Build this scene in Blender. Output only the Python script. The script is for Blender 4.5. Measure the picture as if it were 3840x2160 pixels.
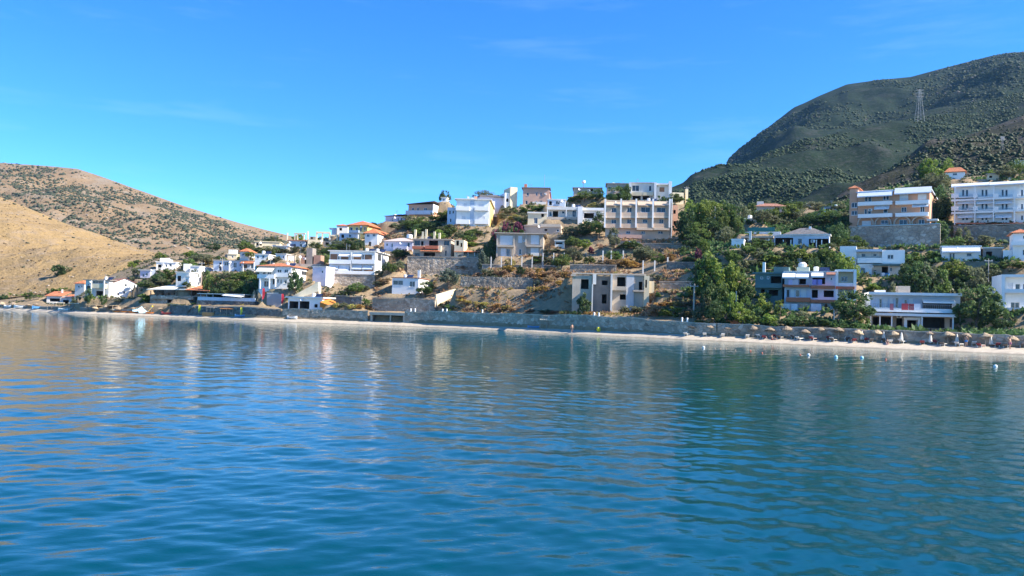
import bpy, math, random
import numpy as np
from mathutils import Vector, Matrix, noise as mnoise

for _o in list(bpy.data.objects): bpy.data.objects.remove(_o)
S = bpy.context.scene
COL = S.collection
R = math.radians
rnd = random.Random(7)

# ------------------------------------------------------------------ camera
FPX = 3014.0                       # focal length in photograph pixels (3840 wide)
CAM_H, PITCH, ROLL = 4.0, math.atan(92.0 / FPX), math.atan(0.027)
cam_d = bpy.data.cameras.new('camera')
cam_d.sensor_width = 36.0
cam_d.lens = 36.0 * FPX / 3840.0
cam_d.clip_start, cam_d.clip_end = 0.5, 20000.0
cam = bpy.data.objects.new('camera', cam_d)
CAMR = Matrix.Rotation(math.pi / 2 + PITCH, 3, 'X') @ Matrix.Rotation(ROLL, 3, 'Z')
cam.matrix_world = Matrix.Translation((0, 0, CAM_H)) @ CAMR.to_4x4()
COL.objects.link(cam)
S.camera = cam

# ------------------------------------------------------------------ sky and sun
SUN_EL, SUN_AZ = R(38.0), R(-15.0)   # azimuth: from +X (right) towards +Y (away)
sun_vec = Vector((math.cos(SUN_EL) * math.cos(SUN_AZ), math.cos(SUN_EL) * math.sin(SUN_AZ), math.sin(SUN_EL)))
W = bpy.data.worlds.new('World')
S.world = W
W.use_nodes = True
nt = W.node_tree
nt.nodes.clear()
out = nt.nodes.new('ShaderNodeOutputWorld')
bg = nt.nodes.new('ShaderNodeBackground')
sky = nt.nodes.new('ShaderNodeTexSky')
sky.sky_type = 'NISHITA'
sky.sun_disc = False
sky.sun_elevation = SUN_EL
sky.sun_rotation = math.atan2(sun_vec.x, sun_vec.y)
sky.altitude = 0.0
sky.air_density = 0.6
sky.dust_density = 0.0
sky.ozone_density = 6.0
bg.inputs['Strength'].default_value = 0.125
# a few thin cirrus wisps, slightly paler than the sky round them
tc = nt.nodes.new('ShaderNodeTexCoord')
mp = nt.nodes.new('ShaderNodeMapping'); mp.inputs['Scale'].default_value = (2.0, 2.0, 16.0)
mp.inputs['Location'].default_value = (0.6, 0.0, 0.35)
n1 = nt.nodes.new('ShaderNodeTexNoise'); n1.inputs['Scale'].default_value = 2.2
n1.inputs['Detail'].default_value = 7.0; n1.inputs['Roughness'].default_value = 0.62
rp = nt.nodes.new('ShaderNodeValToRGB')
rp.color_ramp.elements[0].position = 0.55; rp.color_ramp.elements[0].color = (0, 0, 0, 1)
rp.color_ramp.elements[1].position = 0.9; rp.color_ramp.elements[1].color = (0.13, 0.13, 0.13, 1)
mx = nt.nodes.new('ShaderNodeMix'); mx.data_type = 'RGBA'
mx.inputs[7].default_value = (3.2, 4.2, 5.6, 1)
nt.links.new(tc.outputs['Generated'], mp.inputs['Vector'])
nt.links.new(mp.outputs['Vector'], n1.inputs['Vector'])
nt.links.new(n1.outputs['Fac'], rp.inputs['Fac'])
nt.links.new(rp.outputs['Color'], mx.inputs[0])
hs = nt.nodes.new('ShaderNodeHueSaturation')
hs.inputs['Saturation'].default_value = 1.21
nt.links.new(sky.outputs['Color'], hs.inputs['Color'])
nt.links.new(hs.outputs['Color'], mx.inputs[6])
nt.links.new(mx.outputs[2], bg.inputs['Color'])
nt.links.new(bg.outputs['Background'], out.inputs['Surface'])

sd = bpy.data.lights.new('sun', 'SUN')
sd.energy = 4.5
sd.angle = R(0.53)
sd.color = (1.0, 0.91, 0.78)
sun = bpy.data.objects.new('sun', sd)
sun.rotation_euler = (-sun_vec).to_track_quat('-Z', 'Y').to_euler()
sun.location = (150, 60, 200)
COL.objects.link(sun)

S.view_settings.view_transform = 'Standard'
S.view_settings.look = 'None'
S.view_settings.exposure = 1.45
S.view_settings.gamma = 1.0
S.view_settings.use_curve_mapping = False
S.render.engine = 'CYCLES'
S.cycles.max_bounces = 6
S.cycles.diffuse_bounces = 3
S.cycles.glossy_bounces = 3
S.cycles.transmission_bounces = 3
S.cycles.transparent_max_bounces = 6

# ------------------------------------------------------------------ pixels to places
CAMP = Vector((0, 0, CAM_H))
REG = {'S': (0, 0, 1.0), 'F': (0, 0, 1 / 1.4907),
       1: (0, 880, 4.025), 2: (480, 880, 4.025), 3: (960, 880, 4.025), 4: (1440, 880, 4.025),
       5: (1440, 640, 4.025), 6: (1960, 640, 4.025), 7: (2000, 900, 4.025), 8: (2560, 760, 4.025),
       9: (2560, 980, 4.025), 10: (3120, 600, 3.578), 11: (3100, 900, 3.481), 12: (900, 780, 4.025)}

def Z(reg, x, y):
    a, b, s = REG[reg]
    return a + x / s, b + y / s

def ray(px, py):
    return (CAMR @ Vector(((px - 1920) / FPX, -(py - 1080) / FPX, -1.0))).normalized()

def at(px, py, D):
    d = ray(px, py)
    return CAMP + d * (D / d.y)

def zof(px, py, D):
    return at(px, py, D).z

# ------------------------------------------------------------------ materials
MATS = {}

def new_mat(name):
    m = bpy.data.materials.new(name)
    m.use_nodes = True
    t = m.node_tree
    b = t.nodes['Principled BSDF']
    return m, t, b

def nd(t, kind, **kw):
    n = t.nodes.new(kind)
    for k, v in kw.items():
        if k in n.inputs: n.inputs[k].default_value = v
        else: setattr(n, k, v)
    return n

def ramp(t, fac, stops):
    r = t.nodes.new('ShaderNodeValToRGB')
    e = r.color_ramp.elements
    while len(e) < len(stops): e.new(0.5)
    for k, (p, c) in enumerate(stops):
        e[k].position = p
        e[k].color = (c[0], c[1], c[2], 1) if hasattr(c, '__len__') else (c, c, c, 1)
    t.links.new(fac, r.inputs['Fac'])
    return r.outputs['Color']

def mixc(t, fac, a, b, mode='MIX'):
    m = t.nodes.new('ShaderNodeMix'); m.data_type = 'RGBA'; m.blend_type = mode
    for sock, v in ((m.inputs[0], fac), (m.inputs[6], a), (m.inputs[7], b)):
        if hasattr(v, 'is_output'): t.links.new(v, sock)
        elif hasattr(v, '__len__'): sock.default_value = (v[0], v[1], v[2], 1)
        else: sock.default_value = v
    return m.outputs[2]

def vec(t, scale=(1, 1, 1), space='pos'):
    if space == 'pos':
        g = t.nodes.new('ShaderNodeNewGeometry'); o = g.outputs['Position']
    else:
        g = t.nodes.new('ShaderNodeTexCoord'); o = g.outputs['Object']
    m = t.nodes.new('ShaderNodeMapping'); m.inputs['Scale'].default_value = scale
    t.links.new(o, m.inputs['Vector'])
    return m.outputs['Vector']

def tex_noise(t, v, scale, detail=4, rough=0.55):
    n = nd(t, 'ShaderNodeTexNoise', Scale=scale, Detail=detail, Roughness=rough)
    t.links.new(v, n.inputs['Vector'])
    return n.outputs['Fac']

def set_bump(t, b, h, strength=0.4, dist=0.05):
    bp = nd(t, 'ShaderNodeBump', Strength=strength, Distance=dist)
    t.links.new(h, bp.inputs['Height'])
    t.links.new(bp.outputs['Normal'], b.inputs['Normal'])

def plaster(name, c, var=0.10, streak=0.16, rough=0.85):
    """painted render: faint mottling and rain streaks"""
    if name in MATS: return MATS[name]
    m, t, b = new_mat(name)
    f1 = tex_noise(t, vec(t), 0.55, 5)
    f2 = tex_noise(t, vec(t, (1.6, 1.6, 0.22)), 1.7, 4, 0.65)
    base = ramp(t, f1, [(0.3, [x * (1 - var) for x in c]), (0.7, [min(1, x * (1 + var * .4)) for x in c])])
    dirt = ramp(t, f2, [(0.55, 0.0), (0.8, streak)])
    col = mixc(t, dirt, base, (0.16, 0.14, 0.11))
    t.links.new(col, b.inputs['Base Color'])
    b.inputs['Roughness'].default_value = rough
    b.inputs['Specular IOR Level'].default_value = 0.25
    MATS[name] = m
    return m

def plain(name, c, rough=0.6, metal=0.0, var=0.08, scale=2.0):
    if name in MATS: return MATS[name]
    m, t, b = new_mat(name)
    f1 = tex_noise(t, vec(t), scale, 4)
    t.links.new(ramp(t, f1, [(0.3, [x * (1 - var) for x in c]), (0.7, [min(1, x * (1 + var)) for x in c])]), b.inputs['Base Color'])
    b.inputs['Roughness'].default_value = rough
    b.inputs['Metallic'].default_value = metal
    MATS[name] = m
    return m

def stone(name, cs, scale=1.6, mortar=(0.2, 0.19, 0.17), edge=0.07, bump=0.7, zs=1.25):
    """rubble masonry: cells of several greys and browns with recessed joints"""
    if name in MATS: return MATS[name]
    m, t, b = new_mat(name)
    v0 = vec(t, (1, 1, zs))
    wob = nd(t, 'ShaderNodeTexNoise', Scale=1.3, Detail=2.0)
    t.links.new(v0, wob.inputs['Vector'])
    v = mixc(t, 0.12, v0, wob.outputs['Color'], 'ADD')
    vo = nd(t, 'ShaderNodeTexVoronoi', Scale=scale); t.links.new(v, vo.inputs['Vector'])
    ve = nd(t, 'ShaderNodeTexVoronoi', Scale=scale, feature='DISTANCE_TO_EDGE'); t.links.new(v, ve.inputs['Vector'])
    sep = t.nodes.new('ShaderNodeSeparateColor'); t.links.new(vo.outputs['Color'], sep.inputs['Color'])
    k = len(cs)
    cell = ramp(t, sep.outputs['Red'], [(i / max(1, k - 1), c) for i, c in enumerate(cs)])
    big = ramp(t, tex_noise(t, v0, 0.18, 4), [(0.35, 0.7), (0.68, 1.2)])
    cell = mixc(t, 1.0, cell, big, 'MULTIPLY')
    j = ramp(t, ve.outputs['Distance'], [(0.0, 1.0), (edge, 0.0)])
    t.links.new(mixc(t, j, cell, mortar), b.inputs['Base Color'])
    b.inputs['Roughness'].default_value = 0.9
    b.inputs['Specular IOR Level'].default_value = 0.2
    h = ramp(t, ve.outputs['Distance'], [(0.0, 0.0), (edge * 2.2, 1.0)])
    set_bump(t, b, h, bump, 0.12)
    MATS[name] = m
    return m

def tiles(name, c, scale=3.2):
    if name in MATS: return MATS[name]
    m, t, b = new_mat(name)
    f = tex_noise(t, vec(t), 2.5, 4)
    f2 = tex_noise(t, vec(t), 0.4, 3)
    a = ramp(t, f, [(0.3, [x * .6 for x in c]), (0.7, [min(1, x * 1.15) for x in c])])
    t.links.new(mixc(t, ramp(t, f2, [(0.45, 0.0), (0.75, 0.35)]), a, (0.32, 0.22, 0.15)), b.inputs['Base Color'])
    w = nd(t, 'ShaderNodeTexWave', Scale=scale, Distortion=0.4); w.bands_direction = 'X'
    t.links.new(vec(t, space='obj'), w.inputs['Vector'])
    set_bump(t, b, w.outputs['Fac'], 0.6, 0.08)
    b.inputs['Roughness'].default_value = 0.8
    MATS[name] = m
    return m

def glass(name='window_glass', c=(0.015, 0.022, 0.03)):
    if name in MATS: return MATS[name]
    m, t, b = new_mat(name)
    f = tex_noise(t, vec(t), 0.9, 2)
    t.links.new(ramp(t, f, [(0.35, c), (0.7, [x * 2.6 + .01 for x in c])]), b.inputs['Base Color'])
    b.inputs['Roughness'].default_value = 0.06
    b.inputs['Specular IOR Level'].default_value = 0.6
    MATS[name] = m
    return m

def leafmat(name, c1, c2, c3=None, trans=0.42):
    """leaf colour varied by leaf clump and by plant"""
    if name in MATS: return MATS[name]
    m, t, b = new_mat(name)
    oi = t.nodes.new('ShaderNodeObjectInfo')
    f = tex_noise(t, vec(t), 1.1, 4, 0.65)
    a = ramp(t, f, [(0.32, c1), (0.68, c2)])
    hsv = t.nodes.new('ShaderNodeHueSaturation')
    mr = nd(t, 'ShaderNodeMapRange'); mr.inputs['To Min'].default_value = 0.72; mr.inputs['To Max'].default_value = 1.3
    t.links.new(oi.outputs['Random'], mr.inputs['Value'])
    t.links.new(mr.outputs['Result'], hsv.inputs['Value'])
    mh = nd(t, 'ShaderNodeMapRange'); mh.inputs['To Min'].default_value = 0.482; mh.inputs['To Max'].default_value = 0.512
    mul = nd(t, 'ShaderNodeMath', operation='MULTIPLY'); mul.inputs[1].default_value = 7.13
    fr = nd(t, 'ShaderNodeMath', operation='FRACT')
    t.links.new(oi.outputs['Random'], mul.inputs[0]); t.links.new(mul.outputs[0], fr.inputs[0])
    t.links.new(fr.outputs[0], mh.inputs['Value']); t.links.new(mh.outputs['Result'], hsv.inputs['Hue'])
    if c3 is not None:
        f3 = tex_noise(t, vec(t), 3.1, 2)
        a = mixc(t, ramp(t, f3, [(0.58, 0.0), (0.66, 1.0)]), a, c3)
    t.links.new(a, hsv.inputs['Color'])
    t.links.new(hsv.outputs['Color'], b.inputs['Base Color'])
    b.inputs['Roughness'].default_value = 0.6
    b.inputs['Specular IOR Level'].default_value = 0.3
    tr = t.nodes.new('ShaderNodeBsdfTranslucent')
    t.links.new(hsv.outputs['Color'], tr.inputs['Color'])
    ms = t.nodes.new('ShaderNodeMixShader'); ms.inputs[0].default_value = trans
    o = t.nodes['Material Output']
    t.links.new(b.outputs['BSDF'], ms.inputs[1]); t.links.new(tr.outputs['BSDF'], ms.inputs[2])
    t.links.new(ms.outputs['Shader'], o.inputs['Surface'])
    MATS[name] = m
    return m

# ------------------------------------------------------------------ objects
def link(name, me, mat=None, parent=None, loc=None, rz=None):
    o = bpy.data.objects.new(name, me)
    COL.objects.link(o)
    if mat is not None and me is not None and len(me.materials) == 0: me.materials.append(mat)
    if parent is not None: o.parent = parent
    if loc is not None: o.location = loc
    if rz is not None: o.rotation_euler = (0, 0, rz)
    return o

def mesh(name, vs, fs, smooth=False):
    me = bpy.data.meshes.new(name)
    me.from_pydata([tuple(v) for v in vs], [], fs)
    if smooth:
        me.polygons.foreach_set('use_smooth', [True] * len(me.polygons))
    me.update()
    return me

def npmesh(name, V, F, smooth=False):
    """V: (n,3) float array; F: (m,k) int array"""
    me = bpy.data.meshes.new(name)
    n, (m, k) = len(V), F.shape
    me.vertices.add(n); me.vertices.foreach_set('co', np.asarray(V, dtype=np.float32).ravel())
    me.loops.add(m * k); me.loops.foreach_set('vertex_index', np.asarray(F, dtype=np.int32).ravel())
    me.polygons.add(m)
    me.polygons.foreach_set('loop_start', np.arange(0, m * k, k, dtype=np.int32))
    me.polygons.foreach_set('loop_total', np.full(m, k, dtype=np.int32))
    if smooth: me.polygons.foreach_set('use_smooth', np.ones(m, dtype=bool))
    me.update(calc_edges=True)
    me.validate()
    return me

def tag(o, label=None, cat=None, group=None, kind=None):
    if label: o['label'] = label
    if cat: o['category'] = cat
    if group: o['group'] = group
    if kind: o['kind'] = kind
    return o

class MB:
    """collects simple shapes into one mesh"""
    def __init__(self): self.v, self.f = [], []
    def quadbox(self, c8):
        n = len(self.v); self.v += [tuple(p) for p in c8]
        for q in ((3, 2, 1, 0), (4, 5, 6, 7), (0, 1, 5, 4), (1, 2, 6, 5), (2, 3, 7, 6), (3, 0, 4, 7)):
            self.f.append(tuple(n + i for i in q))
        return self
    def box(self, x0, x1, y0, y1, z0, z1):
        self.quadbox([(x0, y0, z0), (x1, y0, z0), (x1, y1, z0), (x0, y1, z0),
                      (x0, y0, z1), (x1, y0, z1), (x1, y1, z1), (x0, y1, z1)])
        return self
    def tube(self, a, b, ra, rb, k=8, caps=True):
        a, b = Vector(a), Vector(b)
        w = (b - a).normalized()
        u = w.orthogonal().normalized(); s = w.cross(u)
        n = len(self.v)
        for p, r in ((a, ra), (b, rb)):
            for i in range(k):
                q = 2 * math.pi * i / k
                self.v.append(tuple(p + u * (r * math.cos(q)) + s * (r * math.sin(q))))
        for i in range(k):
            j = (i + 1) % k
            self.f.append((n + i, n + j, n + k + j, n + k + i))
        if caps:
            self.f.append(tuple(n + i for i in reversed(range(k)))); self.f.append(tuple(n + k + i for i in range(k)))
        return self
    def lathe(self, c, prof, k=12):
        n = len(self.v)
        for r, z in prof:
            for i in range(k):
                q = 2 * math.pi * i / k
                self.v.append((c[0] + r * math.cos(q), c[1] + r * math.sin(q), c[2] + z))
        for j in range(len(prof) - 1):
            for i in range(k):
                i2 = (i + 1) % k
                self.f.append((n + j * k + i, n + j * k + i2, n + (j + 1) * k + i2, n + (j + 1) * k + i))
        return self
    def poly(self, pts):
        n = len(self.v); self.v += [tuple(p) for p in pts]; self.f.append(tuple(range(n, n + len(pts)))); return self
    def build(self, name, mat, parent=None, loc=None, rz=None, smooth=False):
        return link(name, mesh(name, self.v, self.f, smooth), mat, parent, loc, rz)
# ------------------------------------------------------------------ the shore and the hillside
SHORE = [(-600, 1137), (0, 1163), (320, 1178), (640, 1190), (960, 1204), (1280, 1215), (1600, 1227), (1920, 1242),
         (2240, 1258), (2560, 1274), (2880, 1288), (3200, 1303), (3520, 1317), (3840, 1331), (4400, 1356)]
def sea_hit(px, py, z=0.0):
    d = ray(px, py)
    return CAMP + d * ((z - CAM_H) / d.z)
_sp = [sea_hit(px, py) for px, py in SHORE]
_sx = np.array([1920 + FPX * p.x / p.y for p in _sp])
_sd = np.array([p.y for p in _sp])
def D0(px): return np.interp(px, _sx, _sd)

# ground profile: per column of the photograph, (distance y, photograph row) or (distance, None, height)
PROF = {
 0:    [(292, None, 2.2), (305, None, 3.0), (330, None, 5.0), (400, None, 9.0)],
 300:  [(262, None, 2.4), (272, 1113), (300, 1092), (360, None, 14)],
 600:  [(240, None, 3.2), (246, 1058), (262, 1008), (285, 985), (340, None, 24)],
 900:  [(219, None, 3.5), (228, 1085), (246, 1040), (262, 1012), (290, 930), (330, None, 27)],
 1200: [(211, None, 3.5), (224, 1092), (236, 1040), (262, 955), (290, 900), (325, None, 31)],
 1500: [(204, None, 3.6), (218, 1115), (234, 1010), (250, 940), (290, 812), (325, None, 41)],
 1800: [(190, None, 3.6), (203, 1105), (222, 1000), (230, 965), (262, 878), (287, 775), (320, None, 45)],
 2100: [(173, None, 3.6), (182, 1092), (205, 1005), (228, 950), (250, 850), (280, 765), (320, None, 45)],
 2400: [(158, None, 3.6), (170, 1135), (185, 1062), (205, 985), (230, 905), (256, 800), (276, 752), (320, None, 45)],
 2700: [(147, None, 3.0), (158, 1135), (166, 1050), (174, 955), (190, 925), (210, 905), (240, 862), (280, 808), (320, 780)],
 3000: [(138, None, 2.8), (148, 1180), (153, 1130), (168, 985), (176, 938), (200, 900), (240, 835), (300, 790), (320, 785)],
 3300: [(132, None, 2.5), (143, None, 2.6), (153, None, 4.2), (165, 1042), (178, 985), (186, 945), (193, 868), (225, 745), (262, None, 48)],
 3600: [(127, None, 2.2), (143, None, 2.6), (154, None, 4.4), (165, 1040), (178, 965), (186, 925), (192, 845), (225, 692), (262, None, 52)],
 3900: [(121, None, 2.2), (141, None, 2.6), (152, 1150), (163, 1015), (180, 960), (185, 925), (191, 845), (225, 655), (262, None, 56)],
}
WALLTOP = [(-600, 1.6), (500, 1.7), (620, 3.4), (1000, 3.3), (1300, 3.2), (1700, 3.6), (2200, 3.65), (2600, 3.0), (2900, 2.8), (3200, 2.6), (4400, 2.4)]
def wall_top(px): return np.interp(px, [a[0] for a in WALLTOP], [a[1] for a in WALLTOP])
def BW(px): return np.interp(px, [-600, 500, 700, 2500, 3000, 4400], [6.0, 6.0, 4.0, 4.0, 5.6, 6.0])   # beach width
PCOL = sorted(PROF)
PROFS = []
for c in PCOL:
    d0 = float(D0(c))
    bw = float(BW(c))
    ss, zz = [-14.0, 0.0, bw - .7, bw + .25, bw + .65], [-1.6, -0.25, 0.5, 0.6, float(wall_top(c)) - 0.12]
    for e in PROF[c]:
        z = e[2] if e[1] is None else zof(c, e[1], e[0])
        ss.append(e[0] - d0); zz.append(z)
    ss.append(ss[-1] + 120); zz.append(zz[-1] - 12)
    PROFS.append((np.array(ss), np.array(zz)))

def base_ground(px, D):
    """numpy: height of the natural hillside"""
    px = np.atleast_1d(np.asarray(px, float)); D = np.atleast_1d(np.asarray(D, float))
    s = D - D0(px)
    pc = np.clip(px, PCOL[0], PCOL[-1] - 1e-6)
    k = np.clip(np.searchsorted(PCOL, pc, side='right') - 1, 0, len(PCOL) - 2)
    t = (pc - np.array(PCOL)[k]) / 300.0
    cols = np.stack([np.interp(s, a, b) for a, b in PROFS])
    z = cols[k, np.arange(len(s))] * (1 - t) + cols[k + 1, np.arange(len(s))] * t
    return z

PADS = []      # (origin x, y, cos, sin, u0, u1, v0, v1, z)
def add_pad(O, psi, u0, u1, v0, v1, z):
    PADS.append((O[0], O[1], math.cos(psi), math.sin(psi), u0, u1, v0, v1, z))

CARVE = []     # (px0, px1, D, z): nothing in front of a facade rises above the sight line to its visible foot
def ground_xy(x, y, pads=True):
    x = np.atleast_1d(np.asarray(x, float)); y = np.atleast_1d(np.asarray(y, float))
    z = base_ground(1920 + FPX * x / y, y)
    if pads:
        for ox, oy, c, s, u0, u1, v0, v1, pz in PADS:
            u = (x - ox) * c + (y - oy) * s; v = -(x - ox) * s + (y - oy) * c
            du = np.maximum(np.maximum(u0 - u, u - u1), 0); dv = np.maximum(np.maximum(v0 - v, v - v1), 0)
            w = np.clip(1 - np.hypot(du, dv) / 2.6, 0, 1)
            w = w * w * (3 - 2 * w)
            z = z * (1 - w) + pz * w
        px = 1920 + FPX * x / y
        for a, b, Db, zb in CARVE:
            lim = CAM_H + (zb - CAM_H) * y / Db - 0.05 + np.maximum(np.maximum(a - px, px - b), 0) * 0.12
            z = np.where(y < Db + 0.5, np.minimum(z, lim), z)
    return z

def G(x, y): return float(ground_xy(x, y)[0])

def hit(px, py, d_from=None, pads=True):
    """first ground point seen through a pixel"""
    d = ray(px, py)
    Ds = np.arange(float(D0(px)) - 6 if d_from is None else d_from, 345, 0.4)
    P = np.array(CAMP)[None, :] + np.outer(Ds / d.y, np.array(d))
    g = ground_xy(P[:, 0], P[:, 1], pads)
    k = np.nonzero(P[:, 2] <= g)[0]
    i = k[0] if len(k) else len(Ds) - 1
    return Vector((P[i, 0], P[i, 1], g[i]))

def fnoise(x, y, z, sc, octv=4):
    return mnoise.fractal(Vector((x * sc, y * sc, z * sc)), 1.0, 2.0, octv)
# ------------------------------------------------------------------ sea
def make_sea():
    m, t, b = new_mat('sea_water')
    v = vec(t)
    # body colour: clear blue water, greener over the pale shallows near the beach
    sep = t.nodes.new('ShaderNodeSeparateXYZ'); t.links.new(v, sep.inputs[0])
    # metres from the straight shoreline (0 at the beach)
    a = nd(t, 'ShaderNodeMath', operation='MULTIPLY_ADD'); a.inputs[1].default_value = 0.67; a.inputs[2].default_value = 0.0
    t.links.new(sep.outputs['X'], a.inputs[0])
    s2 = nd(t, 'ShaderNodeMath', operation='ADD'); t.links.new(a.outputs[0], s2.inputs[0]); t.links.new(sep.outputs['Y'], s2.inputs[1])
    mr = nd(t, 'ShaderNodeMapRange'); mr.inputs['From Min'].default_value = 5.0; mr.inputs['From Max'].default_value = 160.0
    t.links.new(s2.outputs[0], mr.inputs['Value'])
    patch = tex_noise(t, vec(t, (0.5, 0.25, 1)), 0.09, 4)
    f = nd(t, 'ShaderNodeMath', operation='MULTIPLY_ADD'); f.inputs[1].default_value = 0.5; f.inputs[2].default_value = -0.25
    t.links.new(patch, f.inputs[0])
    f2 = nd(t, 'ShaderNodeMath', operation='ADD', use_clamp=True)
    t.links.new(mr.outputs['Result'], f2.inputs[0]); t.links.new(f.outputs[0], f2.inputs[1])
    col = ramp(t, f2.outputs[0], [(0.0, (0.0001, 0.044, 0.062)), (0.4, (0.0002, 0.054, 0.062)), (1.0, (0.001, 0.090, 0.085))])
    t.links.new(col, b.inputs['Base Color'])
    b.inputs['Roughness'].default_value = 0.02
    b.inputs['IOR'].default_value = 1.333
    b.inputs['Specular Tint'].default_value = (0.26, 0.88, 1.0, 1)
    # fine ripples on top of the modelled waves
    n1 = tex_noise(t, vec(t, (1.0, 1.5, 1.0)), 2.3, 5, 0.6)
    n2 = tex_noise(t, vec(t, (0.5, 1.1, 1.0)), 0.55, 3, 0.5)
    sm = nd(t, 'ShaderNodeMath', operation='MULTIPLY_ADD'); sm.inputs[1].default_value = 1.3
    t.links.new(n2, sm.inputs[0]); t.links.new(n1, sm.inputs[2])
    set_bump(t, b, sm.outputs[0], 1.0, 0.009)
    # surface: near water modelled as real low waves, farther water nearly flat
    cols = np.linspace(-1.0, 1.0, 500)           # x / y
    Ds = np.concatenate([np.geomspace(6.0, 90.0, 430), np.geomspace(91.0, 330.0, 60)])
    X = Ds[:, None] * cols[None, :]; Y = np.repeat(Ds[:, None], len(cols), 1)
    rs = np.random.RandomState(3)
    Zw = np.zeros_like(X)
    for i in range(56):
        lam = math.exp(rs.uniform(math.log(0.36), math.log(3.4)))   # 0.4 m .. 3.4 m
        th = R(80) + rs.normal(0, 0.75)
        amp = 0.0032 * lam ** 0.5
        ph = rs.uniform(0, 6.28)
        fade = np.clip(lam / (Y * 0.010) - .6, 0, 1)
        mod = 0.55 + 0.45 * np.sin(X * 0.11 * rs.uniform(.5, 1.5) + Y * 0.07 * rs.uniform(.5, 1.5) + ph * 3)
        Zw += amp * fade * mod * np.sin((X * math.cos(th) + Y * math.sin(th)) * 2 * math.pi / lam + ph)
    edge = np.clip((1.0 - np.abs(X / Y)) / 0.06, 0, 1) * np.clip((Y - 6.0) / 1.0, 0, 1)
    Zw *= edge
    V = np.stack([X, Y, Zw], -1).reshape(-1, 3)
    n, k = X.shape
    idx = np.arange(n * k).reshape(n, k)
    F = np.stack([idx[:-1, :-1], idx[:-1, 1:], idx[1:, 1:], idx[1:, :-1]], -1).reshape(-1, 4)
    o = link('sea', npmesh('sea', V, F, True), m)
    tag(o, 'calm blue sea with small ripples in front of the beach', kind='structure')
    # the rest of the bay out to the sides, behind and beyond, one flat sheet joined to it
    mb = MB()
    mb.poly([(-1900, -900, 0), (1900, -900, 0), (1900, 6, 0), (-1900, 6, 0)])
    mb.poly([(-1900, 6, 0), (-6, 6, 0), (-330, 330, 0), (-1900, 330, 0)]); mb.poly([(6, 6, 0), (1900, 6, 0), (1900, 330, 0), (330, 330, 0)])
    mb.poly([(-1900, 330, 0), (1900, 330, 0), (1900, 2300, 0), (-1900, 2300, 0)])
    o2 = mb.build('open_sea', m)
    tag(o2, 'open blue sea of the bay beyond the waves', kind='structure')

make_sea()

# ------------------------------------------------------------------ hills
ICO_V = None
def ico():
    global ICO_V
    p = (1 + 5 ** .5) / 2
    v = np.array([(-1, p, 0), (1, p, 0), (-1, -p, 0), (1, -p, 0), (0, -1, p), (0, 1, p), (0, -1, -p), (0, 1, -p), (p, 0, -1), (p, 0, 1), (-p, 0, -1), (-p, 0, 1)])
    v /= np.linalg.norm(v[0])
    f = np.array([(0, 11, 5), (0, 5, 1), (0, 1, 7), (0, 7, 10), (0, 10, 11), (1, 5, 9), (5, 11, 4), (11, 10, 2), (10, 7, 6), (7, 1, 8),
                  (3, 9, 4), (3, 4, 2), (3, 2, 6), (3, 6, 8), (3, 8, 9), (4, 9, 5), (2, 4, 11), (6, 2, 10), (8, 6, 7), (9, 8, 1)])
    return v, f

def blobs(name, P, Rr, mat, seed=1, squash=0.75, jitter=0.45, octa=False):
    """many rough little bushes as one mesh"""
    rs = np.random.RandomState(seed)
    v, f = ico()
    if octa:
        v = np.array([(1, 0, 0), (0, 1, 0), (-1, 0, 0), (0, -1, 0), (0, 0, 1), (0, 0, -1)], float)
        f = np.array([(0, 1, 4), (1, 2, 4), (2, 3, 4), (3, 0, 4), (1, 0, 5), (2, 1, 5), (3, 2, 5), (0, 3, 5)])
    n, nv = len(P), len(v)
    k = 1 + rs.uniform(-jitter, jitter, (n, nv, 1))
    V = v[None] * k * np.asarray(Rr)[:, None, None]
    q = rs.uniform(0, 6.28, n)[:, None]; x_, y_ = V[:, :, 0].copy(), V[:, :, 1].copy()
    V[:, :, 0] = x_ * np.cos(q) - y_ * np.sin(q); V[:, :, 1] = x_ * np.sin(q) + y_ * np.cos(q)
    V[:, :, 2] *= squash
    V += np.asarray(P)[:, None, :]
    F = f[None] + (np.arange(n) * nv)[:, None, None]
    return link(name, npmesh(name, V.reshape(-1, 3), F.reshape(-1, 3)), mat)

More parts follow.
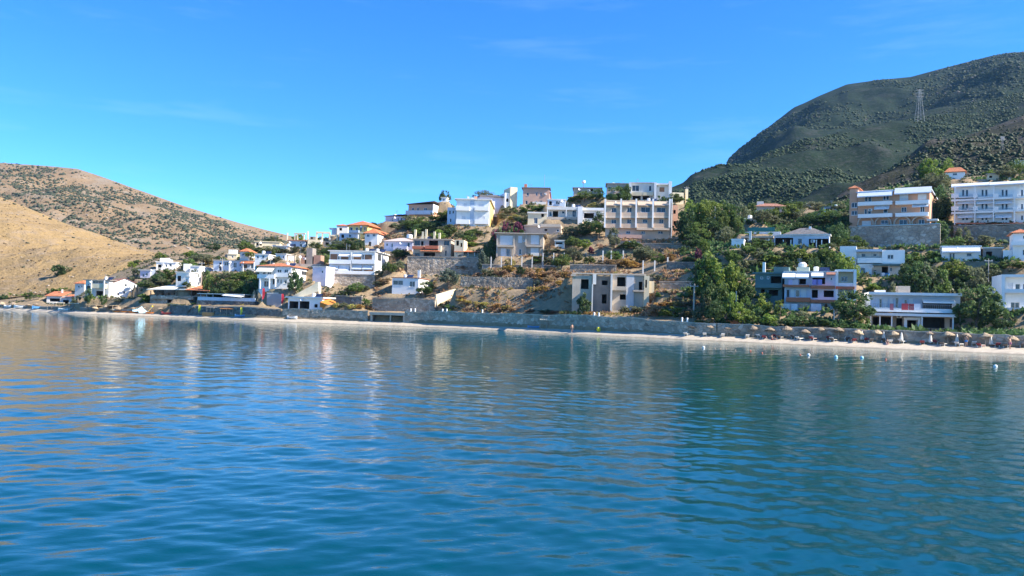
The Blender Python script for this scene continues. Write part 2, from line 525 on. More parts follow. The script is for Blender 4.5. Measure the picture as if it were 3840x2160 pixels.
def hill(name, label, ridge, DR, DF, zf, mat, nz=(0.02, 10), rows=70, step=12, px0=None, px1=None, shape=1.0, back=0.35, seed=0):
    rp = np.array(ridge, float)
    px = np.arange(px0, px1 + 1, step)
    py = np.interp(px, rp[:, 0], rp[:, 1])
    dr = np.interp(px, [c[0] for c in DR], [c[1] for c in DR])
    df = np.interp(px, [c[0] for c in DF], [c[1] for c in DF])
    ts = np.concatenate([np.linspace(0, 1, rows), np.linspace(1, 1 + back, 8)[1:]])
    V = np.zeros((len(ts), len(px), 3))
    for j in range(len(px)):
        rz_ = zof(px[j], py[j], dr[j]); rx = at(px[j], py[j], dr[j]).x / dr[j]
        zfj = zf if not hasattr(zf, '__len__') else np.interp(px[j], [c[0] for c in zf], [c[1] for c in zf])
        for i, t in enumerate(ts):
            D = df[j] + (dr[j] - df[j]) * t
            g = t ** shape if t <= 1 else 1 - (t - 1) * 0.7
            x = rx * D
            z = zfj + (rz_ - zfj) * g
            w = (math.sin(math.pi * min(t, 1.0)) ** 0.7 if t < 1 else 0.0) + 0.03
            nn = fnoise(x + seed * 91, D, 0, nz[0] * 0.25, 3) * 1.6 + fnoise(x, D + seed * 57, 3, nz[0], 4) * 0.6
            V[i, j] = (x, D, z + nn * nz[1] * w)
    n, k = len(ts), len(px)
    idx = np.arange(n * k).reshape(n, k)
    F = np.stack([idx[:-1, :-1], idx[:-1, 1:], idx[1:, 1:], idx[1:, :-1]], -1).reshape(-1, 4)
    o = link(name, npmesh(name, V.reshape(-1, 3), F, True), mat)
    tag(o, label, kind='structure')
    return V, ts, px

def on_hill(V, a, b):
    """point on a hill grid at fractional row a, column b (arrays 0..1 of index range)"""
    n, k = V.shape[:2]
    fi, fj = a * (n - 1.001), b * (k - 1.001)
    i, j = fi.astype(int), fj.astype(int)
    u, w = (fi - i)[:, None], (fj - j)[:, None]
    return V[i, j] * (1 - u) * (1 - w) + V[i + 1, j] * u * (1 - w) + V[i, j + 1] * (1 - u) * w + V[i + 1, j + 1] * u * w

def hillmat(name, grass, grass2, rock, rockamt=0.5, sc=0.02):
    m, t, b = new_mat(name)
    v = vec(t)
    f1 = tex_noise(t, v, sc, 8, 0.62)
    f2 = tex_noise(t, v, sc * 9, 6, 0.7)
    f3 = tex_noise(t, vec(t, (1, 1, 2.2)), sc * 2.7, 8, 0.7)
    a = ramp(t, f1, [(0.35, grass), (0.65, grass2)])
    a = mixc(t, ramp(t, f2, [(0.35, 0.0), (0.7, 0.55)]), a, [x * 0.62 for x in grass])
    a = mixc(t, ramp(t, f3, [(1 - rockamt - .1, 0.0), (1 - rockamt + .06, 0.9)]), a, rock)
    fine = tex_noise(t, v, sc * 40, 4, 0.7)
    a = mixc(t, ramp(t, fine, [(0.5, 0.0), (0.72, 0.5)]), a, [min(1, x * 1.25) for x in rock])
    t.links.new(a, b.inputs['Base Color'])
    b.inputs['Roughness'].default_value = 0.95
    b.inputs['Specular IOR Level'].default_value = 0.1
    h = nd(t, 'ShaderNodeMath', operation='ADD')
    t.links.new(f2, h.inputs[0]); t.links.new(f3, h.inputs[1])
    set_bump(t, b, h.outputs[0], 0.8, 2.5)
    return m

m_far = hillmat('dry_far_hill', (0.26, 0.18, 0.105), (0.225, 0.16, 0.095), (0.235, 0.195, 0.15), 0.42, 0.012)
m_near = hillmat('dry_near_hill', (0.37, 0.255, 0.115), (0.32, 0.22, 0.105), (0.31, 0.235, 0.155), 0.40, 0.03)
m_mtn = hillmat('scrub_mountain', (0.010, 0.024, 0.014), (0.017, 0.032, 0.017), (0.062, 0.060, 0.060), 0.34, 0.008)
m_spur = hillmat('scrub_spur', (0.040, 0.042, 0.026), (0.024, 0.031, 0.018), (0.11, 0.098, 0.09), 0.42, 0.02)

HF, tF, pF = hill('far_hill', 'far dry hill dotted with dark bushes on the left',
    [(-1300, 760), (-500, 640), (0, 615), (100, 618), (200, 624), (290, 632), (400, 668), (500, 705), (600, 740), (700, 775), (800, 806), (900, 836), (1000, 862), (1075, 880), (1400, 960), (1700, 1010)],
    [(-500, 1200), (1700, 1000)], [(-500, 620), (1700, 520)], [(-500, 20), (600, 12), (1700, 12)], m_far, (0.010, 24), 90, 14, -1300, 1600, 1.1, seed=1)
HN, tN, pN = hill('near_hill', 'nearer hill of golden dry grass above the left end of the beach',
    [(-1300, 700), (-800, 560), (-400, 600), (0, 738), (100, 778), (200, 820), (300, 858), (400, 892), (500, 925), (600, 952), (700, 975), (800, 992), (1000, 1015), (1300, 1040)],
    [(-500, 560), (600, 470), (1300, 420)], [(-500, 300), (0, 312), (300, 300), (600, 300), (1300, 330)], [(-500, 3), (0, 4), (300, 8), (600, 14), (1300, 18)], m_near, (0.03, 6), 80, 12, -1300, 1250, 0.95, seed=2)
HM, tM, pM = hill('mountain', 'high scrub covered mountain rising behind the town on the right',
    [(2500, 760), (2640, 690), (2700, 655), (2712, 640), (2735, 598), (2780, 555), (2830, 518), (2880, 478), (2980, 405), (3070, 360), (3175, 316), (3280, 300), (3415, 288), (3490, 268), (3607, 238), (3727, 208), (3840, 199), (4100, 170), (4600, 120)],
    [(2500, 1500), (3000, 1600), (4600, 1500)], [(2500, 700), (4600, 620)], [(2500, 30), (3300, 60), (4600, 80)], m_mtn, (0.007, 52), 110, 12, 2500, 4600, 1.05, seed=3)
HS, tS, pS = hill('foothill', 'lower scrub covered shoulder of the mountain behind the houses',
    [(2380, 770), (2480, 735), (2561, 695), (2600, 664), (2655, 652), (2715, 645), (2780, 632), (2900, 592), (3000, 560), (3200, 505), (3430, 440), (3650, 385), (3840, 345), (4600, 200)],
    [(2380, 640), (2561, 680), (3200, 900), (4600, 950)], [(2380, 330), (4600, 340)], [(2380, 40), (2700, 42), (3300, 50), (4600, 60)], m_mtn, (0.012, 24), 100, 12, 2380, 4600, 1.25, seed=4)
HR, tR, pR = hill('rocky_spur', 'near rocky spur with scrub above the white hotel on the right',
    [(3120, 770), (3250, 700), (3350, 650), (3430, 605), (3480, 568), (3560, 530), (3650, 500), (3750, 465), (3840, 430), (4100, 360), (4600, 250)],
    [(3120, 340), (3500, 430), (4600, 460)], [(3120, 240), (3500, 236), (4600, 230)], [(3120, 30), (3500, 38), (4600, 48)], m_spur, (0.03, 6), 70, 10, 3120, 4600, 1.0, seed=5)

m_bush_d = leafmat('hill_bush', (0.013, 0.031, 0.012), (0.038, 0.060, 0.019), None, 0.15)
m_bush_b = leafmat('hill_bush_grey', (0.055, 0.070, 0.044), (0.085, 0.098, 0.056), None, 0.15)

def scatter(V, n, seed, dens, rmin, rmax, tlo=0.0, thi=1.0):
    rs = np.random.RandomState(seed)
    rows = V.shape[0]
    a = rs.uniform(tlo, thi, n) * (rows - 8) / rows
    b = rs.uniform(0, 1, n)
    P = on_hill(V, a, b)
    keep = np.array([dens(p, a_ * rows / (rows - 8), b_) > rs.uniform() for p, a_, b_ in zip(P, a, b)])
    P = P[keep]
    r = rmin + (rmax - rmin) * rs.uniform(0, 1, len(P)) ** 3
    P[:, 2] += r * 0.25
    return P, r

def d_far(p, t, b):
    q = fnoise(p[0], p[1], 0, 0.011, 4)
    k = 0.07 + 0.9 * max(0, min(1, (q + 0.12 + (.28 if .42 < t < .88 else -.10)) * 2.6))
    return k
P, r = scatter(HF, 70000, 11, d_far, 0.5, 2.6, 0.02, 1.0)
tag(blobs('far_hill_scrub', P, r, m_bush_b, 1, octa=True), 'dark scrub bushes dotted over the far dry hill', 'scrub', kind='stuff')
def d_near(p, t, b):
    q = fnoise(p[0], p[1], 0, 0.03, 3)
    return 0.05 + (0.8 if t > .965 else 0) + max(0, q - .35) * 0.9
m_tuft = leafmat('hill_tuft', (0.16, 0.12, 0.06), (0.24, 0.175, 0.09), None, 0.1)
m_rock = plain('hill_rock', (0.33, 0.28, 0.23), .9, 0, .25, .5)
P, r = scatter(HN, 9000, 42, lambda p, t, b: .35 + fnoise(p[0], p[1], 0, .04, 3), 0.2, 0.8, 0.0, 1.0)
tag(blobs('dry_tufts', P, r, m_tuft, 7, .6, .5, True), 'dry grass tufts and thorn bushes on the golden hill', 'tufts', kind='stuff')
P, r = scatter(HN, 5000, 43, lambda p, t, b: .2 + 1.2 * fnoise(p[0], p[1], 5, .03, 3), 0.15, 0.8, 0.0, 1.0)
tag(blobs('hill_rocks', P, r, m_rock, 8, .5, .5, True), 'pale rocks strewn over the golden hill', 'rocks', kind='stuff')
P, r = scatter(HF, 9000, 44, lambda p, t, b: .2 + 1.0 * fnoise(p[0], p[1], 5, .012, 3), 0.4, 2.2, 0.0, 1.0)
tag(blobs('far_hill_rocks', P, r, m_rock, 9, .45, .5, True), 'pale rocks on the far dry hill', 'rocks', kind='stuff')
P, r = scatter(HM, 9000, 45, lambda p, t, b: .1 + 1.3 * fnoise(p[0], p[1], 9, .006, 4) + max(0, t - .8), 0.8, 3.2, 0.1, 1.0)
tag(blobs('mountain_rocks', P, r, plain('mountain_rock', (0.11, 0.105, 0.10), .9, 0, .25, .5), 10, .6, .5, True), 'grey rock outcrops on the high mountain', 'rocks', kind='stuff')
P, r = scatter(HN, 2600, 12, d_near, 0.35, 1.3, 0.03, 1.0)
tag(blobs('near_hill_scrub', P, r, m_bush_b, 2), 'small sparse bushes on the golden near hill', 'scrub', kind='stuff')
def d_m(p, t, b):
    q = fnoise(p[0], p[1], 0, 0.006, 4)
    return 0.40 + q * 1.8 - max(0, t - 0.8) * 1.2
P, r = scatter(HM, 120000, 13, d_m, 0.5, 3.0, 0.0, 1.0)
tag(blobs('mountain_scrub', P, r, m_bush_d, 3, octa=True), 'dense dark scrub covering the high mountain', 'scrub', kind='stuff')
def d_s(p, t, b):
    q = fnoise(p[0], p[1], 0, 0.010, 4)
    return 0.50 + q * 1.9
P, r = scatter(HS, 110000, 14, d_s, 0.3, 1.9, 0.0, 1.0)
tag(blobs('foothill_scrub', P, r, m_bush_d, 4, octa=True), 'dense green scrub on the lower shoulder of the mountain', 'scrub', kind='stuff')
def d_r(p, t, b):
    q = fnoise(p[0], p[1], 0, 0.025, 3)
    return 0.40 + q * 1.1
P, r = scatter(HR, 20000, 15, d_r, 0.25, 1.1, 0.0, 1.0)
tag(blobs('spur_scrub', P, r, m_bush_d, 5), 'low scrub among the rocks of the near spur', 'scrub', kind='stuff')
# ------------------------------------------------------------------ house builder
CAMRT = CAMR.transposed()
def proj(P):
    c = CAMRT @ (Vector(P) - CAMP)
    return 1920 + FPX * c.x / -c.z, 1080 - FPX * c.y / -c.z

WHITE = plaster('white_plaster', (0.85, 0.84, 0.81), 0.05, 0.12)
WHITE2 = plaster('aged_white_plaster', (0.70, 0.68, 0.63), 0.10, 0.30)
CREAM = plaster('cream_plaster', (0.72, 0.62, 0.43))
PEACH = plaster('peach_plaster', (0.64, 0.36, 0.235))
PINK = plaster('pink_brown_plaster', (0.52, 0.34, 0.27))
BEIGE = plaster('beige_plaster', (0.70, 0.56, 0.42), 0.08, 0.2)
SAND = plaster('sand_plaster', (0.52, 0.41, 0.32), 0.1, 0.25)
CONC = plaster('bare_concrete', (0.52, 0.44, 0.35), 0.16, 0.35)
CONCD = plaster('weathered_concrete', (0.30, 0.27, 0.24), 0.2, 0.5)
TEAL = plaster('teal_paint', (0.13, 0.21, 0.21))
YELLOW = plaster('yellow_plaster', (0.78, 0.58, 0.22))
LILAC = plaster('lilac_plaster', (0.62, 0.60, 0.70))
BLUEW = plaster('pale_blue_and_shade_plaster', (0.52, 0.60, 0.70))  # pale blue paint, also used to colour blue shade into white walls
TERRA = plaster('terracotta_paint', (0.50, 0.17, 0.09))
BRICK = plaster('hollow_brick', (0.42, 0.25, 0.18), 0.2, 0.2)
TILE = tiles('orange_tiles', (0.62, 0.20, 0.08))
TILED = tiles('brown_tiles', (0.38, 0.17, 0.11))
SLATE = tiles('grey_roofing', (0.16, 0.16, 0.17))
FRAMEW = plain('white_window_frame', (0.72, 0.72, 0.72), 0.4)
FRAMEB = plain('brown_window_frame', (0.14, 0.08, 0.05), 0.5)
SHUTW = plain('white_shutter', (0.70, 0.71, 0.72), 0.5)
SHUTB = plain('wooden_shutter', (0.30, 0.15, 0.08), 0.6)
DOORM = plain('dark_door', (0.07, 0.05, 0.045), 0.5)
GLASS = glass()
ROOM_SHADE = plain('shade_toned_room_walls', (0.10, 0.085, 0.075), .9, 0, .3, .8)  # dark base colour puts the shade of deep rooms into the walls
AWN = plain('pale_awning_cloth', (0.62, 0.66, 0.70), 0.8, 0, 0.05, 0.7)
AWNC = plain('cream_awning_cloth', (0.75, 0.70, 0.58), 0.8, 0, 0.05, 0.7)
METAL = plain('grey_metal', (0.35, 0.36, 0.37), 0.45, 0.6)
RAILM = plain('dark_rail', (0.10, 0.11, 0.12), 0.5, 0.3)
TANKM = plain('white_tank', (0.75, 0.75, 0.74), 0.4)
SOLAR = glass('solar_panel', (0.010, 0.016, 0.04))
ST_GREY = stone('grey_rubble', [(0.30, 0.24, 0.18), (0.52, 0.435, 0.34), (0.38, 0.31, 0.23), (0.64, 0.55, 0.44)], 1.25, (0.32, 0.27, 0.21))
ST_WARM = stone('warm_rubble', [(0.24, 0.20, 0.155), (0.36, 0.30, 0.23), (0.28, 0.25, 0.21), (0.50, 0.44, 0.35)], 1.2)
ST_PALE = stone('pale_rubble', [(0.34, 0.30, 0.24), (0.46, 0.42, 0.34), (0.40, 0.35, 0.28), (0.60, 0.56, 0.47)], 1.1)
ST_DARK = stone('dark_rubble', [(0.10, 0.095, 0.09), (0.17, 0.16, 0.15), (0.13, 0.12, 0.11), (0.28, 0.265, 0.24)], 1.3)

REFS = []      # (px, py, D, phrase) of buildings, for saying where plants stand

HOUSES = []
class House:
    def __init__(s, name, label, reg, x0, x1, yt, yb, D, psi=-8, depth=8.0, xr=None, cat='house', ref=None, found=3.5, pad=True):
        s.reg = reg; s.psi = R(psi); s.D = D
        c, sn = math.cos(s.psi), math.sin(s.psi)
        s.U = Vector((c, sn, 0)); s.Vv = Vector((-sn, c, 0))
        cx, cy = Z(reg, (x0 + x1) / 2, yb)
        s.P0 = at(cx, cy, D)
        s.O = s.P0.copy()
        u0, _ = s.loc(x0, yb); u1, _ = s.loc(x1, yb)
        _, v1 = s.loc((x0 + x1) / 2, yt)
        s.O = s.P0 + s.U * u0
        s.W, s.H = u1 - u0, v1
        s.depth = depth
        if xr is not None:
            tx = Z(reg, xr, 0)[0]; best = None
            for d in np.arange(2, 26, 0.25):
                e = abs(proj(s.O + s.U * s.W + s.Vv * d)[0] - tx)
                if best is None or e < best[0]: best = (e, d)
            s.depth = float(best[1])
        s.f = -found; s.tagname = name
        if cat not in ('retaining wall', 'stairway', 'ramp wall', 'boat shelter', 'wall'): HOUSES.append(s)
        s.e = link(name, None, None, None, s.O, s.psi)
        tag(s.e, label, cat)
        if pad: add_pad(s.O, s.psi, -0.8, s.W + 0.8, -1.6, s.depth + 0.8, s.O.z)
        if pad or cat == 'retaining wall':
            e0, e1 = s.O, s.O + s.U * s.W
            CARVE.append((1920 + FPX * e0.x / e0.y, 1920 + FPX * e1.x / e1.y, min(e0.y, e1.y), s.O.z))
        s.rpx = (Z(reg, x0, yt), Z(reg, x1, yb))
        px, py = Z(reg, (x0 + x1) / 2, (yt + yb) / 2)
        if ref: REFS.append((px, py, D, ref))
    def loc(s, zx, zy, y=0.0, reg=None):
        """zoom coordinates -> (u, v) on the facade plane moved y metres back"""
        px, py = Z(reg or s.reg, zx, zy)
        d = ray(px, py)
        Q = s.P0 + s.Vv * y
        k = (Q - CAMP).dot(s.Vv) / d.dot(s.Vv)
        p = CAMP + d * k
        return (p - s.O).dot(s.U), p.z - s.O.z
    def rect(s, r, y=0.0):
        zx0, zx1, zy0, zy1 = r
        xm, ym = (zx0 + zx1) / 2, (zy0 + zy1) / 2
        return s.loc(zx0, ym, y)[0], s.loc(zx1, ym, y)[0], s.loc(xm, zy1, y)[1], s.loc(xm, zy0, y)[1]
    def box(s, name, mat, x0, x1, y0, y1, z0, z1, parent=None):
        return MB().box(x0, x1, y0, y1, z0, z1).build(name, mat, parent or s.e)
    def block(s, mat, r=None, y0=0.0, y1=None, wins=(), z0=None, frame=None, rwins=(), name='wall'):
        """a wall block; wins are rectangles in zoom pixels cut as real openings"""
        frame = frame or FRAMEW
        if r is None: x0, x1, zb, zt = 0.0, s.W, s.f, s.H
        else:
            x0, x1, zb, zt = s.rect(r, y0)
            if z0 is not None: zb = z0
        y1 = s.depth if y1 is None else y1
        mb = MB()
        holes = []
        for w in wins:
            k = w[4] if len(w) > 4 else 'w'
            a, b, c, d = s.rect(w[:4], y0)
            a, b = max(a, x0 + .05), min(b, x1 - .05); c, d = max(c, zb + .02), min(d, zt - .05)
            if b - a < .15 or d - c < .15: continue
            holes.append((a, b, c, d, k))
        s._face(mb, x0, x1, zb, zt, y0, holes)
        # sides, back, top
        mb.poly([(x1, y1, zb), (x0, y1, zb), (x0, y1, zt), (x1, y1, zt)])
        mb.poly([(x0, y1, zb), (x0, y0, zb), (x0, y0, zt), (x0, y1, zt)])
        rh = []
        for (v0, v1, c, d) in rwins: rh.append((y0 + v0 * (y1 - y0), y0 + v1 * (y1 - y0), zb + 0 if False else c, d, 'w'))
        n = len(mb.v)
        s._face(mb, y0, y1, zb, zt, 0, rh)
        for i in range(n, len(mb.v)):
            u, dpt, z = mb.v[i]; mb.v[i] = (x1 - dpt, u, z)
        mb.poly([(x0, y0, zt), (x1, y0, zt), (x1, y1, zt), (x0, y1, zt)])
        o = mb.build(name, mat, s.e)
        for (a, b, c, d, k) in holes: s._fill(a, b, c, d, y0, k, frame)
        for (a, b, c, d, k) in rh:
            rt = link('window', s._frame(a, b, c, d), frame, s.e); rt.location = (x1 - .10, 0, 0); rt.rotation_euler = (0, 0, math.pi / 2)
            p = MB().box(a + .05, b - .05, 0.0, .03, c + .05, d - .05).build('pane', GLASS, rt)
        return x0, x1, zb, zt
    def _face(s, mb, x0, x1, zb, zt, y, holes):
        xs = sorted({x0, x1, *[h[0] for h in holes], *[h[1] for h in holes]})
        zs = sorted({zb, zt, *[h[2] for h in holes], *[h[3] for h in holes]})
        for i in range(len(xs) - 1):
            for j in range(len(zs) - 1):
                mx_, mz_ = (xs[i] + xs[i + 1]) / 2, (zs[j] + zs[j + 1]) / 2
                if any(h[0] < mx_ < h[1] and h[2] < mz_ < h[3] for h in holes): continue
                mb.poly([(xs[i], y, zs[j]), (xs[i + 1], y, zs[j]), (xs[i + 1], y, zs[j + 1]), (xs[i], y, zs[j + 1])])
        for (a, b, c, d, k) in holes:
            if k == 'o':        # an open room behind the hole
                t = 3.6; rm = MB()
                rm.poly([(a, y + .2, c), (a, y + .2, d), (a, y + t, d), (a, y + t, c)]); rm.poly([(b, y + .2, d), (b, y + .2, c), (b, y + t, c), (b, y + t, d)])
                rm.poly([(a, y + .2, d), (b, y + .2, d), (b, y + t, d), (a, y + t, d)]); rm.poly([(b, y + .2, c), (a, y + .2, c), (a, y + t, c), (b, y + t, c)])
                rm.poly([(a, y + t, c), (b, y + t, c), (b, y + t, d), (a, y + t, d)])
                rm.build('room', ROOM_SHADE, s.e)  # room faces carry their shade in the colour
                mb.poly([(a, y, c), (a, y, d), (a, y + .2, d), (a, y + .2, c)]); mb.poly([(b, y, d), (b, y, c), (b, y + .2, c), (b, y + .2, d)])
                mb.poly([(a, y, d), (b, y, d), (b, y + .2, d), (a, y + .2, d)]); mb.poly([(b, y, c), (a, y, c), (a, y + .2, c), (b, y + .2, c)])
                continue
            t = 0.28
            mb.poly([(a, y, c), (a, y, d), (a, y + t, d), (a, y + t, c)]); mb.poly([(b, y, d), (b, y, c), (b, y + t, c), (b, y + t, d)])
            mb.poly([(a, y, d), (b, y, d), (b, y + t, d), (a, y + t, d)]); mb.poly([(b, y, c), (a, y, c), (a, y + t, c), (b, y + t, c)])
            mb.poly([(a, y + t, c), (b, y + t, c), (b, y + t, d), (a, y + t, d)])
    def _frame(s, a, b, c, d, y=0.0):
        m = MB(); w = .09
        m.box(a, b, y, y + .06, c, c + w); m.box(a, b, y, y + .06, d - w, d)
        m.box(a, a + w, y, y + .06, c + w, d - w); m.box(b - w, b, y, y + .06, c + w, d - w)
        if b - a > 1.0: m.box((a + b) / 2 - .04, (a + b) / 2 + .04, y, y + .06, c + w, d - w)
        return mesh('frame', m.v, m.f)
    def _fill(s, a, b, c, d, y, k, frame):
        if k == 'o': return
        if k in 'wd':
            o = link('window' if k == 'w' else 'glazed_door', s._frame(a + .01, b - .01, c + .01, d - .01, y + .12), frame, s.e)
            MB().box(a + .05, b - .05, y + .19, y + .21, c + .05, d - .05).build('pane', GLASS, o)
            if k == 'w' and b - a > .7:
                MB().box(a - .08, b + .08, y - .07, y + .0, c - .09, c - .01).build('sill', WHITE2, o)
        elif k == 'D':
            s.box('door', DOORM, a + .02, b - .02, y + .10, y + .16, c + .01, d - .01)
        else:
            m = MB(); n = max(3, int((d - c) / .22))
            for i in range(n):
                z0_, z1_ = c + .01 + (d - c - .02) * i / n, c + .01 + (d - c - .02) * (i + .86) / n
                m.box(a + .02, b - .02, y + .06, y + .11, z0_, z1_)
            m.box(a + .02, b - .02, y + .115, y + .13, c + .01, d - .01)
            m.build('shutter', SHUTW if k == 's' else SHUTB, s.e)
    def flat(s, mat, x0=None, x1=None, z=None, y0=0.0, y1=None, over=.45, th=.24, name='roof'):
        x0 = 0 if x0 is None else x0; x1 = s.W if x1 is None else x1; z = s.H if z is None else z
        y1 = s.depth if y1 is None else y1
        return s.box(name, mat, x0 - over, x1 + over, y0 - over, y1 + over, z + .003, z + th)
    def pitched(s, mat, x0=None, x1=None, z=None, y0=0.0, y1=None, over=.5, h=1.6, kind='hip', name='roof'):
        x0 = 0 if x0 is None else x0; x1 = s.W if x1 is None else x1; z = (s.H if z is None else z) + .004
        y1 = s.depth if y1 is None else y1
        a, b, c, d = x0 - over, x1 + over, y0 - over, y1 + over
        m = MB(); t = .14
        if kind == 'hip':
            i = min((d - c), (b - a)) / 2 * .98
            if b - a >= d - c: p, q = (a + i, (c + d) / 2, z + h), (b - i, (c + d) / 2, z + h)
            else: p, q = ((a + b) / 2, c + i, z + h), ((a + b) / 2, d - i, z + h)
            A, B_, C_, D_ = (a, c, z), (b, c, z), (b, d, z), (a, d, z)
            if b - a >= d - c:
                fs = [[A, B_, q, p], [B_, C_, q], [C_, D_, p, q], [D_, A, p]]
            else:
                fs = [[A, B_, p], [B_, C_, q, p], [C_, D_, q], [D_, A, p, q]]
            for f in fs: m.poly([(x, y, zz + t) for x, y, zz in f])
            for e0, e1 in ((A, B_), (B_, C_), (C_, D_), (D_, A)): m.poly([e0, e1, (e1[0], e1[1], e1[2] + t), (e0[0], e0[1], e0[2] + t)])
            m.poly([D_, C_, B_, A])
        elif kind == 'gable_side':      # ridge runs along the facade
            r0, r1 = (a, (c + d) / 2, z + h), (b, (c + d) / 2, z + h)
            for y_, s_ in ((c, 1), (d, -1)):
                m.quadbox([(a, y_, z), (b, y_, z), r1, r0, (a, y_, z + t), (b, y_, z + t), (r1[0], r1[1], r1[2] + t), (r0[0], r0[1], r0[2] + t)])
        elif kind == 'gable_front':     # gable end shows on the facade
            for x_ in (a, b):
                m.quadbox([(x_, c, z - .0), ((a + b) / 2, c, z + h), ((a + b) / 2, d, z + h), (x_, d, z),
                           (x_, c, z + t), ((a + b) / 2, c, z + h + t), ((a + b) / 2, d, z + h + t), (x_, d, z + t)])
        elif kind == 'lean':            # falls towards the viewer
            m.quadbox([(a, c, z), (b, c, z), (b, d, z + h), (a, d, z + h), (a, c, z + t), (b, c, z + t), (b, d, z + h + t), (a, d, z + h + t)])
        elif kind == 'lean_r':          # rises to the right
            m.quadbox([(a, c, z), (b, c, z + h), (b, d, z + h), (a, d, z), (a, c, z + t), (b, c, z + h + t), (b, d, z + h + t), (a, d, z + t)])
        elif kind == 'lean_l':
            m.quadbox([(a, c, z + h), (b, c, z), (b, d, z), (a, d, z + h), (a, c, z + h + t), (b, c, z + t), (b, d, z + t), (a, d, z + h + t)])
        return m.build(name, mat, s.e)
    def gable_wall(s, mat, x0, x1, z, y, h, th=.25):
        m = MB(); c = (x0 + x1) / 2
        for yy in (y, y + th): m.poly([(x0, yy, z), (x1, yy, z), (c, yy, z + h)] if yy == y else [(x1, yy, z), (x0, yy, z), (c, yy, z + h)])
        return m.build('gable', mat, s.e)
    def balcony(s, r, mat, p=1.3, slab=None, rail=False, y=0.0, side=True):
        """r: zoom rectangle of the parapet front incl. slab edge"""
        x0, x1, zb, zt = s.rect(r, y - p)
        m = MB()
        m.box(x0, x1, y - p, y - .002, zb, zb + .18)
        o = m.build('balcony', slab or mat, s.e)
        m = MB()
        if rail:
            m.box(x0, x1, y - p + .02, y - p + .06, zt - .06, zt)
            n = max(3, int((x1 - x0) / .3))
            for i in range(n + 1):
                xx = x0 + .03 + (x1 - x0 - .06) * i / n
                m.box(xx - .02, xx + .02, y - p + .025, y - p + .055, zb + .182, zt - .062)
            m.build('railing', RAILM if mat is None else mat, o)
        else:
            m.box(x0, x1, y - p - .003, y - p + .12, zb + .183, zt)
            if side:
                m.box(x0, x0 + .12, y - p + .121, y - .004, zb + .183, zt); m.box(x1 - .12, x1, y - p + .121, y - .004, zb + .183, zt)
            m.build('parapet', mat, o)
        return o
    def awning(s, r, mat, p=1.5, y=0.0, th=.05):
        x0, x1, _, zt = s.rect(r, y); _, _, zb, _ = s.rect(r, y - p)
        m = MB()
        m.quadbox([(x0, y - p, zb), (x1, y - p, zb), (x1, y - .01, zt - th), (x0, y - .01, zt - th), (x0, y - p, zb + th), (x1, y - p, zb + th), (x1, y - .01, zt), (x0, y - .01, zt)])
        m.box(x0, x1, y - p - .02, y - p - .001, zb - .22, zb + .04)
        return m.build('awning', mat, s.e)
    def col(s, zx, zy0, zy1, mat, w=.3, y=0.0, name='column'):
        u, zt = s.loc(zx, zy0, y); _, zb = s.loc(zx, zy1, y)
        return s.box(name, mat, u - w / 2, u + w / 2, y - w / 2, y + w / 2, zb, zt)
    def slab(s, r, mat, y0, y1, name='canopy'):
        x0, x1, zb, zt = s.rect(r, y0)
        return s.box(name, mat, x0, x1, y0, y1, zb, zt)
    def tank(s, u, v, h=1.1, rad=.5, solar=True):
        o = MB().lathe((u, v, s.H + .25), [(.01, 0), (rad, 0), (rad, h * .9), (rad * .6, h), (.01, h)], 12).build('water_tank', TANKM, s.e)
        if solar:
            m = MB(); m.quadbox([(u + rad + .2, v - .8, s.H + .3), (u + rad + 1.9, v - .8, s.H + .3), (u + rad + 1.9, v + .6, s.H + 1.2), (u + rad + .2, v + .6, s.H + 1.2),
                                 (u + rad + .2, v - .85, s.H + .36), (u + rad + 1.9, v - .85, s.H + .36), (u + rad + 1.9, v + .55, s.H + 1.26), (u + rad + .2, v + .55, s.H + 1.26)])
            m.build('solar_panel', SOLAR, s.e)
        return o
    def aerial(s, u, v, h=2.2):
        m = MB().tube((u, v, s.H + .1), (u, v, s.H + h), .03, .02, 5)
        for k in range(5): m.box(u - .45 + .03 * k, u + .45 - .03 * k, v - .012, v + .012, s.H + h - .12 - .14 * k, s.H + h - .09 - .14 * k)
        return m.build('aerial', METAL, s.e)
    def dish(s, u, z, y=-.35):
        o = MB().lathe((0, 0, 0), [(.02, 0), (.25, .04), (.42, .14), (.43, .16), (.25, .07), (.02, .03)], 12).build('satellite_dish', TANKM, s.e)
        o.location = (u, y, z); o.rotation_euler = (R(70), 0, R(25)); return o
    def cooler(s, u, z, y=-.32):
        o = MB().box(u, u + .85, y, y + .3, z, z + .6).build('air_conditioner', TANKM, s.e)
        MB().lathe((0, 0, 0), [(.02, 0), (.22, 0), (.22, .02), (.02, .02)], 10).build('fan_grille', RAILM, o, (u + .32, y - .01, z + .3)).rotation_euler = (R(90), 0, 0)
        return o
    def chimney(s, u, v, h=1.2, w=.5, mat=None):
        return s.box('chimney', mat or WHITE2, u, u + w, v, v + w, s.H + .1, s.H + h)

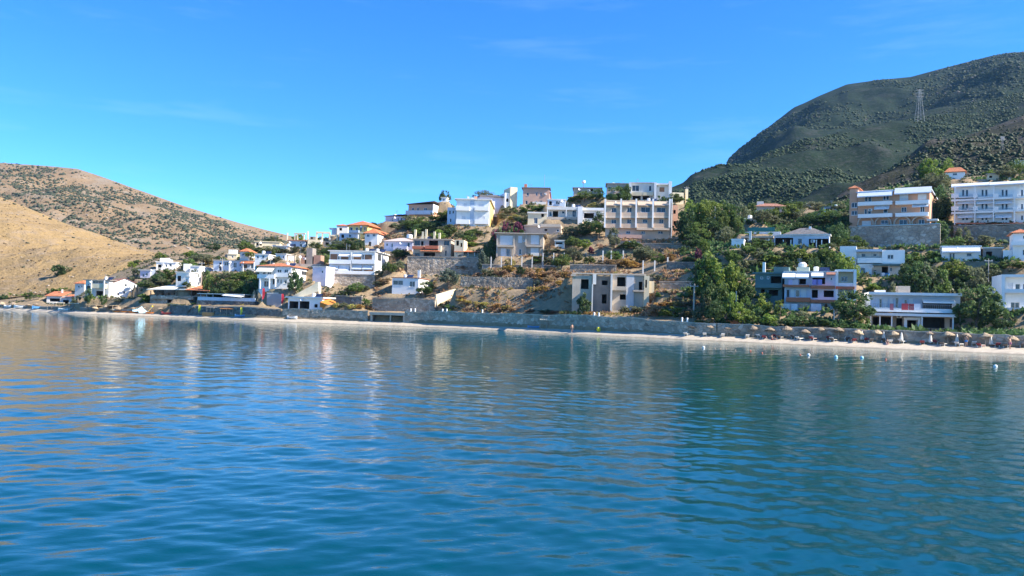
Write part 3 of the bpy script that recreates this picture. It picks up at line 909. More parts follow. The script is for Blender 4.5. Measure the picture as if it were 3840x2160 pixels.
def retaining(name, label, reg, x0, x1, yt, yb, D, psi, mat, th=0.7, found=3.0, cat='retaining wall', cap=True, pad=0):
    """stone terrace wall with a rough face and a low coping"""
    h = House(name, label, reg, x0, x1, yt, yb, D, psi, th, None, cat, None, 0, pad=False)
    nx, nz = max(6, int(h.W / .55)), max(4, int((h.H + found) / .5))
    V, F = [], []
    for k, y in ((0, 0.0), (1, th)):
        for j in range(nz + 1):
            for i in range(nx + 1):
                u = h.W * i / nx; z = -found + (h.H + found) * j / nz
                d = 0.0
                if k == 0: d = (mnoise.noise(Vector((u * 1.1, z * 1.4, D))) * .10)
                zz = z + (mnoise.noise(Vector((u * .35, D * .7, 3.3))) * .14 if j == nz else 0)
                V.append((u, y + d, zz))
    n = (nx + 1) * (nz + 1)
    for j in range(nz):
        for i in range(nx):
            a = j * (nx + 1) + i
            F.append((a, a + 1, a + nx + 2, a + nx + 1)); F.append((n + a + 1, n + a, n + a + nx + 1, n + a + nx + 2))
    for i in range(nx):
        a = nz * (nx + 1) + i; F.append((a, a + 1, n + a + 1, n + a))
    for j in range(nz):
        a = j * (nx + 1); F.append((n + a, a, a + nx + 1, n + a + nx + 1))
        a += nx; F.append((a, n + a, n + a + nx + 1, a + nx + 1))
    link('masonry', mesh('masonry', V, F), mat, h.e)
    if cap: MB().box(-.05, h.W + .05, -.12, th + .05, h.H + .10, h.H + .24).build('coping', CONC, h.e)
    add_pad(h.O, h.psi, 0, h.W, -3.5, -0.3, h.O.z)
    return h
# ------------------------------------------------------------------ the town, left to right
# beach bar with orange roof
h = House('beach_bar', 'small beach bar with bright orange tiled roof at the left end of the beach', 1, 700, 1080, 930, 1060, 290, 4, 6, cat='bar', ref='orange roofed beach bar')
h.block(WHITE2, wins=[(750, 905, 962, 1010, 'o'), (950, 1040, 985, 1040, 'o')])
x0, x1 = 0, h.loc(925, 960)[0]
h.pitched(TILE, 0, x1, None, h=1.7, over=.5, kind='lean'); h.pitched(TILE, x1 + .7, h.W, h.H - .5, h=1.2, over=.3, kind='lean', name='porch_roof')
h.chimney(3, 4, 2.6)
# white gable house
h = House('gable_house', 'tall white house with a sunlit gable end and one small window, near the left', 1, 1690, 2060, 740, 965, 262, 38, 13, ref='tall white gable house')
h.block(WHITE, wins=[(1880, 1915, 745, 785), (1765, 1800, 880, 915), (1860, 1890, 850, 890)])
h.gable_wall(WHITE, 0, h.W, h.H, .003, 1.7); h.pitched(TILED, h=1.7, over=.25, kind='gable_front')
h.slab((2010, 2090, 830, 850), WHITE2, -1.6, -.01)
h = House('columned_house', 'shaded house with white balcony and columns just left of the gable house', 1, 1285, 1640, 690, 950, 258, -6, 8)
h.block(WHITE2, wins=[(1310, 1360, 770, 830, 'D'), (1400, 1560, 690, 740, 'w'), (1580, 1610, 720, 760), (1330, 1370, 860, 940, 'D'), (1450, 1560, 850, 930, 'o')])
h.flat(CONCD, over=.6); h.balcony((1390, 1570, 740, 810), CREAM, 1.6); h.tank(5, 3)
for q in (1380, 1575): h.col(q, 690, 950, WHITE2, .3, -1.7)
# low houses above
h = House('hillside_cottage', 'small shaded cottage with white box extension on the left skyline slope', 2, 180, 330, 540, 670, 268, -4, 6)
h.block(LILAC, wins=[(215, 245, 590, 640, 'w'), (265, 300, 580, 620)]); h.flat(WHITE2)
h.block(WHITE, (332, 425, 525, 670), .4, 6, z0=-3)
h = House('white_villa', 'sunlit white flat roofed villa with a porch above the left trees', 2, 425, 720, 420, 535, 280, 6, 8)
h.block(WHITE, wins=[(450, 505, 450, 500, 'o'), (560, 590, 450, 490), (620, 660, 440, 480)]); h.flat(WHITE, over=.3); h.box('stair_head', WHITE, .5, 3, 2, 5, h.H + .25, h.H + 1.6)
h = House('white_flat_house', 'low white house with a plain sunlit side wall beside a pale pole', 2, 930, 1070, 480, 660, 258, 2, 8, xr=1275, ref='low white flat roofed house')
h.block(WHITE, wins=[(955, 1000, 540, 600, 'w')]); h.flat(WHITE, over=.25)
h.block(WHITE, (835, 928, 440, 560), 3, 8, z0=-2)
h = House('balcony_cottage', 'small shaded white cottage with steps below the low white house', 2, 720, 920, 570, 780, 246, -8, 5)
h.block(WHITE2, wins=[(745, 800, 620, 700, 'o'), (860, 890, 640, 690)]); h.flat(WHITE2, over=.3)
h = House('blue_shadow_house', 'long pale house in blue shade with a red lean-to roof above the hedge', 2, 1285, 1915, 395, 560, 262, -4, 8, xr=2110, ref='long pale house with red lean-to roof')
h.block(BLUEW, wins=[(1375, 1405, 420, 540, 'o'), (1450, 1515, 410, 470, 'w'), (1590, 1640, 420, 500, 'd'), (1680, 1710, 430, 480), (1760, 1800, 440, 520, 'd'), (1850, 1890, 430, 510, 'w')])  # white house; its blue shadow is put into the wall colour
h.flat(CONC, over=.3); h.balcony((1700, 1905, 505, 560), WHITE2, 1.4)
u0, u1 = h.loc(1735, 400)[0], h.loc(1915, 400)[0]
h.pitched(TILE, u0, u1, h.H - .9, -2.2, -.02, over=.15, h=.8, kind='lean', name='porch_roof')
h.col(1535, 400, 560, WHITE, .35, -.3); h.col(1740, 410, 560, WHITE, .25, -2.1); h.col(1905, 410, 560, WHITE, .25, -2.1)
h = House('cream_villa', 'cream flat roofed villa standing out against the far dry hill', 2, 1910, 2290, 110, 200, 300, 8, 9, ref='cream villa')
h.block(CREAM, wins=[(1935, 1965, 125, 160, 'o'), (1990, 2020, 125, 165, 'o'), (2180, 2230, 150, 190, 'w')]); h.flat(CREAM, over=.3)
h = House('low_grey_house', 'low grey house with a flat roof below the cream villa', 12, 500, 730, 580, 655, 284, -4, 6)
h.block(CONC, wins=[(530, 610, 600, 650, 'o'), (660, 700, 600, 640)]); h.flat(BLUEW, over=.4)
h = House('cream_hut', 'little cream hut among trees above the long pale house', 2, 1500, 1640, 300, 370, 278, 4, 5)
h.block(CREAM, wins=[(1560, 1590, 320, 350)]); h.flat(CREAM, over=.2); h.box('upper_room', WHITE2, 0, 2.4, 1, 4, h.H + .25, h.H + 1.8)

# restaurant with wide roof
h = House('terrace_restaurant', 'terrace restaurant under a wide pale and orange roof on a stone base', 2, 335, 1220, 835, 1050, 241, -12, 8, cat='restaurant', ref='terrace restaurant')
z = h.loc(700, 925)[1]
m_ = h.block(ST_GREY, (335, 985, 925, 1060), 0, 8, z0=-3, wins=[(590, 730, 980, 1030, 'o')])
h.box('floor', CONC, -.2, h.loc(1220, 925)[0], -.6, 8, z + .003, z + .15)
h.box('back_wall', CONCD, 0, h.W, 6.5, 7, z + .15, h.H)
xm = h.loc(900, 840)[0]
m = MB(); m.quadbox([(-.6, -1.2, h.H - .2), (xm, -1.2, h.H), (xm, 7, h.H + 1.6), (2, 7, h.H + 1.5), (-.6, -1.2, h.H), (xm, -1.2, h.H + .2), (xm, 7, h.H + 1.8), (2, 7, h.H + 1.7)]); m.build('canvas_roof', AWNC, h.e)
m = MB(); m.quadbox([(xm + .01, -1.2, h.H - .02), (h.W + .5, -1.2, h.H - .2), (h.W + .2, 7, h.H + .9), (xm + .01, 7, h.H + 1.55), (xm + .01, -1.2, h.H + .18), (h.W + .5, -1.2, h.H), (h.W + .2, 7, h.H + 1.1), (xm + .01, 7, h.H + 1.75)]); m.build('tiled_roof', TILE, h.e)
for q in (345, 440, 570, 740, 960, 1090, 1200): h.col(q, 845, 930, FRAMEB, .2, -.9, 'post')
h.balcony((335, 985, 925, 975), ST_GREY, .9)
for i in range(9): h.box('table', SHUTB, 2 + i * 2.1, 3 + i * 2.1, 1, 2, z + .15, z + .9)
# long low taverna
h = House('low_taverna', 'long low taverna with flat pale roof edge and blue grey parapet', 2, 1085, 1960, 895, 1060, 228, -14, 7, cat='restaurant', ref='long low taverna')
z = h.loc(1500, 1000)[1]
h.box('terrace', ST_DARK, 0, h.W, -1.5, 7, -3, z); h.box('back_wall', CONCD, .2, h.W - .2, 5.5, 6.2, z, h.H - .2)
h.box('roof', WHITE2, -.3, h.loc(1780, 900)[0], -1, 6.6, h.H - .18, h.H + .02)
m = MB(); a_, b_ = h.loc(1500, 900)[0], h.loc(1790, 940)[0]
m.quadbox([(a_, -2.8, h.H - .5), (b_, -2.8, h.H - .9), (b_, -1.05, h.H - .5), (a_, -1.05, h.H - .1), (a_, -2.8, h.H - .45), (b_, -2.8, h.H - .85), (b_, -1.05, h.H - .45), (a_, -1.05, h.H - .05)]); m.build('awning', AWN, h.e)
h.box('parapet', BLUEW, .2, h.W, -1.5, -1.3, z + .003, z + .95)
for q in (1100, 1190, 1285, 1440, 1590, 1750, 1900): h.col(q, 905, 1000, METAL, .16, -.8, 'post')
h.box('kitchen', BLUEW, h.loc(1445, 950)[0], h.loc(1590, 950)[0], .5, 5, z, h.H - .6)
# plain grey wall block by the flags
h = House('grey_block', 'plain grey concrete block between two red flags', 2, 2090, 2310, 890, 1090, 222, -8, 5, cat='building', ref='grey concrete block')
h.block(plaster('smooth_grey', (0.36, 0.36, 0.37), .05, .1)); h.balcony((2095, 2270, 868, 892), WHITE2, .05, rail=True)

# white house with awning and red roof edge
h = House('awning_house', 'white two storey house with white awning and red tiled roof edge', 3, 40, 525, 480, 815, 226, -6, 9, xr=850, ref='white house with awning and red roof edge')
h.block(WHITE, wins=[(120, 190, 700, 790, 'd'), (250, 290, 670, 750, 'D'), (320, 345, 670, 730), (365, 390, 680, 740), (425, 465, 685, 740, 'w'), (320, 385, 525, 575, 'w'), (425, 485, 525, 575, 'w'), (100, 150, 550, 600, 'd'), (170, 230, 550, 600, 'd')], rwins=[(.45, .75, h.H - 1.9, h.H - .7), (.86, .96, h.H - 2.1, h.H - .5)])
h.pitched(TILE, h=1.1, over=.6); h.awning((40, 290, 485, 555), AWNC, 2.0)
h.balcony((20, 275, 600, 660), WHITE, 1.6, rail=False); h.balcony((285, 500, 575, 640), WHITE, 1.0)
for q in (65, 205, 295): h.col(q, 660, 815, WHITE, .32, -1.5)
h.tank(7, 3); h.chimney(2, 4)
# unfinished frame behind it
h = House('brick_frame_house', 'unfinished roofless house of brick and concrete columns behind the red roof edge', 3, 470, 975, 315, 480, 240, -4, 7)
h.block(CONC, (470, 980, 440, 500), 0, 7, z0=-3)
for (a_, b_, c_) in ((660, 730, 310), (760, 850, 200), (870, 975, 310)): h.block(BRICK if c_ != 200 else CONCD, (a_, b_, c_, 470), 1.5, 5, z0=0)
for q in (475, 590, 665): h.col(q, 310, 470, CREAM, .4, .2)
h.slab((470, 600, 305, 322), CREAM, 0, .5, 'beam')
h = House('skeleton_house', 'unfinished house with open concrete columns on its roof against the sky', 12, 735, 985, 500, 605, 288, -4, 8, xr=1230, ref='skeleton house with open columns')
h.block(BLUEW, wins=[(805, 840, 540, 585, 'o'), (900, 940, 540, 590)]); h.flat(TILED, over=.5, th=.35)
for q in (715, 830, 870, 965): h.col(q, 375, 500, CREAM, .42, 1)
h.slab((815, 985, 375, 395), CREAM, .8, 1.3, 'beam')
h = House('column_terrace_house', 'cream unfinished house with a row of tall roof columns and beam', 12, 1020, 1480, 480, 600, 284, 4, 8)
h.block(CREAM, (1020, 1225, 480, 610), 0, 8, z0=-3); h.block(CONC, (1228, 1460, 500, 610), 1, 8, z0=-3, wins=[(1290, 1340, 520, 560, 'o')])
for q, a_ in ((1025, 350), (1160, 355), (1245, 380), (1355, 390), (1470, 410)): h.col(q, a_, 490, CREAM, .5, .5)
h.slab((1150, 1360, 358, 385), CREAM, .2, .8, 'beam'); h.slab((1362, 1485, 405, 425), CREAM, .2, .8, 'beam')
h.block(CONCD, (1050, 1140, 430, 480), 4, 7, wins=[(1070, 1100, 440, 470, 'o')])
# yellow house and its lower white neighbour
h = House('yellow_house', 'bright yellow house with orange hipped roof and blue shaded front', 12, 1640, 1925, 265, 470, 282, -14, 9, xr=2180, ref='bright yellow house')
h.block(YELLOW, (1640, 1925, 265, 350), 0, None, z0=0, wins=[(1660, 1700, 290, 340, 'w'), (1745, 1780, 290, 340, 'w'), (1810, 1840, 280, 350, 'd'), (1870, 1895, 285, 340)])
h.block(BLUEW, (1500, 1780, 380, 480), -.5, 8, z0=-3, wins=[(1530, 1570, 400, 450, 'o'), (1640, 1680, 400, 440)])
h.pitched(TILE, h=1.9, over=.7); h.balcony((1640, 1790, 335, 372), BLUEW, 1.3)
h.block(CREAM, (1782, 1860, 370, 480), .3, 7, z0=-3)
h = House('corner_villa', 'small white villa with a tile trimmed parapet left of the yellow house', 12, 1460, 1625, 270, 400, 290, 6, 6)
h.block(WHITE2, wins=[(1500, 1540, 300, 340, 'o')]); h.pitched(TILE, h=.7, over=.3)
h.slab((1345, 1455, 300, 312), METAL, 1, 5); h.block(BLUEW, (1385, 1455, 312, 400), 1, 5, z0=-2)
h = House('red_roof_house', 'white house with sunlit side and orange roof below the yellow house', 12, 1880, 2075, 385, 580, 268, -8, 9, xr=2470, ref='white house with orange roof')
h.block(WHITE, wins=[(1910, 1955, 395, 435, 'w'), (2000, 2045, 390, 430, 'w'), (1940, 1980, 510, 575, 'D')], rwins=[(.3, .45, h.H - 1.6, h.H - .6)])
h.pitched(TILE, h=1.8, over=.5); h.slab((1800, 1882, 365, 385), CREAM, 0, 6); h.col(1808, 385, 470, CREAM, .3, .3)
# white hotel
h = House('white_hotel', 'white two storey hotel with brown shutters and long balconies on a stone terrace', 3, 1105, 1800, 255, 590, 236, -6, 10, xr=2085, cat='hotel', ref='white hotel on a stone terrace')
h.block(WHITE, wins=[(1120, 1230, 290, 375, 'b'), (1235, 1262, 290, 375, 'd'), (1280, 1395, 300, 375, 'b'), (1475, 1590, 300, 375, 'b'), (1600, 1630, 300, 375, 'd'), (1640, 1750, 300, 375, 'b'),
    (1110, 1250, 470, 555, 'b'), (1425, 1450, 450, 555, 'd'), (1470, 1600, 470, 555, 'b'), (1630, 1770, 480, 555, 'b')], rwins=[(.1, .28, h.H - 2.4, h.H - .4)])
h.flat(WHITE2, over=.5, th=.3)
h.balcony((1100, 1430, 378, 440), WHITE, 1.3); h.balcony((1445, 1795, 378, 440), WHITE, 1.3); h.balcony((1095, 1790, 545, 595), WHITE, 1.3)
for a_ in ((1110, 1255, 440, 520), (1262, 1420, 440, 540), (1465, 1610, 440, 515), (1620, 1775, 450, 515)): h.awning(a_, AWN, 1.25)
for a_ in ((1262, 1420, 285, 320), (1475, 1600, 285, 325)): h.awning(a_, AWN, 1.2)
for q in (1440, 1795): h.col(q, 265, 590, WHITE2, .3, -1.1)
h.tank(10, 4); h.tank(13, 5); h.box('dish_post', METAL, 4, 4.1, 3, 3.1, h.H + .3, h.H + 2.6)
retaining('retaining_wall', 'tall grey stone wall carrying the white hotel', 3, 950, 1785, 612, 805, 233.8, -6, ST_GREY, found=2)
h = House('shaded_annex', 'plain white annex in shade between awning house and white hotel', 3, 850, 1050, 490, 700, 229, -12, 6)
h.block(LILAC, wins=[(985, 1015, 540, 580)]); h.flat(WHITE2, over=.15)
# white cottage above the sea wall
h = House('square_window_cottage', 'white cottage with two large dark windows above the sea wall', 3, 2050, 2450, 655, 900, 218, -10, 7, xr=2600, ref='white cottage with dark windows')
h.block(WHITE, wins=[(2065, 2220, 690, 760, 'w'), (2315, 2400, 705, 790, 'w')]); h.flat(TILED, over=.25, th=.2); h.box('chimney', WHITE, h.W - .7, h.W, 1, 1.8, h.H + .2, h.H + 2.2)
# beach kiosk
h = House('beach_kiosk', 'white beach kiosk with wide dark openings behind the sea wall', 3, 480, 1000, 955, 1140, 213, -16, 6, cat='kiosk', ref='white beach kiosk')
h.block(WHITE, wins=[(500, 640, 1005, 1125, 'o'), (655, 805, 1005, 1125, 'o'), (880, 930, 1050, 1100, 'o')]); h.flat(WHITE, over=.6, th=.3)
m = MB(); a_ = h.W + .1
m.quadbox([(a_, -1.5, 2.2), (a_ + 2.8, -1.5, 1.4), (a_ + 2.8, 3, 2.2), (a_, 3, 3.2), (a_, -1.5, 2.25), (a_ + 2.8, -1.5, 1.45), (a_ + 2.8, 3, 2.25), (a_, 3, 3.25)])
m.quadbox([(a_, -1.5, .9), (a_ + 2.8, -1.5, .6), (a_ + 2.8, -1.45, .6), (a_, -1.45, .9), (a_, -1.5, 2.2), (a_ + 2.8, -1.5, 1.4), (a_ + 2.8, -1.45, 1.4), (a_, -1.45, 2.2)])
m.build('orange_awning', plain('orange_cloth', (0.55, 0.20, 0.03), .8), h.e)

# lilac house, grey unfinished house with roof columns
h = House('lilac_house', 'lilac white house with a low pale tiled roof right of the white hotel', 4, 0, 430, 105, 250, 252, -10, 8, ref='lilac white house')
h.block(LILAC, wins=[(30, 60, 130, 170), (110, 135, 130, 190), (350, 390, 120, 190, 'w')]); h.pitched(plain('dusty_tiles', (0.5, 0.40, 0.36), .9), h=1.4, over=.5); h.balcony((140, 345, 175, 235), LILAC, 1.2)
h = House('grey_column_house', 'grey unfinished house with roof columns and red balcony fronts', 4, 435, 1005, 75, 335, 240, -7, 8, xr=1060, ref='grey house with red balconies')
h.block(CONC, wins=[(460, 545, 90, 165, 'w'), (560, 595, 100, 165, 'o'), (680, 815, 90, 165, 'o'), (905, 990, 90, 165, 'w'), (465, 540, 280, 335, 'w'), (600, 770, 270, 330, 'o'), (920, 945, 240, 320)], frame=FRAMEB)
h.flat(CONC, over=.3)
h.balcony((425, 600, 172, 215), TERRA, 1.2); h.balcony((620, 815, 165, 212), TERRA, 1.4)
u0, u1 = h.loc(575, 250)[0], h.loc(855, 250)[0]
h.pitched(TILE, u0, u1, h.loc(700, 262)[1], -2.4, -.02, .1, .5, 'lean', 'porch_roof')
h.block(CREAM, (815, 858, 170, 265), -1.2, -.02, z0=h.loc(830, 265)[1])
for q, a_, b_ in ((475, 890, 1025), (590, 920, 1025), (640, 885, 1020), (765, 920, 1015), (840, 940, 1010)):
    u, zt = h.loc(q, a_, 2, 5); h.box('column', CREAM, u - .3, u + .3, 1.7, 2.3, h.H + .24, zt)
h.block(CREAM, (1062, 1205, 80, 240), -1.0, 6, z0=-2, wins=[(1090, 1130, 90, 165, 'o'), (1155, 1180, 125, 185, 'o')])
u0, u1 = h.loc(1030, 300)[0], h.loc(1480, 300)[0]
h.pitched(TILE, u0 + 1, u1, h.loc(1250, 268)[1], -1.5, 4, .2, .9, 'lean', 'verandah_roof')
for q in (1100, 1180, 1270, 1370, 1460): h.col(q, 268, 335, METAL, .18, -1.4, 'post')
h.box('verandah_wall', CONCD, u0, u1, 3.6, 4, -2, h.loc(1250, 255)[1]); h.box('verandah_floor', CONC, u0, u1, -2, 3.6, -2, .05)
h.tank(-1.2, 0, 1.2, .9, False)
retaining('retaining_wall', 'long rough stone wall under the grey house with red balconies', 4, 345, 1480, 345, 640, 236, -7, ST_GREY, found=2)
# grey concrete villa
h = House('concrete_villa', 'grey two storey concrete villa with white blinds and a sunlit end wall', 5, 1705, 2400, 955, 1300, 231, -4, 7, xr=2545, ref='grey concrete villa')
h.block(CONC, wins=[(1750, 1945, 980, 1120, 's'), (2025, 2085, 985, 1090, 's'), (2215, 2340, 970, 1110, 's'), (1760, 1840, 1170, 1290, 's'), (1845, 1900, 1180, 1290, 'w'), (2035, 2075, 1180, 1270, 'w'), (2210, 2335, 1160, 1240, 's')])
h.flat(CONC, over=.9, th=.25)
for q in (1712, 1965, 2145, 2392): h.col(q, 960, 1300, CONC, .38, -.35)
h.slab((1705, 1965, 1122, 1150), CONC, -1.0, -.01, 'balcony_slab'); h.slab((2145, 2400, 1125, 1150), CONC, -1.0, -.01, 'balcony_slab')
h.balcony((2215, 2340, 1238, 1290), WHITE2, .8)
h = House('stone_terrace_house', 'beige low house with balustrade right behind the concrete villa', 6, 20, 575, 820, 960, 244, -9, 6, xr=640, ref='beige terrace house')
h.block(SAND, wins=[(330, 370, 880, 910, 'o'), (510, 550, 885, 920)]); h.balcony((270, 575, 805, 850), BEIGE, .3)
h.pitched(plain('old_tiles', (0.34, 0.27, 0.22), .9), 0, h.loc(260, 850)[0], h.H - .4, over=.4, h=.9, kind='lean')
# peach house on the skyline
h = House('peach_house', 'peach house with long balcony and sunlit white end wall on the skyline', 5, 365, 740, 510, 700, 290, -14, 9, xr=1060, ref='peach skyline house')
h.block(PEACH, wins=[(495, 525, 560, 605, 'd'), (600, 650, 560, 600), (470, 510, 690, 700, 'o'), (420, 450, 560, 600)])
h.box('end_wall', WHITE, h.W + .004, h.W + .2, -.6, h.depth, 2.0, h.H)
h.pitched(SLATE, h=1.0, over=.7, kind='lean_r'); h.balcony((325, 735, 600, 660), BLUEW, 1.3)
h = House('long_shaded_house', 'long low shaded house left of the peach house', 5, 20, 310, 690, 770, 292, -12, 6)
h.block(LILAC, wins=[(110, 140, 710, 760, 'd'), (200, 225, 710, 760, 'w'), (250, 275, 710, 760, 'w')]); h.pitched(SLATE, h=.6, over=.4, kind='lean_r')
# big white house
h = House('big_white_house', 'big white house with paired balconies and a side tinted sunlight yellow', 5, 1085, 1585, 440, 840, 264, -2, 9, xr=1720, ref='big white house')
h.block(WHITE, wins=[(1315, 1350, 490, 535, 'w'), (1310, 1345, 665, 700, 'w'), (1200, 1255, 490, 545, 's'), (1425, 1500, 500, 590, 's'), (1170, 1230, 680, 760, 's'), (1410, 1520, 690, 770, 's')])
h.box('sunlit_side_tint', YELLOW, h.W + .003, h.W + .06, .5, h.depth, 0, h.H)  # yellow sheet paints warm sunlight onto the white side wall
h.flat(WHITE2, over=.6, th=.3); h.box('stair_strip', BLUEW, h.loc(1300, 600)[0], h.loc(1360, 600)[0], -.06, -.003, 0, h.H + .8)
for a_ in ((1085, 1290, 540, 600), (1370, 1580, 540, 600), (1085, 1290, 735, 805), (1370, 1580, 735, 805)): h.balcony(a_, WHITE, 1.3)
h.chimney(5.5, 3, 1.6, .9, PEACH); h.chimney(3, 5, 1.8, .6)
h.block(BLUEW, (955, 1083, 555, 850), 1.0, 8, z0=-3, wins=[(980, 1010, 600, 660), (1030, 1060, 600, 650), (990, 1020, 720, 780)])
h.block(WHITE2, (1100, 1320, 843, 960), .5, 7, z0=-8, wins=[(1145, 1175, 870, 930, 'o'), (1240, 1290, 860, 930, 'd')])
# white house with tall wall, grey roof
h = House('tall_wall_house', 'white stepped house with a tall cream sunlit wall on the skyline', 5, 1825, 2010, 340, 575, 286, 18, 7, ref='stepped white skyline house')
h.block(WHITE, (1825, 1903, 335, 580), 0, 6, z0=-3, wins=[(1845, 1880, 420, 470, 'o')]); h.block(CREAM, (1905, 2010, 250, 580), -.8, 7, z0=-3)
h.box('roof', SLATE, -9, -.1, 1, 7, h.H - 1.6, h.H - 1.2); h.box('wall', LILAC, -8.5, -.1, 2, 7, -3, h.H - 1.61)
# pink brown house with arched windows
h = House('pink_brown_house', 'pink brown house with small arched windows and orange roof on the skyline', 6, 0, 395, 265, 510, 284, -4, 9, xr=640, ref='pink brown skyline house')
h.block(PINK, wins=[(60, 95, 330, 380), (200, 225, 325, 380), (265, 290, 325, 380), (40, 75, 450, 515), (190, 215, 455, 500), (250, 300, 450, 490, 'd')], rwins=[(.12, .3, h.H - 2.6, h.H - .6), (.42, .5, h.H - 2.8, h.H - .8)])
h.box('roof', SLATE, -.5, h.W + .5, -.5, 6, h.H + .003, h.H + .25)
h.pitched(TILE, h.W - 3.5, h.W, h.H - .4, 6.05, h.depth + 3, over=.4, h=1.2, kind='lean_l', name='tiled_roof'); h.box('wall', CREAM, h.W - 3, h.W - .1, h.depth, h.depth + 3, -2, h.H - .6)
h.balcony((150, 350, 470, 510), WHITE2, 1.0); h.chimney(.3, 1, 1.6, 1.0, TILE)
# white balcony house
h = House('white_balcony_house', 'white house with a long balcony roof and a projecting white wing', 6, 375, 825, 550, 740, 251, -4, 8, ref='white house with projecting wing')
h.block(WHITE2, wins=[(455, 535, 610, 700, 'o'), (590, 635, 610, 650), (750, 805, 600, 700, 'd'), (400, 440, 620, 690, 'w')]); h.slab((365, 835, 545, 590), WHITE2, -1.5, 7, 'roof'); h.tank(8, 3)
h.slab((375, 830, 700, 740), CONC, -1.5, -.01, 'balcony_slab')
for q in (375, 660, 822): h.col(q, 590, 700, WHITE, .25, -1.4)
h.block(WHITE, (832, 905, 540, 770), -3.2, 6, z0=-3); h.block(WHITE, (905, 1220, 575, 770), -1, 6, z0=-3, wins=[(925, 1075, 640, 720, 'o')]); h.slab((900, 1225, 560, 600), WHITE, -1.8, 6.5, 'canopy')
h.block(CREAM, (78, 372, 640, 815), -1.5, 5, z0=-3, wins=[(170, 225, 710, 800, 'w'), (280, 320, 650, 700, 'o')]); h.slab((70, 375, 622, 645), WHITE2, -1.9, 5.4, 'canopy')
h.block(CONCD, (640, 860, 745, 930), -.5, 6, z0=-8, wins=[(705, 815, 800, 880, 'o')])
# skyline houses in the middle
h = House('dark_skyline_house', 'low shaded skyline house with a round water tank on a post', 6, 765, 1185, 265, 390, 278, -6, 7, ref='low skyline house with tank on a post')
h.block(SAND, wins=[(840, 885, 295, 330, 'w'), (985, 1060, 275, 310, 'o')]); h.flat(CONCD, over=.4)
u, zt = h.loc(922, 150, 3); h.box('tank_post', METAL, u - .1, u + .1, 2.9, 3.1, h.H + .2, zt - .9); MB().lathe((u, 3, zt - 1.0), [(.05, 0), (.55, .1), (.7, .5), (.5, 1.0), (.05, 1.1)], 12).build('water_tank', TANKM, h.e)
h = House('brown_ridge_house', 'brown shaded ridge house left of the white skyline house', 6, 1265, 1600, 200, 440, 276, -6, 8)
h.block(SAND, wins=[(1290, 1330, 240, 290), (1400, 1450, 230, 280, 'w')]); h.flat(CONCD, over=.4)
h = House('white_ridge_house', 'white skyline house with two balcony storeys and a right wing', 6, 1625, 2000, 190, 450, 272, -8, 8, ref='white skyline house with balconies')
h.block(WHITE2, wins=[(1650, 1760, 220, 310, 'w'), (1905, 1945, 225, 310, 'd'), (1660, 1780, 375, 440, 'o'), (1810, 1950, 375, 440, 'o')]); h.flat(CONC, over=.4)
h.balcony((1650, 1800, 325, 375), CREAM, 1.3); h.balcony((1810, 1975, 325, 375), CREAM, 1.3)
h.block(WHITE, (1600, 1640, 185, 450), -1.6, 6, z0=-3); h.block(WHITE, (1985, 2020, 180, 450), -1.6, 6, z0=-3)
h.block(WHITE2, (2022, 2250, 200, 400), .5, 7, z0=-3, wins=[(2065, 2140, 250, 320, 'b')]); h.slab((2022, 2200, 190, 215), WHITE2, -.8, 7, 'roof'); h.block(WHITE, (2205, 2252, 160, 370), -.8, 5, z0=-3)
h = House('cream_ruin', 'low cream ruin with a chimney stub right of the white skyline house', 6, 2258, 2430, 330, 510, 268, 6, 6)
h.block(CREAM, wins=[(2290, 2340, 380, 440, 'o')]); h.box('stub', CREAM, h.W + 1, h.W + 1.8, 1, 2, -1, h.H + 1.5)
# beige hotel
h = House('beige_hotel', 'beige four storey hotel with balconies between white pillars', 6, 1250, 2215, 470, 1035, 232, -3, 10, xr=2258, cat='hotel', ref='beige balcony hotel')
h.block(BEIGE, wins=[(1340, 1415, 560, 630, 'w'), (1575, 1650, 555, 630, 'w'), (1785, 1925, 550, 630, 'w'), (2025, 2160, 555, 630, 'w'), (1340, 1415, 735, 800, 'w'), (1575, 1640, 735, 800, 'w'), (1810, 1885, 735, 790, 'w'), (2060, 2125, 735, 800, 'w'),
    (1560, 1625, 910, 955, 'w'), (1790, 1850, 910, 955, 'w'), (2045, 2120, 910, 955, 'w'), (1380, 1430, 905, 960, 'd')])
h.flat(BEIGE, over=.2, th=.3)
for (a_, b_) in ((1250, 1482), (1490, 1712), (1722, 1965), (1972, 2215)):
    h.awning((a_ + 10, b_ - 10, 462, 520), plain('beige_canopy', (0.50, 0.38, 0.28), .9), 1.4)
    for (c_, d_) in ((630, 690), (800, 865)): h.balcony((a_, b_, c_, d_), plaster('rose_parapet', (0.60, 0.44, 0.32)), 1.4, BEIGE)
    h.slab((a_, b_, 690, 715), BEIGE, -1.4, -.01, 'balcony_slab')
    if a_ > 1700: h.slab((a_, b_, 868, 895), BEIGE, -1.6, -.01, 'balcony_slab')
h.balcony((1440, 1800, 965, 1020), PINK, 2.0)
for q in (1248, 1487, 1717, 1970, 2222): h.col(q, 425, 860, WHITE, .45, -1.45, 'pillar')
h.box('end_wall', WHITE, h.W + .31, h.W + .5, -1.2, h.depth, -2, h.H + 1.0)
h.block(PEACH, (2262, 2340, 520, 900), 4, 9, z0=-3, wins=[(2275, 2310, 590, 650, 'o'), (2275, 2315, 760, 820, 'o')])
h = House('garden_store', 'low beige garden store with dark openings below the beige hotel', 6, 1310, 1780, 1060, 1140, 221, -9, 4)
h.block(SAND, wins=[(1420, 1455, 1065, 1090, 'o'), (1545, 1580, 1065, 1095, 'o')]); h.flat(TILED, over=.2, th=.15)
retaining('retaining_wall', 'grey terrace wall at the foot of the beige hotel on its right', 6, 1780, 2560, 1110, 1210, 220, -10, ST_GREY, found=2)

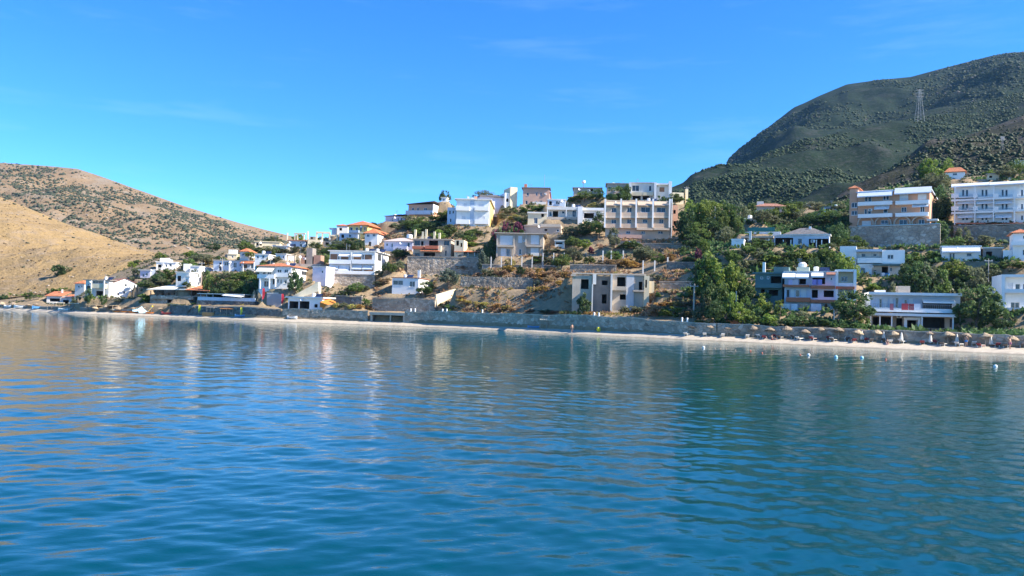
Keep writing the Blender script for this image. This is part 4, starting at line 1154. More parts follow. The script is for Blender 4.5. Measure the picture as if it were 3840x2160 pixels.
# derelict house by the shore
h = House('derelict_house', 'derelict concrete house with empty window openings above the sea wall', 7, 590, 1670, 525, 1120, 171, -4, 7, xr=1760, ref='derelict concrete house')
h.block(CONC, (590, 885, 535, 755), 0, 7, z0=0, wins=[(720, 835, 592, 740, 'o')]); h.block(ST_WARM, (590, 885, 757, 1120), 0.02, 7, z0=-3, wins=[(700, 800, 810, 1050, 'o')])
h.block(CONCD, (887, 1160, 545, 1140), .8, 7, z0=-3, wins=[(1035, 1120, 610, 680, 'o'), (1035, 1105, 820, 960, 'o')])
h.block(CONC, (1187, 1400, 525, 1130), 0, 7, z0=-3, wins=[(1265, 1390, 560, 700, 'o'), (1305, 1395, 820, 900, 'o')])
h.block(plaster('limewash', (0.56, 0.56, 0.56), .1, .25), (1402, 1520, 530, 980), -.15, 7, z0=-2); h.block(SAND, (1522, 1665, 530, 770), .1, 7, z0=2, wins=[(1592, 1645, 630, 760, 'o')]); h.block(CONC, (1522, 1665, 772, 1080), 0, 7, z0=-2)
h.flat(CONC, over=.25, th=.3); h.slab((570, 640, 515, 545), CONC, -1.0, .5, 'eave')
h.box('pier', WHITE2, *[h.loc(q, 800)[0] for q in (880, 898)], -1.4, .5, -2, h.loc(890, 670)[1]); h.block(WHITE2, (897, 950, 515, 670), -.5, .78, z0=h.loc(920, 670)[1])
h.box('pier', WHITE2, *[h.loc(q, 800)[0] for q in (1160, 1186)], -1.6, .5, -2, h.H + .1)
h.balcony((1185, 1400, 700, 760), CONC, .9); h.slab((1510, 1680, 755, 780), CONC, -1.0, -.2, 'balcony_slab')
h.block(CREAM, (1672, 1750, 540, 920), -.8, 5, z0=-3, wins=[(1690, 1715, 600, 720, 'o')]); h.box('balcony_box', CREAM, h.loc(1752, 700)[0], h.loc(1825, 700)[0], 0, 3, h.loc(1790, 800)[1], h.loc(1790, 620)[1])

# right part: long low blue house
h = House('long_low_house', 'long low white house with two verandahs under a grey roof among trees', 8, 1375, 2210, 495, 690, 176, -24, 8, ref='long low verandah house')
h.block(BLUEW, wins=[(1395, 1665, 530, 685, 'o'), (1735, 1805, 540, 630, 'w'), (1905, 2200, 545, 685, 'o')]); h.flat(WHITE2, over=.3, th=.25)
for q in (1520, 1635, 2020, 2100): h.col(q, 560, 690, WHITE, .2, .2)
h.pitched(SLATE, 2, h.W - .5, h.H + .3, 1.5, 8, .3, 1.7)
h.box('door', SHUTB, *[h.loc(q, 620)[0] for q in (1520, 1545)], 2.0, 2.1, .1, 2.2); h.chimney(7, 4, 2.4, .5, WHITE)
h = House('white_box_annex', 'small plain white box left of the long low verandah house', 8, 735, 920, 562, 700, 174, -20, 4)
h.block(WHITE, wins=[(800, 850, 575, 590)]); h.flat(WHITE, over=.1); h.chimney(3.6, 1, 2.0, .5)
h = House('vine_verandah', 'dark verandah under vines beside the long low house', 8, 925, 1368, 530, 680, 179, -22, 5)
h.block(CONCD, wins=[(1040, 1230, 570, 660, 'o'), (1260, 1340, 560, 660, 'o')]); h.slab((880, 1370, 505, 530), SAND, -1.5, 5, 'roof')
h = House('walled_yard', 'white walled yard with a green mesh fence above the vine verandah', 8, 920, 1480, 440, 485, 188, -20, 2, cat='wall')
h.block(WHITE); h.balcony((980, 1390, 372, 435), plain('green_mesh', (0.02, 0.16, 0.15), .7), .1)
h = House('far_roof_house', 'old house with a long brown roof among the high trees', 8, 1090, 1570, 60, 150, 262, -10, 6)
h.block(SAND, wins=[(1390, 1460, 70, 110, 'o')]); h.pitched(TILED, h=1.3, over=.4); h.box('stair_head', WHITE2, 1, 3, 2, 4, h.H, h.H + 2)
h = House('pale_tank_house', 'small pale house with white tanks in the upper trees', 8, 940, 1160, 245, 300, 228, -10, 4)
h.block(WHITE2, wins=[(1040, 1075, 255, 290)]); h.flat(WHITE, over=.2); h.tank(1.5, 1.5, 1.0, .6, False)
h = House('teal_roof_cottage', 'small cottage with teal canopy near the upper trees on the right', 8, 2125, 2410, 70, 150, 240, -16, 5)
h.block(BLUEW, wins=[(2160, 2250, 85, 140, 'o'), (2370, 2395, 70, 110)]); h.flat(TEAL, over=.3)
h = House('tiny_white_hut', 'tiny white hut high among the trees', 8, 1885, 1985, 12, 55, 290, -14, 3)
h.block(WHITE, wins=[(1910, 1950, 30, 50, 'o')]); h.flat(WHITE, over=.2)
# teal house
h = House('teal_house', 'two storey teal house half hidden by trees near the shore', 9, 1090, 1500, 190, 560, 153, -24, 7, ref='teal house')
h.block(TEAL, wins=[(1170, 1215, 230, 270), (1270, 1310, 225, 270), (1330, 1490, 225, 330, 'o'), (1180, 1240, 420, 500, 'o'), (1300, 1440, 430, 520, 'o')]); h.flat(TEAL, over=.5, th=.3)
h.box('roof_room', TEAL, h.loc(1360, 140)[0], h.loc(1590, 140)[0], 1.5, 4.5, h.H + .3, h.loc(1450, 85, 1.5)[1]); h.slab((1100, 1500, 340, 400), TEAL, -1.3, -.01, 'balcony_slab'); h.chimney(1.2, 1, 2.3, .5, WHITE)
# terracotta row house
h = House('terracotta_balcony_house', 'white row house with terracotta balcony edges and washing', 9, 1530, 2300, 165, 760, 149, -22, 8, ref='terracotta balcony house')
h.block(BLUEW, wins=[(1610, 1680, 265, 340, 'd'), (1760, 1860, 265, 345, 'o'), (1960, 2150, 245, 345, 'o'), (2225, 2260, 240, 290), (1570, 1610, 430, 540, 'D'), (1625, 1690, 420, 540, 's'), (1700, 1770, 430, 540, 'd'), (1785, 1870, 420, 540, 's'), (1950, 2040, 430, 550, 'o'), (2130, 2280, 440, 540, 'o'),
    (1620, 1720, 640, 740, 'o'), (1760, 1890, 640, 740, 'd'), (2000, 2100, 640, 740, 'o')])
h.flat(WHITE2, over=.2, th=.2)
h.balcony((1510, 1910, 350, 385), TERRA, 1.3); h.balcony((1930, 2300, 365, 405), TERRA, 1.3); h.balcony((1560, 1925, 545, 610), TERRA, 1.4); h.balcony((1930, 2320, 580, 625), TERRA, 1.5)
h.awning((1510, 1705, 165, 240), WHITE, 1.2); h.awning((1715, 1905, 175, 240), WHITE, 1.2); h.awning((1945, 2125, 160, 225), WHITE, 1.2)
h.box('stair_head', plaster('pale_green', (0.52, 0.58, 0.46)), h.loc(1715, 120)[0], h.loc(1905, 120)[0], 2, 5, h.H + .2, h.loc(1800, 85, 2)[1]); u = h.loc(1805, 60, 3)[0]
MB().lathe((u, 3.5, h.loc(1805, 85, 2)[1]), [(.01, 0), (.7, 0), (.75, .7), (.4, 1.0), (.01, 1.0)], 12).build('water_tank', TANKM, h.e)
h.pitched(TILED, h.loc(2180, 170)[0], h.loc(2300, 170)[0], h.H - .6, -1.3, -.02, .1, .6, 'lean', 'porch_roof')
for q, c_ in ((1640, (0.55, 0.45, 0.62)), (1700, (0.6, 0.5, 0.55)), (2000, (0.35, 0.25, 0.55)), (2060, (0.35, 0.28, 0.6))):
    u, zz = h.loc(q, 290, -1.35); h.box('hung_cloth', plain('cloth_%d' % q, c_, .9), u - .5, u + .5, -1.36, -1.33, zz - .8, zz + .2)
for q, c_ in ((1560, (0.7, 0.66, 0.58)), (1655, (0.75, 0.75, 0.78)), (2015, (0.75, 0.68, 0.74))):
    u, zz = h.loc(q, 690, -1.35); h.box('hung_cloth', plain('cloth_%d' % q, c_, .9), u - .9, u + .9, -1.36, -1.33, zz - .8, zz + .6)
h = House('white_frame_tower', 'narrow white house front with framed balconies right of the terracotta house', 11, 110, 385, 385, 810, 147, -20, 7, ref='narrow white framed house')
x0, x1, zb, zt = h.block(CREAM, (150, 350, 420, 800), 1.6, 7, z0=-3, wins=[(185, 270, 475, 545, 'd'), (160, 270, 650, 715, 'w'), (290, 340, 650, 700)])
h.block(WHITE, (110, 150, 385, 810), -.1, 7, z0=-3); h.block(WHITE, (350, 388, 385, 810), -.1, 7, z0=-3)
h.slab((151, 349, 383, 412), WHITE, -.1, 7, 'roof'); h.balcony((151, 349, 560, 605), WHITE, 1.2, y=1.3); h.balcony((120, 365, 605, 640), TERRA, .35); h.balcony((151, 349, 740, 800), WHITE, 1.2, y=1.3)
# orange hotel
h = House('orange_hotel', 'orange hotel with white balconies and an arcade of arches on a stone wall', 10, 345, 1305, 420, 925, 193, -32, 9, xr=1400, cat='hotel', ref='orange arcade hotel')
UP = [(440, 475, 485, 560, 'd'), (485, 530, 485, 560, 'd'), (685, 720, 475, 540, 'd'), (725, 765, 475, 540, 'd'), (905, 1025, 455, 540, 's'), (1150, 1270, 455, 530, 's'), (435, 470, 655, 735, 'd'), (480, 525, 655, 735, 'd'), (690, 745, 640, 710, 'd'), (930, 1000, 630, 700, 'd'), (1180, 1245, 620, 700, 'd'),
      (400, 525, 815, 915, 's'), (655, 755, 805, 860, 'w'), (900, 1010, 800, 900, 'd'), (1160, 1240, 795, 900, 'd')]
h.block(PEACH, wins=UP)
h.flat(BLUEW, over=.4, th=.25)
h.awning((350, 820, 410, 480), AWN, 1.5); h.awning((845, 1340, 365, 440), AWN, 1.5)
for a_ in ((345, 805, 555, 605), (850, 1300, 540, 590), (345, 805, 720, 770), (850, 1290, 705, 755)): h.balcony(a_, WHITE, 1.5)
for a_ in ((575, 775, 600, 650), (1080, 1300, 575, 620)): h.awning(a_, AWN, 1.4)
for cx in (455, 690, 945, 1185):
    u, zc = h.loc(cx, 860); m = MB(); ra, rb = 1.9, 1.6; n = 10
    for i in range(n):
        p, q = math.pi * i / n, math.pi * (i + 1) / n
        m.quadbox([(u - ra * math.cos(p), -.9, zc + ra * math.sin(p)), (u - ra * math.cos(q), -.9, zc + ra * math.sin(q)), (u - rb * math.cos(q), -.9, zc + rb * math.sin(q)), (u - rb * math.cos(p), -.9, zc + rb * math.sin(p)),
                   (u - ra * math.cos(p), -.3, zc + ra * math.sin(p)), (u - ra * math.cos(q), -.3, zc + ra * math.sin(q)), (u - rb * math.cos(q), -.3, zc + rb * math.sin(q)), (u - rb * math.cos(p), -.3, zc + rb * math.sin(p))])
    m.box(u - ra, u - rb, -.9, -.3, -.5, zc); m.box(u + rb, u + ra, -.9, -.3, -.5, zc)
    m.build('arch', SAND, h.e)
h.block(PEACH, (235, 345, 375, 780), .5, 7, z0=-4, wins=[(260, 340, 570, 640, 'w'), (260, 340, 680, 740, 'w')]); u0 = h.loc(235, 380, .5)[0]
h.pitched(TILE, u0, 0, h.loc(290, 385, .5)[1], .5, 6, .3, .8)
h.box('canopy', WHITE2, *[h.loc(q, 815, -2)[0] for q in (1280, 1425)], -3, 0, h.loc(1350, 820, -2)[1], h.loc(1350, 795, -2)[1]); h.col(1310, 820, 920, METAL, .15, -2.5, 'post'); h.col(1395, 820, 920, METAL, .15, -2.5, 'post')
h.balcony((345, 1440, 865, 925), plain('blue_glass_rail', (0.25, 0.45, 0.52), .25), 3.2, CONC, rail=False)
retaining('retaining_wall', 'high pale stone wall carrying the orange arcade hotel', 10, 175, 1450, 890, 1190, 188, -32, ST_PALE, th=.9, found=3)
retaining('retaining_wall', 'end face of stone beside the shrubs right of the orange hotel', 10, 1418, 1462, 870, 1160, 189, 20, ST_WARM, th=.8, cap=False)
# white hotel right
h = House('white_balcony_hotel', 'white three storey hotel with long balconies at the right edge', 10, 1650, 2660, 345, 870, 190, -33, 9, cat='hotel', ref='white balcony hotel')
ww = []
for cx in (1770, 2030, 2300, 2560):
    for (c_, d_) in ((395, 490), (585, 665), (740, 810)):
        ww += [(cx - 28, cx + 8, c_, d_, 'd'), (cx + 22, cx + 60, c_, d_, 'd')]
h.block(WHITE, wins=ww); h.flat(WHITE, over=.5, th=.3)
h.awning((1605, 2110, 310, 345), AWN, 1.5); h.awning((2115, 2660, 285, 320), AWN, 1.5)
for (c_, d_) in ((495, 530), (668, 705)):
    h.slab((1600, 2665, c_ + 12, d_), WHITE, -1.6, -.01, 'balcony_slab')
    for (a_, b_) in ((1600, 1700), (1890, 1955), (2160, 2235), (2425, 2490)): h.balcony((a_, b_, c_ - 45, c_ + 11), WHITE, 1.6)
    for (a_, b_) in ((1702, 1888), (1957, 2158), (2237, 2423), (2492, 2665)): h.balcony((a_, b_, c_ - 25, c_ + 10), METAL, 1.55, WHITE, rail=True)
for (a_, b_) in ((1690, 1910), (1940, 2160), (2190, 2420)):
    h.awning((a_, b_, 520, 575), AWN, 1.3); h.awning((a_, b_ - 5, 702, 765), AWN, 1.3)
for q in (1650, 1920, 2170, 2450): h.col(q, 350, 870, WHITE, .25, -1.5)
for q in range(1700, 2600, 60):
    u, zz = h.loc(q, 850, -1.8); h.box('flower_box', TERRA, u - .5, u + .5, -2.0, -1.7, zz - .2, zz + .15)
retaining('retaining_wall', 'stone terrace wall below the white balcony hotel', 10, 1630, 2680, 880, 1130, 187, -33, ST_WARM, th=.9)
h = House('red_hip_house', 'small white house with red hipped roof above the right hotels', 10, 1520, 1785, 165, 265, 228, -26, 7, xr=1985, ref='red hipped house')
h.block(WHITE, wins=[(1620, 1680, 175, 205, 'w')], rwins=[(.4, .55, h.H - 1.6, h.H - .5)]); h.pitched(TILE, h=1.4, over=.4); h.block(CONCD, (1570, 2060, 268, 320), -.5, 6, z0=-3, wins=[(1620, 1700, 275, 300, 'o')])
h = House('upper_garden_wall', 'low cream garden building on the far right above the white hotel', 10, 2080, 2240, 190, 270, 226, -28, 4)
h.block(CREAM, wins=[(2110, 2150, 210, 240, 'o')]); h.flat(SAND, over=.3)
h = House('edge_villa', 'small villa at the top right edge with pale walls', 10, 2450, 2600, 20, 110, 232, -30, 5)
h.block(CREAM, wins=[(2500, 2550, 40, 80, 'w')]); h.flat(WHITE2, over=.2)
# white house below the orange hotel
h = House('stepped_white_house', 'stepped white house with porch and blue barrels below the orange hotel', 11, 400, 1020, 310, 485, 166, -24, 7, ref='stepped white house')
h.block(WHITE, (410, 590, 312, 490), 0, 7, z0=-3, wins=[(440, 505, 360, 425, 'w')]); h.block(WHITE2, (592, 960, 330, 480), 1.6, 7, z0=-2, wins=[(605, 655, 345, 410, 'w'), (720, 800, 350, 470, 'o'), (820, 860, 355, 410, 'w')])
h.block(WHITE, (172, 390, 80, 330), .5, 6, z0=-3); h.block(WHITE2, (392, 720, 130, 309), 1.2, 7, z0=1.5, wins=[(450, 510, 175, 225, 'd'), (605, 655, 175, 215, 'w')]); h.block(WHITE, (722, 1020, 130, 309), -.2, 6, z0=h.loc(870, 309)[1], wins=[(790, 875, 190, 250, 'w')])
h.slab((392, 722, 120, 150), BLUEW, -.6, 1.19, 'canopy'); h.balcony((400, 720, 235, 300), WHITE, 1.6, y=1.2); h.slab((600, 965, 312, 332), TEAL, -1.2, 1.59, 'canopy'); h.col(815, 325, 480, METAL, .12, -1.0, 'post')
for q in (590, 660): h.col(q, 150, 240, METAL, .08, -.3, 'post')
u, zz = h.loc(790, 520, -1); MB().lathe((u, -1, zz), [(.01, 0), (.45, 0), (.45, 1.4), (.01, 1.45)], 10).build('barrel', plain('blue_plastic', (0.03, 0.16, 0.36), .4), h.e)
u, zz = h.loc(738, 505, -1); MB().lathe((u, -1, zz), [(.01, 0), (.4, 0), (.4, 1.2), (.01, 1.25)], 10).build('barrel', TANKM, h.e)
h = House('awning_cottage', 'white cottage with a long pale awning on a stone storey at the right', 11, 1500, 2010, 90, 280, 168, -26, 7, ref='white cottage with long awning')
h.block(WHITE, wins=[(1600, 1635, 170, 275, 'd'), (1640, 1675, 170, 275, 'd'), (1825, 1895, 170, 215, 'w')]); h.flat(WHITE, over=.2, th=.25); h.awning((1505, 2000, 85, 150), AWN, 1.4); h.balcony((1500, 2010, 255, 292), WHITE, 1.3, rail=True)
h.block(ST_WARM, (1500, 2010, 294, 480), .01, 7, z0=-9, wins=[(1590, 1680, 375, 450, 'o'), (1820, 1900, 370, 440, 'o')], name='stone_storey')
h = House('right_white_house', 'white house corner with a red tile edge at the right edge of town', 10, 2425, 2640, 985, 1360, 163, -26, 6)
h.block(WHITE, wins=[(2555, 2600, 1200, 1280, 'w'), (2560, 2600, 1010, 1060, 'w')]); h.pitched(TILE, h=.9, over=.5); h.block(WHITE, (2295, 2420, 1210, 1360), .5, 4, z0=-2); h.balcony((2410, 2640, 1090, 1145), WHITE, .9)
h = House('right_apartment', 'white two storey apartment block with framed balconies at the right shore edge', 11, 2285, 2680, 455, 950, 143, -20, 8, cat='apartment block', ref='white framed apartment block')
h.block(WHITE, (2330, 2680, 470, 960), 1.5, 8, z0=-3, wins=[(2460, 2530, 570, 655, 'd'), (2370, 2430, 560, 650, 's'), (2400, 2520, 810, 890, 'w'), (2560, 2640, 570, 655, 'w')]); h.block(WHITE, (2283, 2328, 450, 960), -.1, 8, z0=-3); h.slab((2329, 2680, 450, 485), WHITE, -.1, 8, 'roof')
for c_ in ((640, 690), (885, 935)): h.balcony((2329, 2680, *c_), WHITE, 1.5, y=1.4)
h.awning((2329, 2680, 950, 1000), AWNC, 2.0); h.block(CONCD, (2340, 2680, 1000, 1190), 1.2, 8, z0=-4, wins=[(2420, 2660, 1010, 1150, 'o')])
# long front building
h = House('shore_guesthouse', 'long two storey pale guesthouse with balcony and washing behind the thatched umbrellas', 11, 570, 1740, 705, 1200, 144, -17, 9, cat='guesthouse', ref='long shore guesthouse')
h.block(BLUEW, (570, 1740, 705, 945), 0, 9, z0=h.loc(1150, 945)[1], wins=[(685, 725, 765, 885, 'd'), (740, 800, 760, 890, 's'), (820, 870, 760, 890, 's'), (895, 940, 750, 890, 'd'), (1010, 1055, 775, 890, 'd'), (1070, 1130, 760, 890, 's'), (1250, 1640, 810, 905, 'o'), (1690, 1720, 830, 900, 'D')])
h.block(CONC, (570, 1640, 985, 1210), 1.0, 9, z0=-3, wins=[(605, 690, 1005, 1110, 'o'), (705, 865, 1005, 1110, 'o'), (910, 1005, 1010, 1130, 'o'), (1050, 1190, 1050, 1185, 'o'), (1255, 1540, 1015, 1150, 'o'), (1605, 1638, 1030, 1140, 'D')])
h.slab((555, 1770, 688, 722), WHITE, -1.6, 9, 'roof'); h.slab((600, 1730, 905, 945), WHITE, -1.5, -.01, 'balcony_slab'); h.slab((515, 1710, 960, 995), WHITE, -2.6, 1, 'terrace_canopy')
h.balcony((610, 1735, 840, 906), METAL, 1.45, WHITE, rail=True); h.awning((1240, 1660, 770, 810), WHITE, 1.4)
for q in (575, 695, 850, 1245, 1650): h.col(q, 995, 1190, WHITE, .2, -2.3, 'post')
h.block(WHITE, (1010, 1050, 1010, 1190), -1.0, .9, z0=-2); h.block(WHITE, (1190, 1225, 1010, 1190), -1.0, .9, z0=-2); h.slab((1051, 1189, 1010, 1045), WHITE, -1.0, .9, 'lintel')
for q, c_ in ((1060, (0.55, 0.08, 0.09)), (1145, (0.72, 0.74, 0.8)), (850, (0.35, 0.14, 0.18))):
    u, zz = h.loc(q, 870, -1.6); h.box('hung_cloth', plain('towel_%d' % q, c_, .9), u - (1.0 if q > 1000 else .3), u + (1.0 if q > 1000 else .3), -1.56, -1.52, zz - .6, zz + .55)
h.box('roof_hut', CONC, *[h.loc(q, 640, 3)[0] for q in (935, 1090)], 3, 6, h.H + .1, h.loc(1000, 600, 3)[1]); h.box('roof_box', WHITE, *[h.loc(q, 640, 3)[0] for q in (640, 770)], 3, 5, h.H + .1, h.loc(700, 655, 3)[1])
for i in range(6):
    u = h.loc(660 + i * 140, 1170, -1.5)[0]; h.box('table', SHUTB, u, u + 1.1, -1.9, -.9, -.4, .75)
# square concrete shrine with round window
h = House('round_window_block', 'square concrete block with a big round brown opening above the thatched umbrellas', 9, 655, 860, 795, 962, 146.5, -20, 3, cat='concrete block', ref='block with round opening')
h.block(CONC); h.box('cap', CONC, .1, 2.4, .2, 1.2, h.H + .003, h.H + .5)
u, zz = h.loc(752, 885)
m = MB()
for i in range(20):
    p, q = 2 * math.pi * i / 20, 2 * math.pi * (i + 1) / 20
    m.quadbox([(u + 1.35 * math.cos(p), -.06, zz + 1.35 * math.sin(p)), (u + 1.35 * math.cos(q), -.06, zz + 1.35 * math.sin(q)), (u + 1.2 * math.cos(q), -.06, zz + 1.2 * math.sin(q)), (u + 1.2 * math.cos(p), -.06, zz + 1.2 * math.sin(p)),
               (u + 1.35 * math.cos(p), -.003, zz + 1.35 * math.sin(p)), (u + 1.35 * math.cos(q), -.003, zz + 1.35 * math.sin(q)), (u + 1.2 * math.cos(q), -.003, zz + 1.2 * math.sin(q)), (u + 1.2 * math.cos(p), -.003, zz + 1.2 * math.sin(p))])
m.build('round_frame', CONCD, h.e)
m = MB(); m.poly([(u + 1.2 * math.cos(2 * math.pi * i / 20), -.02, zz + 1.2 * math.sin(2 * math.pi * i / 20)) for i in range(20)]); m.build('round_panel', SHUTB, h.e)
h.box('mast', METAL, 1.6, 1.75, .4, .55, h.H + .5, h.H + 4.2)

# smaller houses that fill the gaps
def infill(name, label, reg, x0, x1, yt, yb, D, psi, mat, wins, roof='flat', xr=None, rm=None, dep=6):
    h = House(name, label, reg, x0, x1, yt, yb, D, psi, dep, xr)
    h.block(mat, wins=wins)
    if roof == 'flat': h.flat(rm or WHITE2, over=.25)
    else: h.pitched(rm or TILE, h=1.1, over=.4, kind=roof)
    return h
infill('solar_roof_cottage', 'small white cottage with solar tank above the awning house', 12, 225, 430, 705, 775, 250, -2, WHITE, [(250, 285, 720, 760), (330, 370, 715, 755, 'w')]).tank(2, 2)
infill('blue_roof_house', 'grey blue house tucked below the pink brown skyline house', 6, 375, 640, 440, 535, 263, -5, BLUEW, [(400, 440, 460, 520, 'o'), (500, 560, 455, 510, 'w')])
infill('garden_room', 'low white garden room just right of the concrete villa', 6, 485, 630, 1060, 1170, 229, -4, WHITE2, [(500, 600, 1080, 1110, 'o')])
infill('grey_shed', 'dark grey shed left of the white house corner at the right edge', 11, 2040, 2290, 110, 270, 166, -24, CONCD, [(2080, 2160, 150, 250, 'o')])
infill('stone_shed', 'small grey shed above the right apartment block', 11, 2160, 2270, 640, 740, 150, -22, CONC, [(2190, 2220, 670, 710)])
infill('ridge_cottage', 'tiny white ridge cottage between peach house and big white house', 5, 865, 945, 410, 470, 296, -6, WHITE, [(890, 915, 425, 455)])
infill('grey_roof_house', 'long grey roofed house behind the big white house', 5, 1480, 1820, 400, 500, 290, -5, LILAC, [(1600, 1640, 430, 480), (1720, 1760, 430, 480)], 'hip', None, SLATE)
infill('white_cube_house', 'white cube house in the trees above the terrace restaurant', 2, 860, 925, 640, 770, 243, -10, WHITE, [(875, 900, 670, 710)])
infill('pale_gable_cottage', 'pale cottage with red roof behind the left beach palms', 1, 1130, 1270, 740, 830, 285, -10, WHITE2, [(1170, 1200, 770, 800), (1220, 1245, 770, 800)], 'hip')
infill('terrace_cottage', 'cream cottage between the long pale house and the cream villa', 2, 1960, 2110, 300, 370, 274, 0, CREAM, [(1990, 2020, 320, 360), (2060, 2085, 320, 360)])
infill('tile_cottage', 'small tiled cottage left of the skeleton house', 12, 0, 130, 660, 735, 262, -4, WHITE2, [(30, 60, 680, 720), (85, 110, 680, 720)], 'hip')
infill('square_white_house', 'square white house left of the unfinished brick house', 12, 540, 690, 700, 790, 246, -8, WHITE, [(570, 605, 720, 760), (640, 665, 720, 760)])

# aerials, dishes, tanks and air conditioners that most of the houses carry
rc = random.Random(31)
for h in HOUSES:
    if h.W < 5 or h.tagname in ('low_taverna', 'terrace_restaurant', 'walled_yard', 'round_window_block', 'derelict_house', 'grey_block', 'beach_bar'): continue
    if rc.random() < .7: h.aerial(rc.uniform(.15, .85) * h.W, h.depth * rc.uniform(.3, .7), rc.uniform(1.8, 3.0))
    if rc.random() < .5: h.tank(rc.uniform(.15, .8) * h.W, h.depth * .6, rc.uniform(.8, 1.2), rc.uniform(.4, .55), rc.random() < .6)
    if rc.random() < .6: h.cooler(rc.uniform(.1, .85) * h.W, h.H * rc.uniform(.35, .7))
    if rc.random() < .5: h.dish(rc.uniform(.1, .9) * h.W, h.H - .5)
# ------------------------------------------------------------------ sea walls and promenade
def sea_wall(label, pxa, pxb, mat, th=0.55, step=5.0):
    px = np.arange(pxa, pxb + 1, step)
    nz = 9
    V, F = [], []
    def P(p, s, z):
        D = float(D0(p)) + float(BW(p)) + s
        return ((p - 1920) / FPX * D, D, z)
    o0 = Vector(P((pxa + pxb) / 2, 0, 0.4))
    for k, s in ((0, 0), (1, th)):
        for j in range(nz + 1):
            for p in px:
                zt = float(wall_top(p)) + mnoise.noise(Vector((p * .013, 7.7, 0))) * .30 + mnoise.noise(Vector((p * .06, 2.7, 0))) * .12
                z = 0.2 + (zt - 0.2) * j / nz
                a = Vector(P(p, s, z))
                if k == 0:
                    a.y += mnoise.noise(a * 1.3) * .13 - (j / nz) * -.18
                V.append(tuple(a - o0))
    nx = len(px) - 1
    n = (nx + 1) * (nz + 1)
    for j in range(nz):
        for i in range(nx):
            a = j * (nx + 1) + i
            F.append((a, a + 1, a + nx + 2, a + nx + 1)); F.append((n + a + 1, n + a, n + a + nx + 1, n + a + nx + 2))
    for i in range(nx):
        a = nz * (nx + 1) + i; F.append((a, a + 1, n + a + 1, n + a))
    for j in range(nz):
        a = j * (nx + 1); F.append((n + a, a, a + nx + 1, n + a + nx + 1))
        a += nx; F.append((a, n + a, n + a + nx + 1, a + nx + 1))
    e = link('sea_wall', None, None, None, o0)
    tag(e, label, 'sea wall')
    link('masonry', mesh('masonry', V, F), mat, e)
    m = MB()
    for i in range(0, nx, 4):
        k = min(i + 4, nx)
        a, b = Vector(V[nz * (nx + 1) + i]), Vector(V[nz * (nx + 1) + k]); c, d = Vector(V[n + nz * (nx + 1) + k]), Vector(V[n + nz * (nx + 1) + i])
        up, t = Vector((0, 0, .02)), Vector((0, 0, .16))
        m.quadbox([a + up, b + up, c + up, d + up, a + up + t, b + up + t, c + up + t, d + up + t])
    m.build('coping', CONC, e)

sea_wall('dark stone sea wall below the terrace restaurant and long low taverna', 640, 1058, ST_DARK)
sea_wall('grey rubble sea wall in front of the white beach kiosk', 1062, 1384, ST_GREY)
sea_wall('long grey rubble sea wall below the derelict concrete house', 1520, 2690, ST_GREY)
sea_wall('stone sea wall behind the row of thatched umbrellas on the right', 2694, 4200, stone('brown_grey_rubble', [(0.27, 0.215, 0.16), (0.46, 0.385, 0.30), (0.33, 0.27, 0.20), (0.58, 0.50, 0.41)], 1.2, (0.30, 0.25, 0.2)))
sea_wall('low grey stone edge of the beach terrace at the far left', -400, 500, ST_WARM)

# boat shelter built into the wall
h = House('boat_shelter', 'concrete boat shelter with a wide dark opening in the sea wall', 3, 1725, 2240, 1175, 1330, float(D0(1450)) + 3.8, -25, 7, cat='boat shelter', ref='boat shelter in the sea wall', found=.6, pad=False)
zt = h.loc(1980, 1215)[1]
add_pad(h.O, h.psi, -.3, h.W + .3, -1.0, 7.2, h.O.z - .5)
h.box('pier', CONC, 0, .45, 0, 7, -.6, zt); h.box('pier', CONC, h.W - .45, h.W, 0, 7, -.6, zt); h.box('lintel', CONC, -.2, h.W + .2, -.25, 7.1, zt + .003, h.H)
h.box('back_wall', ROOM_SHADE, .46, h.W - .46, 6.5, 6.9, -.6, zt); h.box('floor', ROOM_SHADE, .46, h.W - .46, .6, 6.49, -.6, .1)  # shelter interior darkened by colour to hold its shade
for a_ in (.46, h.W - .52): h.box('shade_lining', ROOM_SHADE, a_, a_ + .06, .5, 6.49, .101, zt)  # thin dark sheets painting shade over the pier sides
u = h.W * .55
h.box('post', CONC, u, u + .3, .3, .6, -.6, zt)

# cream staircase beside the kiosk
h = House('stairway', 'sunlit cream stairway with a sloping parapet above the beach kiosk', 3, 550, 940, 710, 965, 220, -10, 2.2, cat='stairway', ref='cream stairway', pad=False, found=1)
a0, a1 = h.loc(550, 965), h.loc(620, 880); b0, b1 = h.loc(940, 820), h.loc(940, 715)
m = MB(); m.quadbox([(a0[0], 0, a0[1] - .6), (b0[0], 0, b0[1] - .6), (b0[0], .3, b0[1] - .6), (a0[0], .3, a0[1] - .6), (a0[0], 0, a0[1] + .75), (b1[0], 0, b1[1]), (b1[0], .3, b1[1]), (a0[0], .3, a0[1] + .75)])
m.build('parapet', CREAM, h.e)
n = 18
for i in range(n):
    xa, xb = a0[0] + (b0[0] - a0[0]) * i / n, a0[0] + (b0[0] - a0[0]) * (i + 1) / n
    zz = a0[1] + (b1[1] - 1.0 - a0[1]) * (i + 1) / n
    h.box('step', CONC, xa, xb - .004, .31, 2.0, zz - 2.5, zz)
h.box('wall', CREAM, h.loc(880, 720)[0], h.loc(945, 720)[0], .31, 1.2, -2, h.H)
